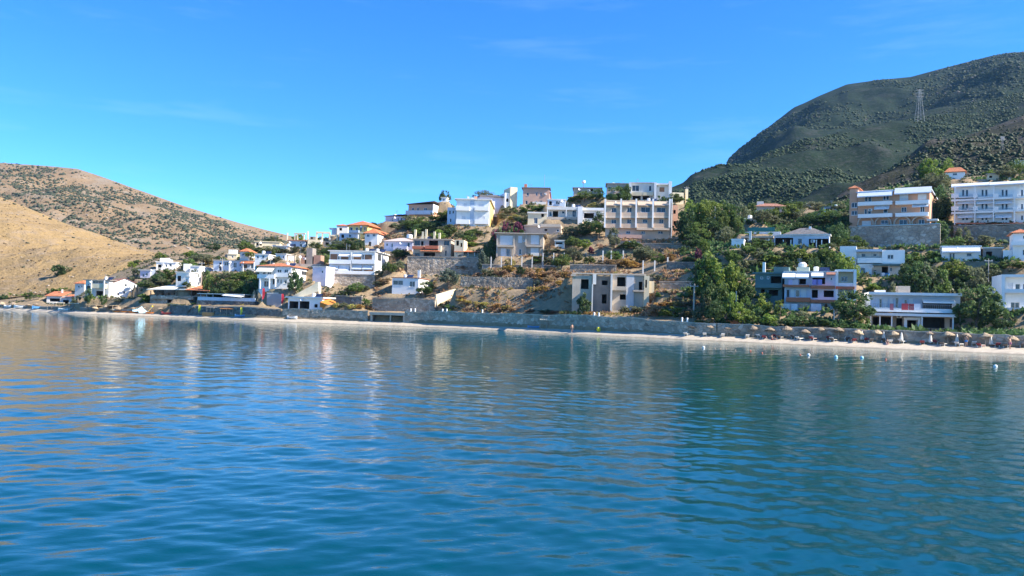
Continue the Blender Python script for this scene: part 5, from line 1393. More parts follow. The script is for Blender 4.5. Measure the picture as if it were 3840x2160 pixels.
# upper terrace walls near the shore
retaining('retaining_wall', 'grey rubble wall right of the boat shelter below the white cottage', 4, -180, 765, 970, 1160, 205, -18, ST_GREY, found=2)
retaining('retaining_wall', 'small grey stone wall left of the cactus garden above the boat shelter', 3, 1200, 1590, 935, 1060, 211, -14, ST_DARK, found=2)
h = House('sunlit_ramp_wall', 'pale sunlit ramp wall right of the white cottage', 4, 775, 1095, 815, 1150, 206, 42, .5, cat='ramp wall', pad=False, found=1)
a, b, c, d = h.loc(775, 1150), h.loc(840, 1150), h.loc(1095, 900), h.loc(1095, 815)
m = MB(); q = [(h.loc(775, 1150)[0], 0, h.loc(775, 1150)[1] - 1), (h.loc(1095, 960)[0], 0, h.loc(1095, 960)[1] - 2), (h.loc(1095, 815)[0], 0, h.loc(1095, 815)[1]), (h.loc(790, 880)[0], 0, h.loc(790, 905)[1])]
m.quadbox(q + [(x, .5, z) for x, y, z in q]); m.build('wall', CREAM, h.e)
retaining('retaining_wall', 'brown stone terrace below the fence posts and concrete villa', 5, 1480, 2620, 1432, 1500, 223, -8, ST_WARM, found=3)
retaining('retaining_wall', 'weathered stone terrace on the slope above the derelict house', 7, 550, 1250, 385, 500, 183, -9, ST_WARM, found=2)
retaining('retaining_wall', 'low ochre terrace wall up the slope right of the derelict house', 7, 2010, 2450, 345, 480, 186, -10, ST_WARM, found=2)
retaining('retaining_wall', 'shaded grey terrace wall behind the concrete pole', 7, 1900, 2460, 640, 760, 172, -12, ST_GREY, found=2)
retaining('retaining_wall', 'dark stone terrace wall on the bare slope left of the derelict house', 4, 1150, 2240, 640, 820, 200, -9, ST_WARM, found=2, cap=False)

# ------------------------------------------------------------------ thatched umbrellas and the beach
THATCH = plain('thatch', (0.27, 0.205, 0.14), .95, 0, .35, 6.0)
THATCHL = plain('pale_thatch', (0.40, 0.30, 0.19), .95, 0, .35, 6.0)
WOODP = plain('umbrella_pole', (0.30, 0.24, 0.18), .8)
def thatch_mesh(seed):
    r = random.Random(seed); m = MB(); k = 14
    prof = [(.02, 1.0), (.35, .78), (.75, .42), (1.0, .16)]
    n = len(m.v)
    for j, (rr, z) in enumerate(prof):
        for i in range(k):
            q = 6.2832 * i / k; f = rr * (1 + (r.uniform(-.08, .08) if j else 0))
            m.v.append((f * math.cos(q), f * math.sin(q), z + r.uniform(-.04, .04) * (j > 0)))
    for j in range(3):
        for i in range(k):
            a, b = n + j * k + i, n + j * k + (i + 1) % k
            m.f.append((a, a + k, b + k, b))
    for i in range(k * 3):                     # ragged fringe
        q = 6.2832 * (i + r.uniform(-.3, .3)) / (k * 3); w = .09
        m.poly([(.98 * math.cos(q - w), .98 * math.sin(q - w), .20), (.98 * math.cos(q + w), .98 * math.sin(q + w), .20), (1.06 * math.cos(q + w * .4), 1.06 * math.sin(q + w * .4), -.06 + r.uniform(-.06, .06)), (1.06 * math.cos(q - w * .4), 1.06 * math.sin(q - w * .4), -.06 + r.uniform(-.06, .06))])
    return mesh('thatch', m.v, m.f)
TH = [thatch_mesh(i) for i in range(4)]
TH2 = []
for t_ in TH:
    t_.materials.append(THATCH); c_ = t_.copy(); c_.materials.clear(); c_.materials.append(THATCHL); TH2.append(c_)
POLE = MB().tube((0, 0, -.3), (0, 0, 1), .055, .045, 6)
POLE_ME = mesh('pole', POLE.v, POLE.f); POLE_ME.materials.append(WOODP)
def beach_z(s, px): return float(np.interp(s / float(BW(px)), [-1, 0, .3, 1, 1.3], [-.5, 0.02, 0.36, 0.88, 1.0]))
def beach_pt(px, py):
    """beach point straight below a pixel: the beach rises from the water's edge"""
    best = None
    for s in np.arange(0.5, float(BW(px)) - .3, .1):
        D = float(D0(px)) + s
        z = beach_z(s, px)
        e = abs(proj(((px - 1920) / FPX * D, D, z))[1] - py)
        if best is None or e < best[0]: best = (e, Vector(((px - 1920) / FPX * D, D, z)))
    return best[1]
ORD = ['first', 'second', 'third', 'fourth', 'fifth', 'sixth', 'seventh', 'eighth', 'ninth', 'tenth', 'eleventh', 'twelfth', 'thirteenth', 'fourteenth', 'fifteenth', 'sixteenth', 'seventeenth', 'eighteenth', 'nineteenth', 'twentieth']
def ordn(i): return ORD[i] if i < 20 else 'number %d' % (i + 1)
UR = [(9, 155, 950, 1100, 150, 0), (9, 430, 960, 1115, 150, 0), (9, 690, 988, 1130, 130, 0), (9, 1075, 975, 1150, 190, 1), (9, 1330, 985, 1160, 150, 1), (9, 1580, 990, 1165, 190, 1), (9, 1860, 1005, 1175, 210, 1), (9, 2085, 1000, 1180, 160, 1), (9, 2360, 990, 1185, 150, 1),
      (11, 165, 1150, 1300, 130, 1), (11, 420, 1148, 1310, 160, 2), (11, 665, 1155, 1325, 160, 2), (11, 885, 1175, 1330, 165, 2), (11, 1350, 1180, 1335, 130, 1), (11, 1590, 1188, 1345, 170, 2), (11, 1830, 1195, 1350, 150, 1), (11, 2080, 1210, 1360, 190, 2), (11, 2440, 1205, 1380, 190, 2)]
def umbrella(i, reg, x, yt, yb, w, c, label, group):
    px, py = Z(reg, x, yb); p = beach_pt(px, py)
    k = p.y / FPX / REG[reg][2]
    hgt = max(2.1, min(3.0, (yb - yt) * k)) + .2 * math.sin(i * 2.9); rad = w * k / 2 * (.84 + .1 * math.sin(i * 3.7))
    e = link('thatched_umbrella', None, None, None, p); tag(e, label, 'beach umbrella', group)
    o = link('pole', POLE_ME, None, e); o.scale = (1, 1, hgt - .25)
    o = link('thatch_canopy', (TH2 if c == 2 else TH)[i % 4], None, e); o.location = (0, 0, hgt - rad * .85); o.scale = (rad, rad, rad * (.72 if c else .45)); o.rotation_euler = (R(9 * math.sin(i * 1.7)), R(9 * math.cos(i * 2.3)), i); o.scale = Vector(o.scale) * (1 + .12 * math.sin(i * 5.1))
    return p
BEDM = plain('white_plastic', (0.68, 0.68, 0.66), .5); BEDD = plain('grey_mesh_cloth', (0.12, 0.11, 0.11), .8); BEDR = plain('maroon_cloth', (0.22, 0.04, 0.05), .8)
def bed_mesh():
    m = MB(); m.box(-.32, .32, -.95, .45, .28, .34)
    m.quadbox([(-.32, .45, .28), (.32, .45, .28), (.32, 1.0, .62), (-.32, 1.0, .62), (-.32, .45, .34), (.32, .45, .34), (.32, .97, .68), (-.32, .97, .68)])
    return mesh('bed_frame', m.v, m.f)
BED = bed_mesh(); BED.materials.append(BEDM)
BEDc = BED.copy(); BEDc.materials.clear(); BEDc.materials.append(BEDD)
BEDr = BED.copy(); BEDr.materials.clear(); BEDr.materials.append(BEDR)
LEG = mesh('leg', *(lambda m: (m.v, m.f))(MB().box(-.03, .03, -.03, .03, -.05, .28))); LEG.materials.append(BEDM)
CU = mesh('cushion', *(lambda m: (m.v, m.f))(MB().box(-.3, .3, -.9, .4, .342, .40))); CU.materials.append(plain('cream_cushion', (0.6, 0.56, 0.48), .9))
def sunbed(p, rz, me, label, group):
    e = link('sun_lounger', None, None, None, p, rz); tag(e, label, 'sun lounger', group)
    link('bed', me, None, e)
    for sx in (-.28, .28):
        for sy in (-.85, .4): link('leg', LEG, None, e, (sx, sy, 0))
    link('cushion', CU, None, e)
def bz(x, y):
    px = 1920 + FPX * x / y
    return beach_z(y - float(D0(px)), px)
for i, u_ in enumerate(UR):
    c = u_[5]
    look = ['small flat thatched beach umbrella', 'grey brown thatched beach umbrella', 'golden thatched beach umbrella'][c]
    p = umbrella(i, *u_, '%s, %s from the left in the row on the right beach' % (look, ordn(i)), 'thatched umbrellas on the right beach')
    for j, dx in enumerate(((-1.15, 1.1) if i > 2 else (-1.1,))):
        q = Vector((p.x + dx, p.y - .5 + .4 * math.sin(i * 3 + j), 0)); q.z = bz(q.x, q.y)
        me = [BED, BEDc, BEDr][(i * 2 + j * 3) % 3 if i > 2 else 0]
        col = {id(BED): 'white', id(BEDc): 'dark grey', id(BEDr): 'maroon'}[id(me)]
        sunbed(q, R(150 + 25 * math.sin(i * 7 + j * 2)), me, '%s sun lounger %s of the %s thatched umbrella on the right beach' % (col, ('left', 'right')[j], ordn(i)), 'sun loungers on the right beach')
UL = [(1, 1620, 1035, 1120, 110, 2), (1, 1795, 1065, 1140, 110, 1), (1, 1905, 1075, 1145, 90, 0), (1, 2030, 1078, 1150, 90, 0), (1, 2190, 1080, 1155, 90, 0), (1, 2430, 1085, 1165, 90, 0), (1, 1450, 1030, 1110, 120, 2), (1, 440, 1010, 1085, 110, 1), (1, 560, 1010, 1085, 110, 1), (1, 210, 1010, 1075, 110, 1), (1, 40, 950, 1050, 110, 2)]
UL.sort(key=lambda q: q[1])
for i, u_ in enumerate(UL):
    look = ['small flat thatched beach umbrella', 'grey brown thatched beach umbrella', 'golden thatched beach umbrella'][u_[5]]
    umbrella(i + 30, *u_, '%s, %s from the left on the far left beach' % (look, ordn(i)), 'thatched umbrellas on the far left beach')

# closed parasols on the right beach
CLO = [(11, 400, 1225, 1295), (11, 682, 1220, 1310), (11, 987, 1205, 1315), (11, 1365, 1210, 1330), (11, 1710, 1180, 1330), (11, 2075, 1265, 1360)]
CLOTH = plain('cream_parasol_cloth', (0.66, 0.62, 0.54), .9)
for i, (rg, x, yt, yb) in enumerate(CLO):
    px, py = Z(rg, x, yb); p = beach_pt(px, py); hh = max(1.7, (yb - yt) * p.y / FPX / REG[rg][2])
    p.x += .9 if i in (0, 1, 5) else 0; p.z = bz(p.x, p.y)
    e = link('closed_parasol', None, None, None, p); tag(e, 'closed cream parasol, %s from the left among the thatched umbrellas' % ordn(i), 'parasol', 'closed parasols on the right beach')
    MB().tube((0, 0, -.2), (0, 0, hh + .12), .03, .03, 6).build('pole', METAL, e)
    m = MB(); k = 10; n0 = 0
    prof = [(.03, hh), (.10, hh - .15), (.20, hh * .5), (.26, hh * .25), (.22, hh * .16)]
    for r_, z_ in prof:
        for j in range(k): m.v.append((r_ * (1 + .25 * (j % 2)) * math.cos(6.2832 * j / k), r_ * (1 + .25 * (j % 2)) * math.sin(6.2832 * j / k), z_))
    for a in range(len(prof) - 1):
        for j in range(k): m.f.append((a * k + j, (a + 1) * k + j, (a + 1) * k + (j + 1) % k, a * k + (j + 1) % k))
    m.build('folded_cloth', CLOTH, e)

# buoys
BU = [(1770, 875, 0), (1798, 877, 1), (1812, 878, 1), (1826, 879, 1), (1850, 882, 1), (1888, 883, 2), (1917, 888, 2), (2013, 893, 2), (2034, 894, 0), (2103, 899, 3), (2168, 901, 3), (2228, 905, 2), (2504, 923, 0)]
BCOL = [plain('white_buoy', (0.8, 0.8, 0.78), .35), plain('tan_buoy', (0.45, 0.3, 0.2), .5), plain('red_buoy', (0.6, 0.13, 0.06), .4), plain('pale_blue_buoy', (0.35, 0.62, 0.7), .35)]
for i, (x, y, c) in enumerate(BU):
    p = sea_hit(*Z('F', x, y)); r_ = [.19, .09, .10, .20][c]
    e = link('buoy', None, None, None, p); tag(e, '%s buoy floating off the right beach, %s of all buoys from the left' % (['white round', 'little tan', 'small red', 'pale blue'][c], ordn(i)), 'buoy', 'buoys off the right beach')
    MB().lathe((0, 0, -r_ * .5), [(.01, 0), (r_ * .7, r_ * .15), (r_, r_ * .7), (r_ * .8, r_ * 1.35), (r_ * .3, r_ * 1.65), (.01, r_ * 1.7)], 12).build('float', BCOL[c], e, smooth=True)
    MB().tube((0, 0, r_ * 1.15), (0, 0, r_ * 1.55), r_ * .14, r_ * .14, 6).build('ring', METAL, e)

# kayaks, boats and beach furniture at the left
ORK = plain('orange_plastic', (0.75, 0.22, 0.03), .45); WHB = plain('white_boat_paint', (0.78, 0.78, 0.76), .35); BLB = plain('blue_boat_paint', (0.08, 0.25, 0.5), .4); RDB = plain('red_boat_paint', (0.5, 0.06, 0.05), .4); YLB = plain('yellow_paint', (0.8, 0.62, 0.03), .5)
def boat(px, py, L, wd, ht, mat, rz, name, label, cat, group=None):
    p = beach_pt(px, py)
    e = link(name, None, None, None, p, rz); tag(e, label, cat, group)
    n = 9; V, F = [], []
    for i in range(n):
        t = -1 + 2 * i / (n - 1); w = wd / 2 * (1 - abs(t) ** 2.4) + .03; sh = ht * (1 + .35 * t * t)
        for (a, b) in ((-1, 1.0), (-.8, .35), (0, 0), (.8, .35), (1, 1.0), (.72, .92), (0, .45), (-.72, .92)): V.append((t * L / 2, a * w, b * sh))
    for i in range(n - 1):
        for j in range(8): F.append((i * 8 + j, i * 8 + (j + 1) % 8, (i + 1) * 8 + (j + 1) % 8, (i + 1) * 8 + j))
    F += [tuple(range(8)), tuple((n - 1) * 8 + 7 - j for j in range(8))]
    link('hull', mesh('hull', V, F), mat, e)
    MB().box(-.25, .1, -wd * .36, wd * .36, ht * .62, ht * .7).build('seat', WOODP, e)
    return e
for i, (x, y) in enumerate(((1775, 1165), (1905, 1170), (2035, 1175), (2290, 1192))):
    boat(*Z(1, x, y), 3.0, .85, .42, ORK, R(-20 + 9 * i), 'kayak', 'orange kayak on the left beach, %s from the left' % ordn(i), 'kayak', 'orange kayaks on the left beach')
boat(*Z(1, 330, 1085), 4.5, 1.7, .9, WHB, R(10), 'rowing_boat', 'white rowing boat pulled up near the far left umbrellas', 'boat')
boat(*Z(1, 130, 1085), 4.0, 1.5, .8, WHB, R(-25), 'rowing_boat', 'leftmost white rowing boat on the beach', 'boat')
boat(*Z(1, 590, 1100), 4.0, 1.5, .9, BLB, R(60), 'rowing_boat', 'pale blue rowing boat left of the orange roofed bar', 'boat')
boat(*Z(1, 980, 1150), 4.2, 1.5, .7, WHB, R(-10), 'rowing_boat', 'white rowing boat below the orange roofed bar', 'boat')
boat(*Z(2, 590, 1205), 3.4, 1.2, .6, RDB, R(-15), 'rowing_boat', 'red rowing boat in front of the terrace restaurant', 'boat')
boat(*Z(2, 1720, 1240), 3.6, 1.3, .6, BLB, R(-10), 'rowing_boat', 'blue rowing boat below the long low taverna', 'boat')
boat(*Z(3, 560, 1270), 3.4, 1.3, .6, WHB, R(-25), 'rowing_boat', 'white rowing boat below the beach kiosk', 'boat')
boat(*Z(7, 20, 1325), 3.0, 1.1, .4, BLB, R(-30), 'rowing_boat', 'small blue rowing boat on the middle beach', 'boat')
# pedal slide
p = beach_pt(*Z(1, 2270, 1180)); e = link('water_slide', None, None, None, p, R(-20)); tag(e, 'yellow and white striped beach slide standing behind the kayaks', 'slide'); e.scale = (.72, .72, .72)
for i in range(7): MB().quadbox([(-.9 + i * .36, -.35, .2 + i * .40), (-.6 + i * .36, -.35, .5 + i * .40), (-.6 + i * .36, .35, .5 + i * .40), (-.9 + i * .36, .35, .2 + i * .40), (-.9 + i * .36, -.35, .5 + i * .40), (-.6 + i * .36, -.35, .8 + i * .40), (-.6 + i * .36, .35, .8 + i * .40), (-.9 + i * .36, .35, .5 + i * .40)]).build('slide_panel', WHB if i % 2 else YLB, e)
MB().tube((1.4, -.3, -.1), (1.4, -.3, 3.0), .05, .05).tube((1.4, .3, -.1), (1.4, .3, 3.0), .05, .05).build('support', METAL, e)
# pergolas
def pergola(reg, x0, x1, yt, yb, mat, label, deep=2.6, n=7):
    px, py = Z(reg, (x0 + x1) / 2, yb); p = beach_pt(px, py); k = p.y / FPX / REG[reg][2]
    w, hh = (x1 - x0) * k, (yb - yt) * k
    e = link('pergola', None, None, None, p, R(-28)); tag(e, label, 'pergola')
    for a in (-w / 2, 0, w / 2):
        for b in (0, deep): MB().box(a - .07, a + .07, b - .07, b + .07, -.4, hh).build('post', WOODP, e)
    for b in (0, deep): MB().box(-w / 2 - .2, w / 2 + .2, b - .06, b + .06, hh + .001, hh + .16).build('beam', mat, e)
    for i in range(n): MB().box(-w / 2 + w * i / (n - 1) - .09, -w / 2 + w * i / (n - 1) + .09, -.3, deep + .3, hh + .162, hh + .25).build('slat', mat, e)
ORW = plain('orange_wood', (0.55, 0.24, 0.08), .7)
pergola(2, 1370, 1635, 1115, 1225, ORW, 'orange wooden pergola on the beach below the long low taverna', n=12)
pergola(1, 1010, 1240, 1020, 1125, plain('pale_wood', (0.6, 0.55, 0.46), .8), 'pale wooden pergola right of the orange roofed bar')
pergola(1, 690, 900, 1010, 1110, plain('pale_wood', (0.6, 0.55, 0.46), .8), 'pale pergola in front of the orange roofed bar')
pergola(1, 1290, 1500, 1040, 1125, THATCHL, 'thatch covered pergola left of the far left umbrellas', n=16)
pergola(1, 1540, 1750, 1040, 1130, THATCHL, 'thatch covered pergola among the far left umbrellas', n=16)
pergola(2, 1180, 1330, 1105, 1225, plain('grey_wood', (0.3, 0.27, 0.24), .8), 'small grey pergola left of the orange pergola')
pergola(7, 110, 325, 1190, 1315, plain('pale_wood', (0.6, 0.55, 0.46), .8), 'pale pole frame against the middle sea wall')
e = link('wooden_counter', None, None, None, beach_pt(*Z(2, 1230, 1228)), R(-22)); tag(e, 'orange wooden counter below the small grey pergola', 'counter')
MB().box(-2, 2, -.3, .3, -.2, 1.0).build('counter_front', ORW, e); MB().box(-2.1, 2.1, -.4, .4, 1.003, 1.08).build('counter_top', THATCHL, e)

# flags
RED = plain('red_flag_cloth', (0.55, 0.03, 0.05), .8)
def flag(p, hgt, mat, label):
    e = link('feather_flag', None, None, None, p); tag(e, label, 'flag')
    MB().tube((0, 0, -.3), (0, 0, hgt), .035, .025, 6).build('flag_pole', METAL, e)
    m = MB(); n = 8
    for i in range(n):
        z0, z1 = hgt * (.25 + .75 * i / n), hgt * (.25 + .75 * (i + 1) / n)
        w0, w1 = .75 * math.sin(math.pi * (.25 + .62 * (1 - i / n))), .75 * math.sin(math.pi * (.25 + .62 * (1 - (i + 1) / n)))
        m.quadbox([(.02, -.01, z0), (w0, .05 * math.sin(i), z0), (w0, .05 * math.sin(i) + .015, z0), (.02, .005, z0), (.02, -.01, z1), (w1, .05 * math.sin(i + 1), z1), (w1, .05 * math.sin(i + 1) + .015, z1), (.02, .005, z1)])
    m.build('flag_cloth', mat, e)
def prom(px, py, s=9.0):
    D = float(D0(px)) + s; x = (px - 1920) / FPX * D
    return Vector((x, D, G(x, D)))
flag(prom(Z(2, 2030, 0)[0], 0), 4.0, RED, 'red feather flag left of the grey concrete block')
flag(prom(Z(2, 2320, 0)[0], 0), 3.6, RED, 'red feather flag right of the grey concrete block')
flag(beach_pt(*Z(2, 1075, 1200)), 3.0, YLB, 'yellow feather flag on the beach left of the pergolas')
flag(beach_pt(*Z(2, 1708, 1228)), 2.6, YLB, 'yellow feather flag right of the orange pergola')
e = link('beach_float', None, None, None, beach_pt(*Z(7, 1000, 1385))); tag(e, 'bright yellow beach float standing on the middle beach', 'float')
MB().lathe((0, 0, 0), [(.01, 0), (.3, .05), (.42, .45), (.3, .85), (.01, .95)], 10).build('float_body', YLB, e, smooth=True); MB().tube((0, 0, .93), (0, 0, 1.05), .06, .04).build('valve', METAL, e)

# poles
PCON = plaster('pole_concrete', (0.48, 0.42, 0.35), .1, .3)
def pole(reg, x, yt, yb, label, r_=.14, arms=True, D=None, lean=0.0, mat=None, name='utility_pole', cat='utility pole'):
    px, py = Z(reg, x, yb); p = hit(px, py) if D is None else at(px, py, D)
    if D is not None: p.z = G(p.x, p.y)
    hh = zof(*Z(reg, x, yt), p.y) - p.z
    e = link(name, None, None, None, p); tag(e, label, cat); e.rotation_euler = (0, R(lean), 0)
    MB().tube((0, 0, -.6), (0, 0, hh), r_, r_ * .65, 8).build('shaft', mat or PCON, e)
    if arms:
        a = MB().box(-.8, .8, -.05, .05, hh - .55, hh - .43).build('crossarm', METAL, e)
        for q in (-.7, 0, .7): MB().lathe((q, 0, hh - .43), [(.05, 0), (.06, .1), (.03, .18), (.01, .2)], 6).build('insulator', WHB, a)
    return p, hh
pole(7, 2420, 660, 1230, 'thick concrete utility pole right of the derelict house', .22, True, D=155)
pole(9, 452, 0, 380, 'slender pale pole in front of the big tree near the derelict house', .11, True)
pole(8, 487, 50, 230, 'slender pale pole in the tall trees right of the beige hotel', .10, False, D=215)
pole(2, 1100, 410, 800, 'tall pale pole beside the low white flat roofed house', .16, True, D=245)
pole(2, 1420, 350, 560, 'pale pole in front of the long pale house with red lean-to roof', .13, True, D=258)
pole(9, 2285, 740, 1010, 'thin dark lamp pole right of the terracotta balcony house', .07, False, mat=METAL, name='lamp_pole', cat='lamp pole', D=138)
pole(9, 715, 600, 790, 'thin pole rising behind the block with round opening', .06, False, D=146)
pole(3, 215, 330, 450, 'thin pale pole above the awning house', .08, True, D=242)
pole(11, 1745, 620, 720, 'thin mast at the right end of the guesthouse roof', .05, False, D=152, mat=METAL)
pole(11, 2110, 240, 560, 'pale pole left of the garden at the right edge', .11, True, D=160)
pole(11, 90, 900, 1120, 'thin lamp pole left of the round tree by the guesthouse', .07, False, mat=METAL, name='lamp_pole', cat='lamp pole', D=139)
pole(6, 325, 60, 330, 'tall antenna mast above the pink brown skyline house', .09, False, D=288, mat=METAL, name='antenna_mast', cat='mast')
pole(6, 2475, 240, 400, 'short pole on the ridge right of the cream ruin', .12, True, D=275)

# fence posts of the terrace
fp = [(5, 1615, 1300, 1440), (5, 1770, 1300, 1440), (5, 1922, 1290, 1440), (5, 2080, 1295, 1440), (5, 2235, 1300, 1440), (5, 2390, 1300, 1440), (6, 305, 1240, 1425), (6, 465, 1240, 1425), (6, 625, 1240, 1425), (6, 790, 1240, 1425), (6, 950, 1240, 1425)]
fp = [(*Z(r_, x, yt), Z(r_, x, yb)[1]) for r_, x, yt, yb in fp]; fp.sort()
for i, (px, yt, yb) in enumerate(fp):
    p = at(px, yb, 222.0); p.z = max(p.z - .2, G(p.x, p.y))
    e = link('fence_post', None, None, None, p); tag(e, 'white concrete fence post below the concrete villa, %s from the left' % ordn(i), 'fence post', 'concrete fence posts on the terrace')
    MB().box(-.13, .13, -.13, .13, -.5, zof(px, yt, 222.0) - p.z).build('shaft', WHITE2, e)
gp = [(7, 1050, 160, 290), (7, 1175, 160, 300), (7, 1355, 160, 290), (7, 1655, 310, 460), (7, 1830, 310, 470), (7, 2025, 260, 480)]
for i, (r_, x, yt, yb) in enumerate(gp):
    px, py = Z(r_, x, yb); p = at(px, py, 190.0 if i > 2 else 206); p.z = max(p.z - .3, G(p.x, p.y))
    e = link('garden_post', None, None, None, p); tag(e, 'pale garden post above the derelict house, %s from the left' % ordn(i), 'garden post', 'pale garden posts above the derelict house')
    MB().box(-.15, .15, -.15, .15, -.5, max(1.5, zof(*Z(r_, x, yt), p.y) - p.z)).build('shaft', WHITE2, e)
wp = [(4, 415, 1170), (4, 480, 1170), (4, 895, 1195), (4, 958, 1195), (4, 1495, 1215), (7, 930, 1190), (7, 1000, 1195), (7, 2255, 1225), (7, 2335, 1230)]
for i, (r_, x, y) in enumerate(wp):
    px, py = Z(r_, x, y); p = prom(px, py, float(BW(px)) + .25); p.z = float(wall_top(px)) + .1
    e = link('bollard', None, None, None, p); tag(e, 'small white bollard on the middle sea wall, %s from the left' % ordn(i), 'bollard', 'white bollards on the middle sea wall')
    MB().lathe((0, 0, 0), [(.16, 0), (.16, .55), (.19, .58), (.19, .68), (.08, .78), (.01, .8)], 10).build('post', WHITE, e)

# power line tower on the mountain
def on_grid(V, px, py):
    best = None
    for row in V[::1]:
        for q in row[::1]:
            a = proj(q); e = (a[0] - px) ** 2 + (a[1] - py) ** 2
            if best is None or e < best[0]: best = (e, Vector(q))
    return best[1]
PYL = plain('dull_steel', (0.26, 0.265, 0.27), .6, .2)
def pylon(base, hh, label):
    e = link('power_pylon', None, None, None, base); tag(e, label, 'pylon')
    w = hh * .11
    for sx in (-1, 1):
        for sy in (-1, 1): MB().tube((sx * w, sy * w, -2), (sx * w * .18, sy * w * .18, hh), hh * .006, hh * .004, 4).build('leg', PYL, e)
    m = MB()
    for k in range(8):
        a, b = k / 8, (k + 1) / 8; wa, wb = w * (1 - .82 * a), w * (1 - .82 * b)
        for sy in (-1, 1): m.tube((-wa, sy * wa, hh * a), (wb, sy * wb, hh * b), hh * .0022, hh * .0022, 4); m.tube((wa, sy * wa, hh * a), (-wb, sy * wb, hh * b), hh * .0022, hh * .0022, 4)
    m.build('lattice', PYL, e)
    for z in (.78, .88, .97): MB().box(-w * 1.1, w * 1.1, -.15, .15, hh * z, hh * z + .4).build('crossarm', PYL, e)
p = on_grid(HS, *Z('F', 2309, 305)); pylon(p, (305 - 222) * 1.4907 * p.y / FPX, 'tall steel power pylon on the mountain slope')
p = on_grid(HR, *Z('F', 2524, 385)); pylon(p, 38 * 1.4907 * p.y / FPX, 'small power pylon on the right rocky spur')

# sagging cables between the poles
def cable(a, b, label, sag=1.0, r_=.035):
    a, b = Vector(a), Vector(b); m = MB(); n = 14; last = a
    for i in range(1, n + 1):
        t = i / n; q = a.lerp(b, t); q.z -= sag * 4 * t * (1 - t)
        m.tube(tuple(last - a), tuple(q - a), r_, r_, 4, False); last = q
    tag(m.build('overhead_cable', RAILM, None, a), label, 'cable')
cable(at(*Z(9, 455, 20), 156), at(*Z(7, 2440, 690), 155), 'overhead cable from the slender pale pole to the thick concrete pole', .8)
cable(at(*Z(7, 2430, 680), 155), at(*Z(7, 1700, 540), 172), 'overhead cable from the thick concrete pole to the derelict house', .8)

# ------------------------------------------------------------------ people on the beach
SKIN = plain('skin', (0.42, 0.24, 0.16), .6)
HAIRM = plain('dark_hair', (0.03, 0.02, 0.015), .7)
def body_mesh(pose):
    if pose == 'stand':
        J = {'pel': (0, 0, .95), 'bel': (0, 0, 1.12), 'chest': (0, .01, 1.35), 'neck': (0, 0, 1.50), 'head': (0, -.02, 1.62), 'top': (0, -.01, 1.74),
             'hl': (.10, 0, .90), 'kl': (.12, -.03, .50), 'al': (.12, 0, .08), 'tl': (.13, -.16, .03), 'hr': (-.10, 0, .90), 'kr': (-.12, -.02, .50), 'ar': (-.13, .03, .08), 'tr': (-.14, -.13, .03),
             'sl': (.19, 0, 1.42), 'el': (.27, .02, 1.14), 'wl': (.26, -.08, .90), 'fl': (.26, -.12, .80), 'sr': (-.19, 0, 1.42), 'er': (-.28, .03, 1.15), 'wr': (-.27, -.06, .90), 'fr': (-.27, -.10, .80)}
    else:   # seated on the ground or on a lounger, legs forward
        J = {'pel': (0, 0, .12), 'bel': (0, .05, .30), 'chest': (0, .10, .55), 'neck': (0, .10, .70), 'head': (0, .07, .82), 'top': (0, .08, .94),
             'hl': (.10, -.03, .12), 'kl': (.13, -.40, .38), 'al': (.13, -.72, .08), 'tl': (.14, -.86, .05), 'hr': (-.10, -.03, .12), 'kr': (-.13, -.42, .34), 'ar': (-.13, -.76, .07), 'tr': (-.14, -.90, .05),
             'sl': (.19, .10, .62), 'el': (.26, .18, .36), 'wl': (.24, .24, .12), 'fl': (.24, .22, .05), 'sr': (-.19, .10, .62), 'er': (-.26, -.06, .42), 'wr': (-.18, -.30, .40), 'fr': (-.16, -.38, .40)}
    rad = {'pel': .155, 'bel': .135, 'chest': .16, 'neck': .06, 'head': .10, 'top': .07, 'h': .10, 'k': .062, 'a': .042, 't': .035, 's': .062, 'e': .044, 'w': .033, 'f': .036}
    ks = list(J); E = [('pel', 'bel'), ('bel', 'chest'), ('chest', 'neck'), ('neck', 'head'), ('head', 'top')]
    for q in 'lr': E += [('pel', 'h' + q), ('h' + q, 'k' + q), ('k' + q, 'a' + q), ('a' + q, 't' + q), ('chest', 's' + q), ('s' + q, 'e' + q), ('e' + q, 'w' + q), ('w' + q, 'f' + q)]
    me = bpy.data.meshes.new('body'); me.from_pydata([J[k] for k in ks], [(ks.index(a), ks.index(b)) for a, b in E], [])
    o = bpy.data.objects.new('tmp_body', me); COL.objects.link(o)
    md = o.modifiers.new('skin', 'SKIN'); sb = o.modifiers.new('sub', 'SUBSURF'); sb.levels = sb.render_levels = 1
    for i, k in enumerate(ks):
        v = me.skin_vertices[0].data[i]; r_ = rad.get(k, rad.get(k[0], .05)); v.radius = (r_, r_); v.use_root = (k == 'pel')
    dg = bpy.context.evaluated_depsgraph_get(); out_ = bpy.data.meshes.new_from_object(o.evaluated_get(dg))
    bpy.data.objects.remove(o); out_.materials.clear(); out_.materials.append(SKIN)
    out_.polygons.foreach_set('use_smooth', [True] * len(out_.polygons))
    return out_
BODY = {k: body_mesh(k) for k in ('stand', 'sit')}
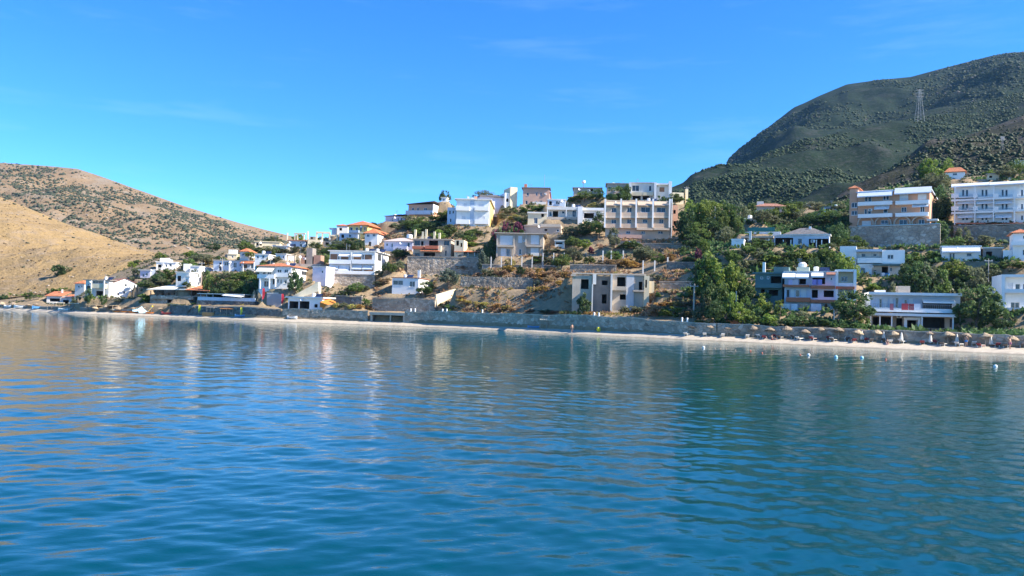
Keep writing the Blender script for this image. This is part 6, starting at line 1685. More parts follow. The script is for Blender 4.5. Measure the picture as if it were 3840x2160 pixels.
def person(p, rz, pose, c, label, name_c='swim_shorts'):
    e = link('person', None, None, None, p, rz); tag(e, label, 'person')
    link('body', BODY[pose], None, e)
    cm = plain('swimwear_%02d%02d%02d' % tuple(int(q * 99) for q in c), c, .8)
    hz_, hy = (1.66, 0) if pose == 'stand' else (.86, .09)
    MB().lathe((0, hy, hz_), [(.112, -.02), (.118, .04), (.09, .10), (.01, .125)], 10).build('hair', HAIRM, e, smooth=True)
    if pose == 'stand':
        m = MB().lathe((0, 0, .72), [(.20, .0), (.205, .14), (.185, .28)], 12); m.build(name_c, cm, e, smooth=True)
    else:
        m = MB().lathe((0, 0, .02), [(.20, 0), (.20, .10), (.17, .20)], 12); m.build(name_c, cm, e, smooth=True)
def bp(px, dp=0):
    s = float(BW(px)) * .55 + dp; D = float(D0(px)) + s
    return Vector(((px - 1920) / FPX * D, D, beach_z(s, px)))
person(bp(2149, -1.2), R(20), 'stand', (0.10, 0.09, 0.10), 'person in dark shorts standing alone on the middle beach')
person(bp(3626, 1.2), R(-40), 'stand', (0.03, 0.2, 0.5), 'person in blue shorts standing under the right beach umbrellas')
person(bp(2900, 0), R(60), 'sit', (0.5, 0.05, 0.05), 'person in red swimwear sitting near the left umbrellas of the right beach')
person(bp(3330, .3), R(-20), 'sit', (0.6, 0.35, 0.45), 'person in pink swimwear sitting below the shore guesthouse')
person(bp(3790, .6), R(30), 'stand', (0.2, 0.05, 0.12), 'person in maroon swimwear standing at the far right of the beach')
# ------------------------------------------------------------------ hillside and beach meshes
def make_ground():
    px = np.arange(-500, 4520, 15.0)
    ss = np.concatenate([np.arange(0.0, 24, 0.9), np.arange(24, 150, 1.4), np.arange(150, 240, 5)])
    PX, SS = np.meshgrid(px, ss)
    D = D0(PX) + BW(PX) - .3 + SS
    X = (PX - 1920) / FPX * D
    z = ground_xy(X.ravel(), D.ravel()).reshape(X.shape)
    rs = np.random.RandomState(5)
    for i in range(X.shape[0]):
        for j in range(X.shape[1]):
            if SS[i, j] > 5: z[i, j] += fnoise(X[i, j], D[i, j], 0, 0.22, 3) * 0.22
    V = np.stack([X, D, z], -1).reshape(-1, 3)
    n, k = X.shape
    idx = np.arange(n * k).reshape(n, k)
    F = np.stack([idx[:-1, :-1], idx[:-1, 1:], idx[1:, 1:], idx[1:, :-1]], -1).reshape(-1, 4)
    m, t, b = new_mat('hillside_earth')
    v = vec(t)
    f1 = tex_noise(t, v, 0.07, 6, 0.6); f2 = tex_noise(t, v, 0.8, 6, 0.7); f3 = tex_noise(t, v, 3.5, 4, 0.7)
    a = ramp(t, f1, [(0.3, (0.25, 0.19, 0.125)), (0.5, (0.33, 0.24, 0.15)), (0.7, (0.21, 0.18, 0.115))])
    a = mixc(t, ramp(t, f2, [(0.45, 0.0), (0.7, 0.7)]), a, (0.15, 0.13, 0.08))
    a = mixc(t, ramp(t, f3, [(0.5, 0.0), (0.75, 0.5)]), a, (0.36, 0.29, 0.20))
    t.links.new(a, b.inputs['Base Color'])
    b.inputs['Roughness'].default_value = 0.95
    b.inputs['Specular IOR Level'].default_value = 0.1
    set_bump(t, b, f2, 0.8, 0.4)
    o = link('hillside', npmesh('hillside', V, F, True), m)
    tag(o, 'terraced dry hillside that the town stands on', kind='structure')
    # beach strip
    ss = np.concatenate([np.linspace(-1, -.06, 6), np.linspace(0.0, 1.12, 20)])
    px = np.arange(-500, 4520, 12.0)
    PX, SS = np.meshgrid(px, ss)
    D = D0(PX) + SS * BW(PX)
    X = (PX - 1920) / FPX * D
    zz = np.interp(SS, [-1, 0, .3, 1, 1.3], [-.5, 0.02, 0.36, 0.88, 1.0])
    for i in range(X.shape[0]):
        for j in range(X.shape[1]):
            zz[i, j] += fnoise(X[i, j], D[i, j], 0, 0.35, 3) * 0.07
    V = np.stack([X, D, zz], -1).reshape(-1, 3)
    n, k = X.shape
    idx = np.arange(n * k).reshape(n, k)
    F = np.stack([idx[:-1, :-1], idx[:-1, 1:], idx[1:, 1:], idx[1:, :-1]], -1).reshape(-1, 4)
    m, t, b = new_mat('pale_pebbles')
    v = vec(t)
    f2 = tex_noise(t, v, 1.2, 6, 0.7); f3 = tex_noise(t, v, 9, 3, 0.7)
    a = ramp(t, f2, [(0.3, (0.34, 0.29, 0.22)), (0.65, (0.47, 0.41, 0.325))])
    a = mixc(t, ramp(t, f3, [(0.4, 0.0), (0.75, 0.5)]), a, (0.54, 0.48, 0.39))
    sp = t.nodes.new('ShaderNodeSeparateXYZ'); t.links.new(v, sp.inputs[0])
    wn = nd(t, 'ShaderNodeMath', operation='MULTIPLY_ADD'); wn.inputs[1].default_value = 0.35
    t.links.new(f2, wn.inputs[0]); t.links.new(sp.outputs['Z'], wn.inputs[2])
    a = mixc(t, ramp(t, wn.outputs[0], [(0.24, 0.75), (0.36, 0.0)]), a, (0.16, 0.14, 0.105))    # pebbles wetted by the wash
    t.links.new(a, b.inputs['Base Color'])
    b.inputs['Roughness'].default_value = 0.9
    set_bump(t, b, f3, 0.6, 0.06)
    o = link('beach', npmesh('beach', V, F, True), m)
    tag(o, 'narrow strip of pale pebble beach along the water', kind='structure')

make_ground()
# ------------------------------------------------------------------ vegetation
BARK = plain('bark', (0.13, 0.10, 0.075), .95, 0, .3, 3.0)
LM = {'green': leafmat('leaf_green', (0.064, 0.110, 0.029), (0.152, 0.216, 0.053)),
      'dark': leafmat('leaf_dark', (0.043, 0.087, 0.032), (0.104, 0.164, 0.052)),
      'bright': leafmat('leaf_bright', (0.113, 0.187, 0.032), (0.240, 0.300, 0.060)),
      'olive': leafmat('leaf_olive', (0.111, 0.133, 0.070), (0.206, 0.221, 0.119)),
      'dry': leafmat('leaf_dry', (0.240, 0.157, 0.090), (0.406, 0.270, 0.150), (0.150, 0.150, 0.074)),
      'orange': leafmat('leaf_orange', (0.330, 0.180, 0.053), (0.450, 0.316, 0.090), (0.180, 0.180, 0.060)),
      'yellow': leafmat('leaf_yellow', (0.420, 0.316, 0.090), (0.450, 0.450, 0.150), (0.256, 0.240, 0.090)),
      'pink': leafmat('leaf_bougainvillea', (0.10, 0.05, 0.055), (0.30, 0.055, 0.12), (0.055, 0.075, 0.035)),
      'blue': leafmat('leaf_bluegreen', (0.083, 0.113, 0.083), (0.150, 0.187, 0.127)),
      'cactus': leafmat('cactus_skin', (0.196, 0.240, 0.127), (0.330, 0.360, 0.196), None, 0.0)}

def crown_mesh(seed, n, leaf, shape, nclump):
    """leaves gathered in clumps through the crown; unit box: radius .5, height 0..1 around z=.5"""
    rs = np.random.RandomState(seed)
    cs = []
    while len(cs) < nclump:
        p = rs.uniform(-1, 1, 3)
        r = np.linalg.norm(p)
        if r > 1 or r < .45: continue
        if shape == 'round' and p[2] < -.75: continue
        if shape == 'cone' and math.hypot(p[0], p[1]) > (1 - p[2]) * .5 + .04: continue
        if shape == 'dome' and p[2] < -.9: continue
        cs.append(p)
    cs = np.array(cs)
    size = rs.uniform(.20, .42, nclump) * (.6 if shape == 'cone' else 1)
    k = rs.randint(0, nclump, n)
    d = rs.normal(0, 1, (n, 3)); d /= np.linalg.norm(d, axis=1)[:, None]
    C = cs[k] + d * (size[k] * rs.uniform(.35, 1, n) ** .6)[:, None]
    C *= .5 / 1.12
    if shape == 'dome': C[:, 2] = C[:, 2] * .9
    a = rs.normal(0, 1, (n, 3)) + d * .8; a /= np.linalg.norm(a, axis=1)[:, None]   # leaf normal
    u = np.cross(a, rs.normal(0, 1, (n, 3))); u /= np.linalg.norm(u, axis=1)[:, None]
    w = np.cross(a, u)
    L = leaf * rs.uniform(.6, 1.3, n)[:, None]
    Wd = L * rs.uniform(.45, .8, n)[:, None]
    V = np.stack([C - u * L, C - w * Wd, C + u * L, C + w * Wd], 1).reshape(-1, 3)
    V[:, 2] += .5
    F = np.arange(n * 4).reshape(n, 4)
    return npmesh('crown', V, F)

def trunk_mesh(seed, spread=.22, base=.035, top=.62):
    r = random.Random(seed); m = MB()
    pts = [Vector((0, 0, -.08)), Vector((r.uniform(-.03, .03), r.uniform(-.03, .03), .22)), Vector((r.uniform(-.05, .05), r.uniform(-.05, .05), top))]
    m.tube(pts[0], pts[1], base, base * .75, 7); m.tube(pts[1], pts[2], base * .75, base * .35, 7)
    for i in range(6):
        q = 6.28 * i / 6 + r.uniform(-.4, .4); a = pts[1].lerp(pts[2], r.uniform(.1, .8))
        b = a + Vector((spread * math.cos(q), spread * math.sin(q), r.uniform(.1, .26)))
        m.tube(a, b, base * .4, base * .14, 5); c = b + Vector((.1 * math.cos(q + .6), .1 * math.sin(q + .6), .1)); m.tube(b, c, base * .14, base * .05, 4)
    return mesh('trunk', m.v, m.f)

SHAPES = {'big': [crown_mesh(21 + i, 3600, .030, 'round', 46) for i in range(3)],
          'tree': [crown_mesh(31 + i, 2000, .044, 'round', 32) for i in range(3)],
          'bush': [crown_mesh(41 + i, 1100, .058, 'dome', 22) for i in range(4)],
          'cone': [crown_mesh(51, 1500, .035, 'cone', 60)],
          'thin': [crown_mesh(61 + i, 420, .060, 'dome', 16) for i in range(2)]}
TRUNKS = [trunk_mesh(i) for i in range(3)]
STEMS = [trunk_mesh(10 + i, .3, .02, .5) for i in range(2)]
for t_ in TRUNKS + STEMS: t_.materials.append(BARK)
def banana_mesh(seed):
    r = random.Random(seed); m = MB()
    for i in range(16):
        q = 6.28 * i / 16 * 2.4; el = r.uniform(.5, 1.25); L = r.uniform(.38, .55); w = .07
        d = Vector((math.cos(q), math.sin(q), 0)); s_ = Vector((-math.sin(q), math.cos(q), 0)) * w
        p0 = Vector((0, 0, .42)); last = p0
        for k in range(4):
            e_ = el - .45 * k; nx = last + (d * math.cos(e_) + Vector((0, 0, math.sin(e_)))) * (L / 4)
            f0, f1 = [.25, .9, 1, .8, .15][k], [.25, .9, 1, .8, .15][k + 1]
            m.poly([last - s_ * f0, last + s_ * f0, nx + s_ * f1, nx - s_ * f1]); last = nx
    return mesh('fronds', m.v, m.f)
def agave_mesh(seed):
    r = random.Random(seed); m = MB()
    for i in range(22):
        q = r.uniform(0, 6.28); el = r.uniform(.5, 1.5); L = r.uniform(.35, .6)
        d = Vector((math.cos(q) * math.cos(el), math.sin(q) * math.cos(el), math.sin(el))); s_ = Vector((-math.sin(q), math.cos(q), 0)) * .05
        b = d * L * .55; t_ = d * L
        m.poly([-s_ * .8, s_ * .8, b + s_, t_, b - s_])
    for v in range(len(m.v)): m.v[v] = (m.v[v][0], m.v[v][1], m.v[v][2] * 1.6)
    return mesh('blades', m.v, m.f)
SHAPES['banana'] = [banana_mesh(i) for i in range(3)]
SHAPES['agave'] = [agave_mesh(i) for i in range(3)]
_mc = {}
def crown_for(shape, idx, mat):
    k = (shape, idx, mat)
    if k not in _mc:
        me = SHAPES[shape][idx].copy(); me.materials.clear(); me.materials.append(LM[mat]); _mc[k] = me
    return _mc[k]

LOOK = {'green': 'mid green', 'dark': 'dark green', 'bright': 'bright green', 'olive': 'grey green', 'dry': 'dry brown', 'orange': 'orange brown', 'yellow': 'dry yellow', 'pink': 'pink flowering', 'blue': 'blue green', 'cactus': 'pale green'}
PLANTS = []
def plant(reg, x, yt, yb, w, mat, shape='tree', D=None):
    px, pb = Z(reg, x, yb); _, ptop = Z(reg, x, yt)
    D = hit(px, pb).y if D is None else D
    D = max(D, float(D0(px) + BW(px)) + 1.6)
    p = at(px, pb, D)
    p.z = G(p.x, p.y)
    hh = max(.6, zof(px, ptop, p.y) - p.z); ww = w / REG[reg][2] * p.y / FPX
    if shape == 'tree' and ww > 6.5: shape = 'big'
    if shape == 'tree' and hh < 2.6: shape = 'bush'
    if hh > 3.2 * ww: hh = 3.2 * ww
    PLANTS.append([px, (pb + ptop) / 2, p, hh, ww, mat, shape])

T = 'tree'; B = 'bush'
PL = {
 1: [(150, 830, 985, 120, 'bright', 'banana'), (250, 860, 985, 120, 'green', 'banana'), (330, 850, 985, 110, 'bright', 'banana'), (420, 850, 985, 120, 'green', B), (500, 870, 990, 110, 'green', 'banana'), (580, 880, 990, 110, 'bright', 'banana'),
     (770, 800, 930, 130, 'green', T, 305), (860, 790, 930, 140, 'bright', 'banana', 305), (950, 790, 930, 130, 'green', T, 308), (1040, 800, 940, 130, 'green', 'banana', 304), (1130, 800, 940, 130, 'bright', 'banana', 302), (1210, 800, 950, 120, 'green', T, 300),
     (1330, 830, 960, 110, 'dark', T, 254), (1420, 850, 970, 120, 'bright', 'banana', 252), (1500, 850, 970, 110, 'green', 'banana', 252), (1560, 880, 970, 90, 'dark', B, 252), (1150, 930, 1015, 200, 'olive', B), (1000, 960, 1015, 120, 'olive', B), (2170, 885, 1035, 175, 'bright', B), (1990, 565, 665, 130, 'olive', B, 276), (1790, 960, 1020, 150, 'olive', B), (60, 900, 980, 120, 'dark', B)],
 2: [(250, 690, 810, 210, 'green', T), (420, 640, 770, 230, 'olive', T), (600, 575, 745, 240, 'green', T), (520, 500, 600, 160, 'dark', T), (200, 760, 870, 160, 'dark', T), (340, 740, 830, 180, 'green', T), (680, 620, 740, 150, 'olive', T),
     (1120, 305, 480, 310, 'olive', T, 274), (1200, 340, 470, 160, 'orange', T, 275), (990, 540, 690, 120, 'dark', T, 252), (1190, 570, 680, 130, 'green', T, 248), (640, 520, 600, 140, 'green', T),
     (1330, 600, 760, 220, 'green', T), (1500, 560, 720, 240, 'olive', T), (1680, 570, 740, 240, 'green', T), (1800, 580, 760, 180, 'bright', T), (1370, 720, 885, 260, 'dark', T, 236), (1560, 680, 880, 360, 'green', T, 236), (1750, 740, 900, 220, 'green', T, 235), (1890, 700, 910, 250, 'dark', T, 234), (2060, 780, 900, 290, 'dark', B, 231), (1230, 640, 760, 160, 'green', T, 240),
     (2000, 200, 330, 320, 'green', T), (2180, 190, 330, 220, 'olive', T), (1850, 260, 370, 170, 'bright', T), (2230, 320, 445, 170, 'olive', T), (2200, 25, 110, 190, 'olive', T, 312), (2380, 200, 300, 220, 'olive', T), (1720, 300, 380, 120, 'green', B, 276), (1390, 310, 370, 130, 'dark', B, 278), (2060, 380, 470, 130, 'olive', B), (800, 520, 620, 140, 'olive', B), (900, 700, 790, 140, 'dark', B), (640, 1030, 1090, 130, 'olive', B), (760, 1040, 1090, 130, 'dark', B), (880, 1040, 1090, 120, 'olive', B), (1010, 1040, 1090, 120, 'green', B)],
 3: [(590, 560, 830, 205, 'dark', T, 222), (900, 120, 245, 170, 'green', T), (1010, 330, 480, 170, 'green', T), (1150, 150, 290, 230, 'green', T), (1300, 95, 235, 300, 'olive', T), (1470, 60, 225, 230, 'dark', T), (1060, 210, 330, 150, 'dark', T), (1390, 160, 260, 320, 'dark', T), (1570, 120, 240, 160, 'dark', T, 258), (2010, 430, 600, 210, 'green', T), (2150, 400, 560, 170, 'olive', T), (2180, 230, 480, 210, 'dark', T, 244),
     (1500, 735, 900, 210, 'green', T), (1330, 840, 925, 190, 'dark', B), (1620, 750, 860, 160, 'olive', B), (1420, 770, 860, 150, 'olive', B), (640, 170, 260, 200, 'olive', B), (300, 200, 330, 200, 'green', B), (150, 240, 330, 160, 'olive', B), (990, 470, 520, 100, 'green', B), (1880, 520, 650, 170, 'olive', B), (1940, 640, 750, 190, 'dry', B), (1850, 690, 790, 160, 'olive', B), (890, 830, 930, 110, 'cactus', 'agave'), (980, 830, 940, 120, 'cactus', 'agave'), (1060, 850, 950, 120, 'dry', B), (1150, 880, 980, 110, 'cactus', 'agave'), (1230, 1020, 1110, 140, 'yellow', B), (1340, 1020, 1110, 130, 'olive', B), (1450, 1040, 1120, 140, 'yellow', B), (1560, 1050, 1120, 130, 'orange', B), (1650, 960, 1070, 130, 'green', B), (1760, 1010, 1110, 110, 'cactus', 'agave'), (1830, 1010, 1110, 110, 'cactus', 'agave'), (1900, 1000, 1100, 100, 'cactus', 'agave'), (1180, 1060, 1130, 120, 'yellow', B), (1690, 1060, 1130, 110, 'dry', B)],
 4: [(620, 720, 950, 240, 'green', T), (240, 220, 450, 220, 'dark', T, 243), (980, 540, 810, 300, 'blue', T), (1030, 400, 510, 130, 'olive', B), (1300, 110, 240, 230, 'bright', T, 246), (1420, 150, 245, 140, 'green', B, 246), (1600, 70, 390, 190, 'dark', T, 234), (1500, 270, 450, 190, 'blue', T), (2060, 480, 650, 130, 'dark', T), (1180, 460, 560, 160, 'dry', B), (1560, 510, 650, 200, 'olive', B), (1420, 560, 690, 180, 'dry', B), (1750, 520, 640, 200, 'dry', B), (1880, 460, 560, 200, 'orange', B), (1700, 600, 720, 150, 'olive', B), (2150, 500, 600, 180, 'dry', B), (2250, 540, 680, 170, 'dry', B), (2350, 500, 610, 190, 'orange', B), (2450, 530, 650, 190, 'dry', B), (2530, 480, 580, 160, 'dry', B), (2340, 680, 790, 120, 'cactus', 'agave'), (1520, 790, 850, 80, 'cactus', 'agave'), (1600, 770, 850, 80, 'cactus', 'agave'), (1740, 830, 910, 90, 'cactus', 'agave'), (1640, 600, 700, 110, 'cactus', 'agave'), (1850, 600, 700, 110, 'dry', 'thin'), (1980, 620, 720, 130, 'dry', 'thin'),
     (1150, 920, 1010, 150, 'orange', B), (1180, 960, 1050, 180, 'yellow', B), (1310, 990, 1070, 200, 'yellow', B), (1430, 1000, 1110, 150, 'yellow', B), (1560, 1010, 1080, 180, 'yellow', B), (1700, 1030, 1110, 200, 'orange', B), (1850, 1060, 1130, 170, 'yellow', B), (1010, 1050, 1160, 170, 'green', B), (900, 1020, 1100, 150, 'orange', B), (1090, 1090, 1160, 120, 'olive', B), (1930, 1090, 1160, 110, 'dry', B), (1250, 1080, 1150, 130, 'dry', 'thin'), (1650, 1090, 1150, 120, 'dry', 'thin'), (1780, 1100, 1170, 110, 'dry', 'thin'), (2250, 780, 880, 200, 'yellow', B), (2400, 770, 860, 180, 'orange', B), (1500, 1060, 1150, 110, 'olive', B), (2500, 1130, 1180, 150, 'olive', B), (2200, 1120, 1180, 150, 'dry', B)],
 5: [(930, 262, 490, 170, 'dark', 'cone', 300), (870, 320, 480, 80, 'dark', T, 302), (1500, 305, 410, 270, 'olive', T, 296), (350, 690, 860, 230, 'olive', T), (580, 710, 870, 240, 'green', T), (820, 640, 800, 270, 'green', T), (690, 790, 960, 300, 'dark', T), (950, 820, 985, 270, 'olive', T), (420, 770, 910, 270, 'green', T), (200, 780, 890, 210, 'olive', T), (800, 760, 860, 240, 'dark', T), (530, 830, 960, 200, 'dark', T), (1410, 880, 975, 290, 'dark', B), (1190, 930, 985, 170, 'green', B),
     (1890, 540, 660, 210, 'olive', B), (2050, 540, 650, 210, 'green', B), (2290, 510, 630, 320, 'green', B), (1800, 640, 730, 200, 'olive', B), (1960, 660, 750, 210, 'yellow', B), (2080, 690, 780, 160, 'dark', B, 254), (1740, 770, 940, 220, 'pink', B, 246), (1900, 745, 930, 240, 'pink', B, 247), (2040, 750, 920, 220, 'pink', B, 246), (1830, 820, 950, 260, 'dark', B, 245), (2020, 840, 950, 200, 'dark', B, 244), (1300, 1080, 1190, 220, 'bright', B, 246), (1900, 1310, 1430, 150, 'yellow', B, 223.5), (2310, 1320, 1430, 160, 'green', B, 223.5), (1500, 1240, 1400, 160, 'blue', T, 227)],
 6: [(930, 325, 485, 250, 'green', T), (1130, 290, 470, 170, 'dark', T), (1420, 255, 450, 290, 'dark', T, 268), (1560, 225, 430, 150, 'green', T, 268), (790, 380, 490, 210, 'green', T), (1050, 470, 570, 190, 'yellow', B), (1170, 480, 570, 130, 'olive', B), (1150, 640, 800, 150, 'dark', T, 243), (1000, 760, 970, 270, 'dark', T), (1160, 790, 1005, 230, 'green', T), (880, 860, 1005, 210, 'dark', T), (2300, 360, 510, 230, 'green', T), (2100, 355, 420, 130, 'dark', B, 268), (700, 420, 500, 130, 'green', B),
     (780, 1010, 1190, 250, 'green', T), (650, 990, 1140, 210, 'olive', T), (920, 1050, 1210, 210, 'bright', T), (1040, 1140, 1260, 120, 'pink', B), (1380, 880, 1115, 170, 'olive', T, 218), (1650, 1050, 1190, 250, 'green', T), (1520, 1100, 1190, 160, 'dark', B), (1840, 1150, 1370, 290, 'olive', T), (2050, 1260, 1430, 210, 'green', T), (2220, 1240, 1380, 190, 'orange', B), (1430, 1310, 1450, 330, 'dry', B), (1620, 1320, 1460, 300, 'orange', B), (1280, 1350, 1450, 220, 'dry', B), (1760, 1380, 1460, 160, 'orange', B), (250, 1340, 1430, 200, 'green', B, 224), (450, 1190, 1330, 220, 'olive', B, 226), (560, 1200, 1330, 180, 'dark', B, 226), (700, 1230, 1340, 160, 'olive', B, 226), (1000, 1290, 1400, 160, 'green', B), (600, 1360, 1420, 120, 'dry', B, 223.5), (380, 1370, 1430, 130, 'dry', B, 223.5), (2400, 1330, 1420, 160, 'dark', B), (2500, 1290, 1420, 180, 'dark', B)],
 7: [(765, 805, 1090, 180, 'dark', 'bush', 168.6), (2110, 985, 1160, 270, 'bright', B), (1960, 1020, 1165, 230, 'green', B), (1800, 960, 1150, 250, 'dry', B), (1440, 985, 1110, 300, 'olive', B, 168), (1620, 1000, 1130, 210, 'olive', B, 168), (2480, 1020, 1190, 130, 'green', B), (2505, 1195, 1275, 130, 'yellow', B), (1880, 780, 880, 110, 'green', B), (1350, 1080, 1150, 170, 'yellow', B, 166.5), (1500, 1090, 1160, 190, 'orange', B, 166.5), (1640, 1100, 1170, 190, 'yellow', B, 166.5), (200, 1050, 1110, 230, 'olive', B), (470, 1060, 1120, 150, 'yellow', B), (330, 1060, 1120, 150, 'dry', B), (640, 1060, 1130, 160, 'dark', B, 167), (820, 1075, 1140, 130, 'orange', B, 166.5), (1980, 920, 1010, 240, 'orange', B), (2180, 920, 1010, 230, 'yellow', B), (2330, 930, 1020, 160, 'dry', B), (1880, 520, 620, 160, 'olive', B), (2060, 590, 640, 150, 'dry', B), (350, 460, 570, 190, 'dry', B), (480, 470, 600, 180, 'orange', B), (120, 480, 600, 200, 'orange', B), (240, 540, 640, 180, 'dry', B), (60, 600, 700, 120, 'blue', B), (420, 600, 680, 160, 'orange', B), (2300, 1050, 1180, 200, 'olive', B)],
 8: [(150, 0, 400, 330, 'bright', T, 225), (400, 0, 340, 420, 'bright', T, 222), (620, 20, 310, 310, 'green', T, 222), (50, 140, 600, 300, 'dark', T, 214), (250, 320, 660, 290, 'green', T, 210), (440, 250, 570, 330, 'dark', T, 212), (620, 390, 700, 250, 'olive', T, 192), (780, 60, 350, 250, 'dark', T, 222), (840, 240, 345, 140, 'green', T, 215), (130, 480, 700, 240, 'dark', T, 200), (540, 120, 400, 280, 'green', T, 216), (320, 560, 740, 160, 'bright', T, 184), (30, 640, 740, 150, 'dark', B, 196), (240, 640, 760, 110, 'pink', B, 183), (1130, 0, 140, 200, 'green', T, 275),
     (1200, 130, 340, 250, 'olive', T), (1400, 100, 330, 270, 'green', T), (1600, 50, 310, 290, 'bright', T), (1750, 100, 310, 250, 'olive', T), (1900, 180, 380, 290, 'dark', T), (2050, 200, 370, 290, 'dark', T), (2250, 130, 310, 270, 'green', T), (2400, 150, 310, 210, 'olive', T), (2450, 230, 430, 250, 'dark', T), (1000, 30, 210, 230, 'green', T, 250), (900, 50, 240, 210, 'olive', T, 245), (1310, 0, 100, 220, 'olive', T, 275), (1700, 0, 120, 310, 'green', T, 270), (2000, 0, 130, 270, 'olive', T, 265), (2300, 0, 110, 250, 'green', T, 262), (1520, 0, 90, 220, 'dark', T, 278), (2160, 150, 300, 200, 'bright', T), (1300, 250, 350, 180, 'dark', B), (1500, 260, 350, 200, 'olive', B), (1750, 280, 360, 170, 'dark', B), (1010, 270, 350, 110, 'dark', B),
     (2330, 340, 700, 230, 'dark', T, 178), (2260, 600, 770, 170, 'olive', T, 172), (2250, 380, 560, 160, 'dark', T, 184), (1000, 620, 790, 220, 'green', T), (1180, 690, 860, 260, 'olive', T), (1350, 740, 910, 260, 'dark', T), (1500, 710, 880, 240, 'olive', T), (1650, 720, 910, 240, 'green', T), (1800, 710, 900, 260, 'bright', T), (1950, 740, 910, 230, 'green', T), (2100, 710, 890, 240, 'dark', T), (2280, 760, 960, 250, 'green', T), (2440, 830, 1005, 240, 'bright', T), (1080, 840, 970, 250, 'olive', T), (1250, 880, 990, 250, 'green', T), (900, 850, 1010, 190, 'olive', T), (690, 700, 780, 90, 'orange', B, 176), (860, 700, 850, 160, 'olive', T), (1560, 860, 980, 200, 'dark', T), (1120, 540, 590, 330, 'green', B, 176), (1330, 560, 690, 110, 'green', B, 176), (1000, 480, 560, 200, 'olive', B, 181), (2000, 880, 1010, 260, 'dark', T, 158), (2180, 900, 1020, 240, 'dark', T, 158)],
 9: [(450, -50, 470, 500, 'bright', T, 156), (690, 60, 500, 310, 'bright', T, 155), (290, 60, 470, 280, 'dark', T, 157), (870, 190, 540, 280, 'green', T, 155), (560, 380, 680, 250, 'green', T, 149), (380, 300, 560, 220, 'dark', T, 153), (970, 380, 640, 220, 'dark', T, 152), (750, 500, 770, 240, 'bright', T, 147), (950, 560, 720, 230, 'green', T, 148), (1170, 560, 700, 240, 'bright', B, 148), (1360, 560, 690, 190, 'green', B, 147), (1190, 320, 510, 150, 'bright', 'banana', 149), (1480, 340, 470, 130, 'bright', 'banana', 146), (470, 620, 910, 270, 'dark', T, 145), (900, 720, 940, 290, 'bright', T, 141), (1060, 760, 940, 200, 'green', B, 141), (1330, 775, 965, 290, 'bright', B, 140), (1250, 850, 965, 190, 'olive', B, 139.5), (1600, 840, 985, 240, 'dark', B, 139), (1800, 830, 985, 260, 'dark', B, 139), (2000, 840, 985, 260, 'dark', B, 138.5), (2180, 860, 985, 210, 'dark', B, 138), (1800, 735, 870, 200, 'olive', B, 141), (240, 885, 955, 120, 'yellow', B), (400, 880, 940, 130, 'yellow', B), (220, 690, 870, 130, 'olive', B, 150), (600, 840, 950, 180, 'dark', B, 140), (1450, 860, 980, 200, 'olive', B, 139), (1700, 900, 985, 160, 'green', B, 138.5), (2350, 860, 1000, 200, 'dark', B, 137), (1130, 680, 800, 160, 'dark', B, 145), (670, 720, 840, 160, 'green', B, 144), (80, 560, 700, 160, 'dry', B), (100, 740, 850, 140, 'orange', B), (350, 480, 620, 200, 'olive', B, 152)],
 10: [(1330, 5, 240, 260, 'bright', T, 236), (1530, 10, 190, 140, 'bright', T, 236), (1260, 60, 240, 160, 'dark', T, 238), (1390, 190, 420, 320, 'olive', T, 222), (1200, 290, 370, 210, 'olive', T, 224), (1430, 390, 780, 260, 'dark', T, 199), (1370, 560, 820, 170, 'dark', T, 197), (1500, 300, 600, 180, 'olive', T, 206), (1640, 1015, 1145, 250, 'green', B, 182), (2000, 1000, 1085, 290, 'olive', B, 184), (1260, 1205, 1300, 320, 'bright', B, 173), (2330, 80, 260, 210, 'olive', T), (2440, 20, 250, 220, 'green', T), (2130, 135, 240, 160, 'bright', B), (2280, 0, 120, 220, 'dark', T), (2000, 0, 110, 240, 'green', T), (2160, 40, 130, 200, 'olive', T), (1420, 840, 1100, 220, 'dark', T, 187), (80, 560, 720, 160, 'olive', T), (60, 700, 880, 180, 'dark', T), (180, 800, 900, 120, 'dark', B, 192), (1550, 1130, 1190, 160, 'dark', B, 180), (110, 880, 1100, 180, 'dark', T, 185), (60, 1000, 1180, 200, 'green', T, 178), (1750, 860, 890, 160, 'olive', B, 188.5), (2200, 850, 880, 200, 'green', B, 188.5), (1450, 1240, 1330, 180, 'dark', B, 172)],
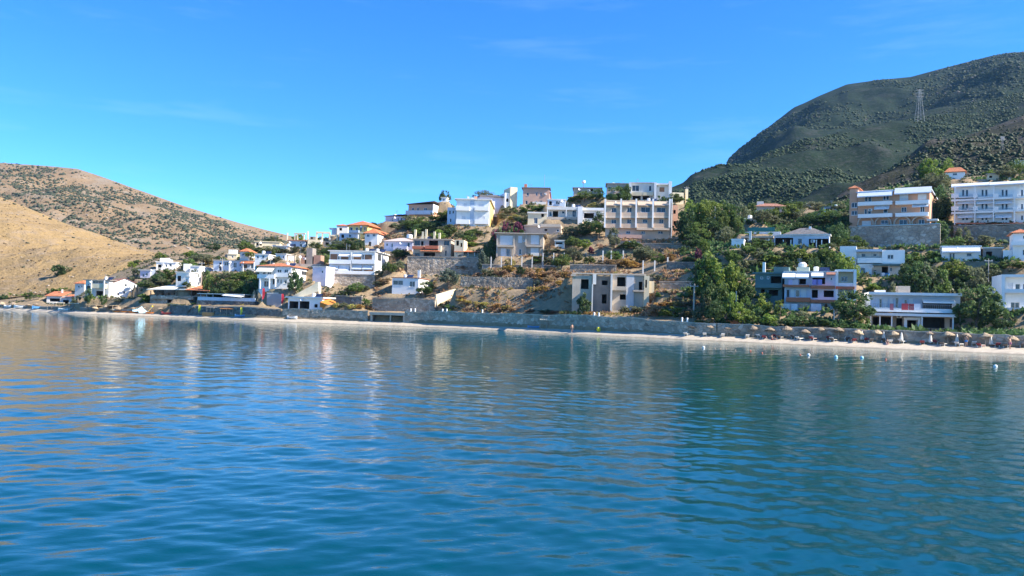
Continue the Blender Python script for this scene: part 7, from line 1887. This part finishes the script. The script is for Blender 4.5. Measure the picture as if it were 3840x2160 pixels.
 11: [(370, 700, 1150, 480, 'dark', T, 139.5), (1970, 635, 1190, 490, 'dark', T, 139), (2290, 950, 1200, 260, 'dark', T, 137), (650, 565, 690, 250, 'bright', B), (230, 225, 390, 290, 'bright', T, 158), (1200, 340, 660, 290, 'dark', T, 158), (1350, 340, 650, 230, 'olive', T, 158), (1060, 330, 530, 190, 'dark', T, 161), (1480, 420, 660, 230, 'green', T, 157), (1700, 510, 650, 250, 'dark', B, 158), (1950, 390, 650, 190, 'olive', T, 158), (2200, 290, 460, 290, 'green', T), (2430, 270, 450, 310, 'green', T), (2230, 470, 610, 170, 'olive', B), (450, 480, 570, 150, 'green', B), (1740, 610, 700, 260, 'olive', B, 155), (430, 950, 1100, 170, 'dark', B, 143), (500, 990, 1120, 130, 'green', B, 141), (290, 1070, 1150, 230, 'dark', B, 137), (520, 1090, 1160, 130, 'dark', B, 137.5), (1030, 1200, 1290, 90, 'green', B), (1190, 1215, 1295, 110, 'dark', B), (880, 560, 680, 180, 'olive', B, 156), (1050, 560, 650, 240, 'dark', B, 157), (2120, 560, 700, 160, 'dark', T, 154), (120, 560, 690, 160, 'dark', T, 156), (440, 640, 720, 130, 'dry', B, 154), (1600, 1150, 1200, 200, 'dark', B, 137), (2450, 470, 560, 180, 'olive', B, 156), (1350, 560, 690, 180, 'dark', B, 155), (760, 620, 700, 150, 'dry', B, 155), (1840, 1100, 1180, 150, 'olive', B, 136.5)],
}
for reg_, lst in PL.items():
    for e_ in lst: plant(reg_, *e_)
# gardens between the houses
FILL = [(480, 640, 960, 1040, 6), (700, 980, 930, 1000, 8), (980, 1200, 960, 1040, 6), (1250, 1420, 840, 900, 5), (2270, 2420, 930, 1000, 4), (3120, 3300, 940, 1000, 6), (560, 700, 1060, 1090, 4), (1560, 1760, 880, 960, 6), (600, 1000, 1005, 1075, 9), (880, 1250, 905, 1000, 14), (1430, 1800, 810, 905, 12), (1150, 1440, 905, 965, 8), (1880, 2270, 835, 960, 14), (2600, 3120, 765, 900, 16), (2650, 3150, 930, 1035, 14), (3200, 3820, 1010, 1095, 14), (2600, 2960, 1040, 1190, 10), (420, 700, 1030, 1090, 6), (1990, 2270, 980, 1010, 4)]
rf = random.Random(99)
for (a_, b_, c_, d_, n_) in FILL:
    for k_ in range(n_):
        px_, py_ = rf.uniform(a_, b_), rf.uniform(c_, d_)
        q_ = hit(px_, py_)
        if q_.y > 335 or any((lambda u, v: P_[4] < u < P_[5] and P_[6] + 1.3 < v < P_[7])((q_.x - P_[0]) * P_[2] + (q_.y - P_[1]) * P_[3], -(q_.x - P_[0]) * P_[3] + (q_.y - P_[1]) * P_[2]) for P_ in PADS): continue
        w_ = rf.uniform(2.6, 4.8); h_ = w_ * rf.uniform(.6, 1.05)
        k2 = FPX / q_.y
        if any(H_.D > q_.y - 2 and H_.rpx[0][0] - w_ * k2 * .5 < px_ < H_.rpx[1][0] + w_ * k2 * .5 and py_ - h_ * k2 < H_.rpx[1][1] - 8 and py_ > H_.rpx[0][1] for H_ in HOUSES): continue
        plant('S', px_, py_ - h_ * k2, py_, w_ * k2, rf.choice(['green', 'olive', 'green', 'dark', 'bright', 'olive']), 'bush' if h_ < 2.8 else 'tree', q_.y)
# a lone round bush on the golden hill
p_ = on_grid(HN, 233, 1030); PLANTS.append([233, 1018, p_, 5.0, 6.2, 'dark', 'bush'])

def describe():
    """say what each plant looks like and which house it stands by"""
    NUM = ['', 'one', 'two', 'three', 'four', 'five', 'six', 'seven', 'eight', 'nine', 'ten', 'eleven', 'twelve']
    groups = {}
    for q in PLANTS:
        px, py, p, hh, ww, mat, shape = q
        noun = {'big': 'large tree', 'tree': 'tree', 'bush': 'shrub', 'cone': 'conifer', 'thin': 'sparse shrub', 'banana': 'banana plant', 'agave': 'agave plant'}[shape]
        best = min(REFS, key=lambda r_: math.hypot((r_[0] - px), (r_[1] - py) * 1.3) + abs(r_[2] - p.y) * .8)
        dx, dy = px - best[0], py - best[1]
        rel = ('left of' if dx < 0 else 'right of') if abs(dx) > abs(dy) * 1.4 else ('above' if dy < 0 else 'below')
        q.append((noun, rel, best[3]))
        groups.setdefault((LOOK[mat], noun, rel, best[3]), []).append(q)
    for (look, noun, rel, ref), qs in groups.items():
        qs.sort(key=lambda q: q[0])
        n = len(qs)
        for i, q in enumerate(qs):
            if n == 1: q.append('%s %s %s the %s' % (look, noun, rel, ref))
            else:
                w_ = 'leftmost' if i == 0 else 'rightmost' if i == n - 1 else ORD[i]
                q.append('%s of %s %s %ss %s %s' % (w_, NUM[n] if n < 13 else str(n), look, noun, rel, ref))
describe()
NAME = {'big': 'broadleaf_tree', 'tree': 'small_tree', 'bush': 'shrub', 'cone': 'conifer', 'thin': 'dry_shrub', 'banana': 'banana_plant', 'agave': 'agave'}
CATG = {'big': 'tree', 'tree': 'tree', 'bush': 'shrub', 'cone': 'tree', 'thin': 'shrub', 'banana': 'plant', 'agave': 'plant'}
for i, (px, py, p, hh, ww, mat, shape, _, lab) in enumerate(PLANTS):
    e = link(NAME[shape], None, None, None, p, rnd.uniform(0, 6.28)); tag(e, lab, CATG[shape], {'tree': 'trees on the hillside', 'shrub': 'shrubs on the hillside', 'plant': 'broad leaved plants'}[CATG[shape]])
    e.scale = (ww * 1.2, ww * 1.2, hh * 1.06)
    vi = rnd.randrange(len(SHAPES[shape]))
    c = link('crown' if CATG[shape] == 'tree' else 'foliage', crown_for(shape, vi, mat), None, e)
    if shape in ('big', 'tree'):
        c.location = (0, 0, .17); c.scale = (1, 1, .84)
        link('trunk', TRUNKS[rnd.randrange(3)], None, e)
    elif shape == 'cone':
        c.location = (0, 0, .06); link('trunk', TRUNKS[0], None, e)
    elif shape in ('bush', 'thin'):
        c.location = (0, 0, -.06); link('stem', STEMS[i % 2], None, e)
    else:
        link('stem', STEMS[i % 2], None, e).scale = (1, 1, .8)

# undergrowth and dry tufts between the gardens: one mass each
def undergrowth(name, label, n, seed, mat, px0, px1, s0, s1, rmin, rmax, thr, sc):
    rs = np.random.RandomState(seed)
    px = rs.uniform(px0, px1, n); s = s0 + (s1 - s0) * rs.uniform(0, 1, n)
    D = D0(px) + s; x = (px - 1920) / FPX * D
    keep = np.array([mnoise.noise(Vector((a * sc, b * sc, seed))) > thr for a, b in zip(x, D)])
    for ox, oy, c, sn, u0, u1, v0, v1, pz in PADS:
        u = (x - ox) * c + (D - oy) * sn; v = -(x - ox) * sn + (D - oy) * c
        keep &= ~((u > u0) & (u < u1) & (v > v0 + 1.2) & (v < v1))
    x, D = x[keep], D[keep]
    z = ground_xy(x, D); r_ = rmin + (rmax - rmin) * rs.uniform(0, 1, len(x)) ** 2
    # each tuft: a handful of upright blades and leaves
    k = 9; m = len(x)
    C = np.repeat(np.stack([x, D, z], -1), k, 0); RR = np.repeat(r_, k)
    d = rs.normal(0, 1, (m * k, 3)); d[:, 2] = np.abs(d[:, 2]) * .8 + .25; d /= np.linalg.norm(d, axis=1)[:, None]
    C = C + d * (RR * rs.uniform(.3, .9, m * k))[:, None]
    u = np.cross(d, rs.normal(0, 1, (m * k, 3))); u /= np.linalg.norm(u, axis=1)[:, None]
    L = (RR * rs.uniform(.35, .6, m * k))[:, None]
    V = np.stack([C - u * L * .6, C - d * L, C + u * L * .6, C + d * L], 1).reshape(-1, 3)
    o = link(name, npmesh(name, V, np.arange(len(V)).reshape(-1, 4)), mat)
    tag(o, label, 'undergrowth', kind='stuff')
undergrowth('green_undergrowth', 'low green undergrowth between the gardens on the hillside', 9000, 3, LM['olive'], -100, 4100, 12, 125, .35, 1.1, -.05, .05)
undergrowth('right_undergrowth', 'dense green undergrowth between the houses on the right', 9000, 4, LM['dark'], 2560, 4100, 9, 130, .4, 1.3, -.35, .06)
undergrowth('dry_undergrowth', 'dry yellow grass and weeds on the bare terraces', 9000, 5, LM['yellow'], 900, 2650, 9, 110, .2, .6, .0, .07)
undergrowth('brown_undergrowth', 'brown dead brush on the bare slope in the middle', 7000, 6, LM['dry'], 1400, 2650, 10, 80, .25, .9, -.1, .08)
# ------------------------------------------------------------------ the air
m_h = bpy.data.materials.new('haze'); m_h.use_nodes = True
t_h = m_h.node_tree; t_h.nodes.clear()
o_h = t_h.nodes.new('ShaderNodeOutputMaterial'); v_h = t_h.nodes.new('ShaderNodeVolumePrincipled')
v_h.inputs['Color'].default_value = (0.28, 0.58, 1.0, 1); v_h.inputs['Density'].default_value = 0.00004; v_h.inputs['Anisotropy'].default_value = 0.2
t_h.links.new(v_h.outputs['Volume'], o_h.inputs['Volume'])
hz = MB().box(-2000, 2000, -1000, 2400, -1.9, 700).build('haze', m_h)
tag(hz, 'faint blue haze in the air over the bay', 'haze', kind='stuff')
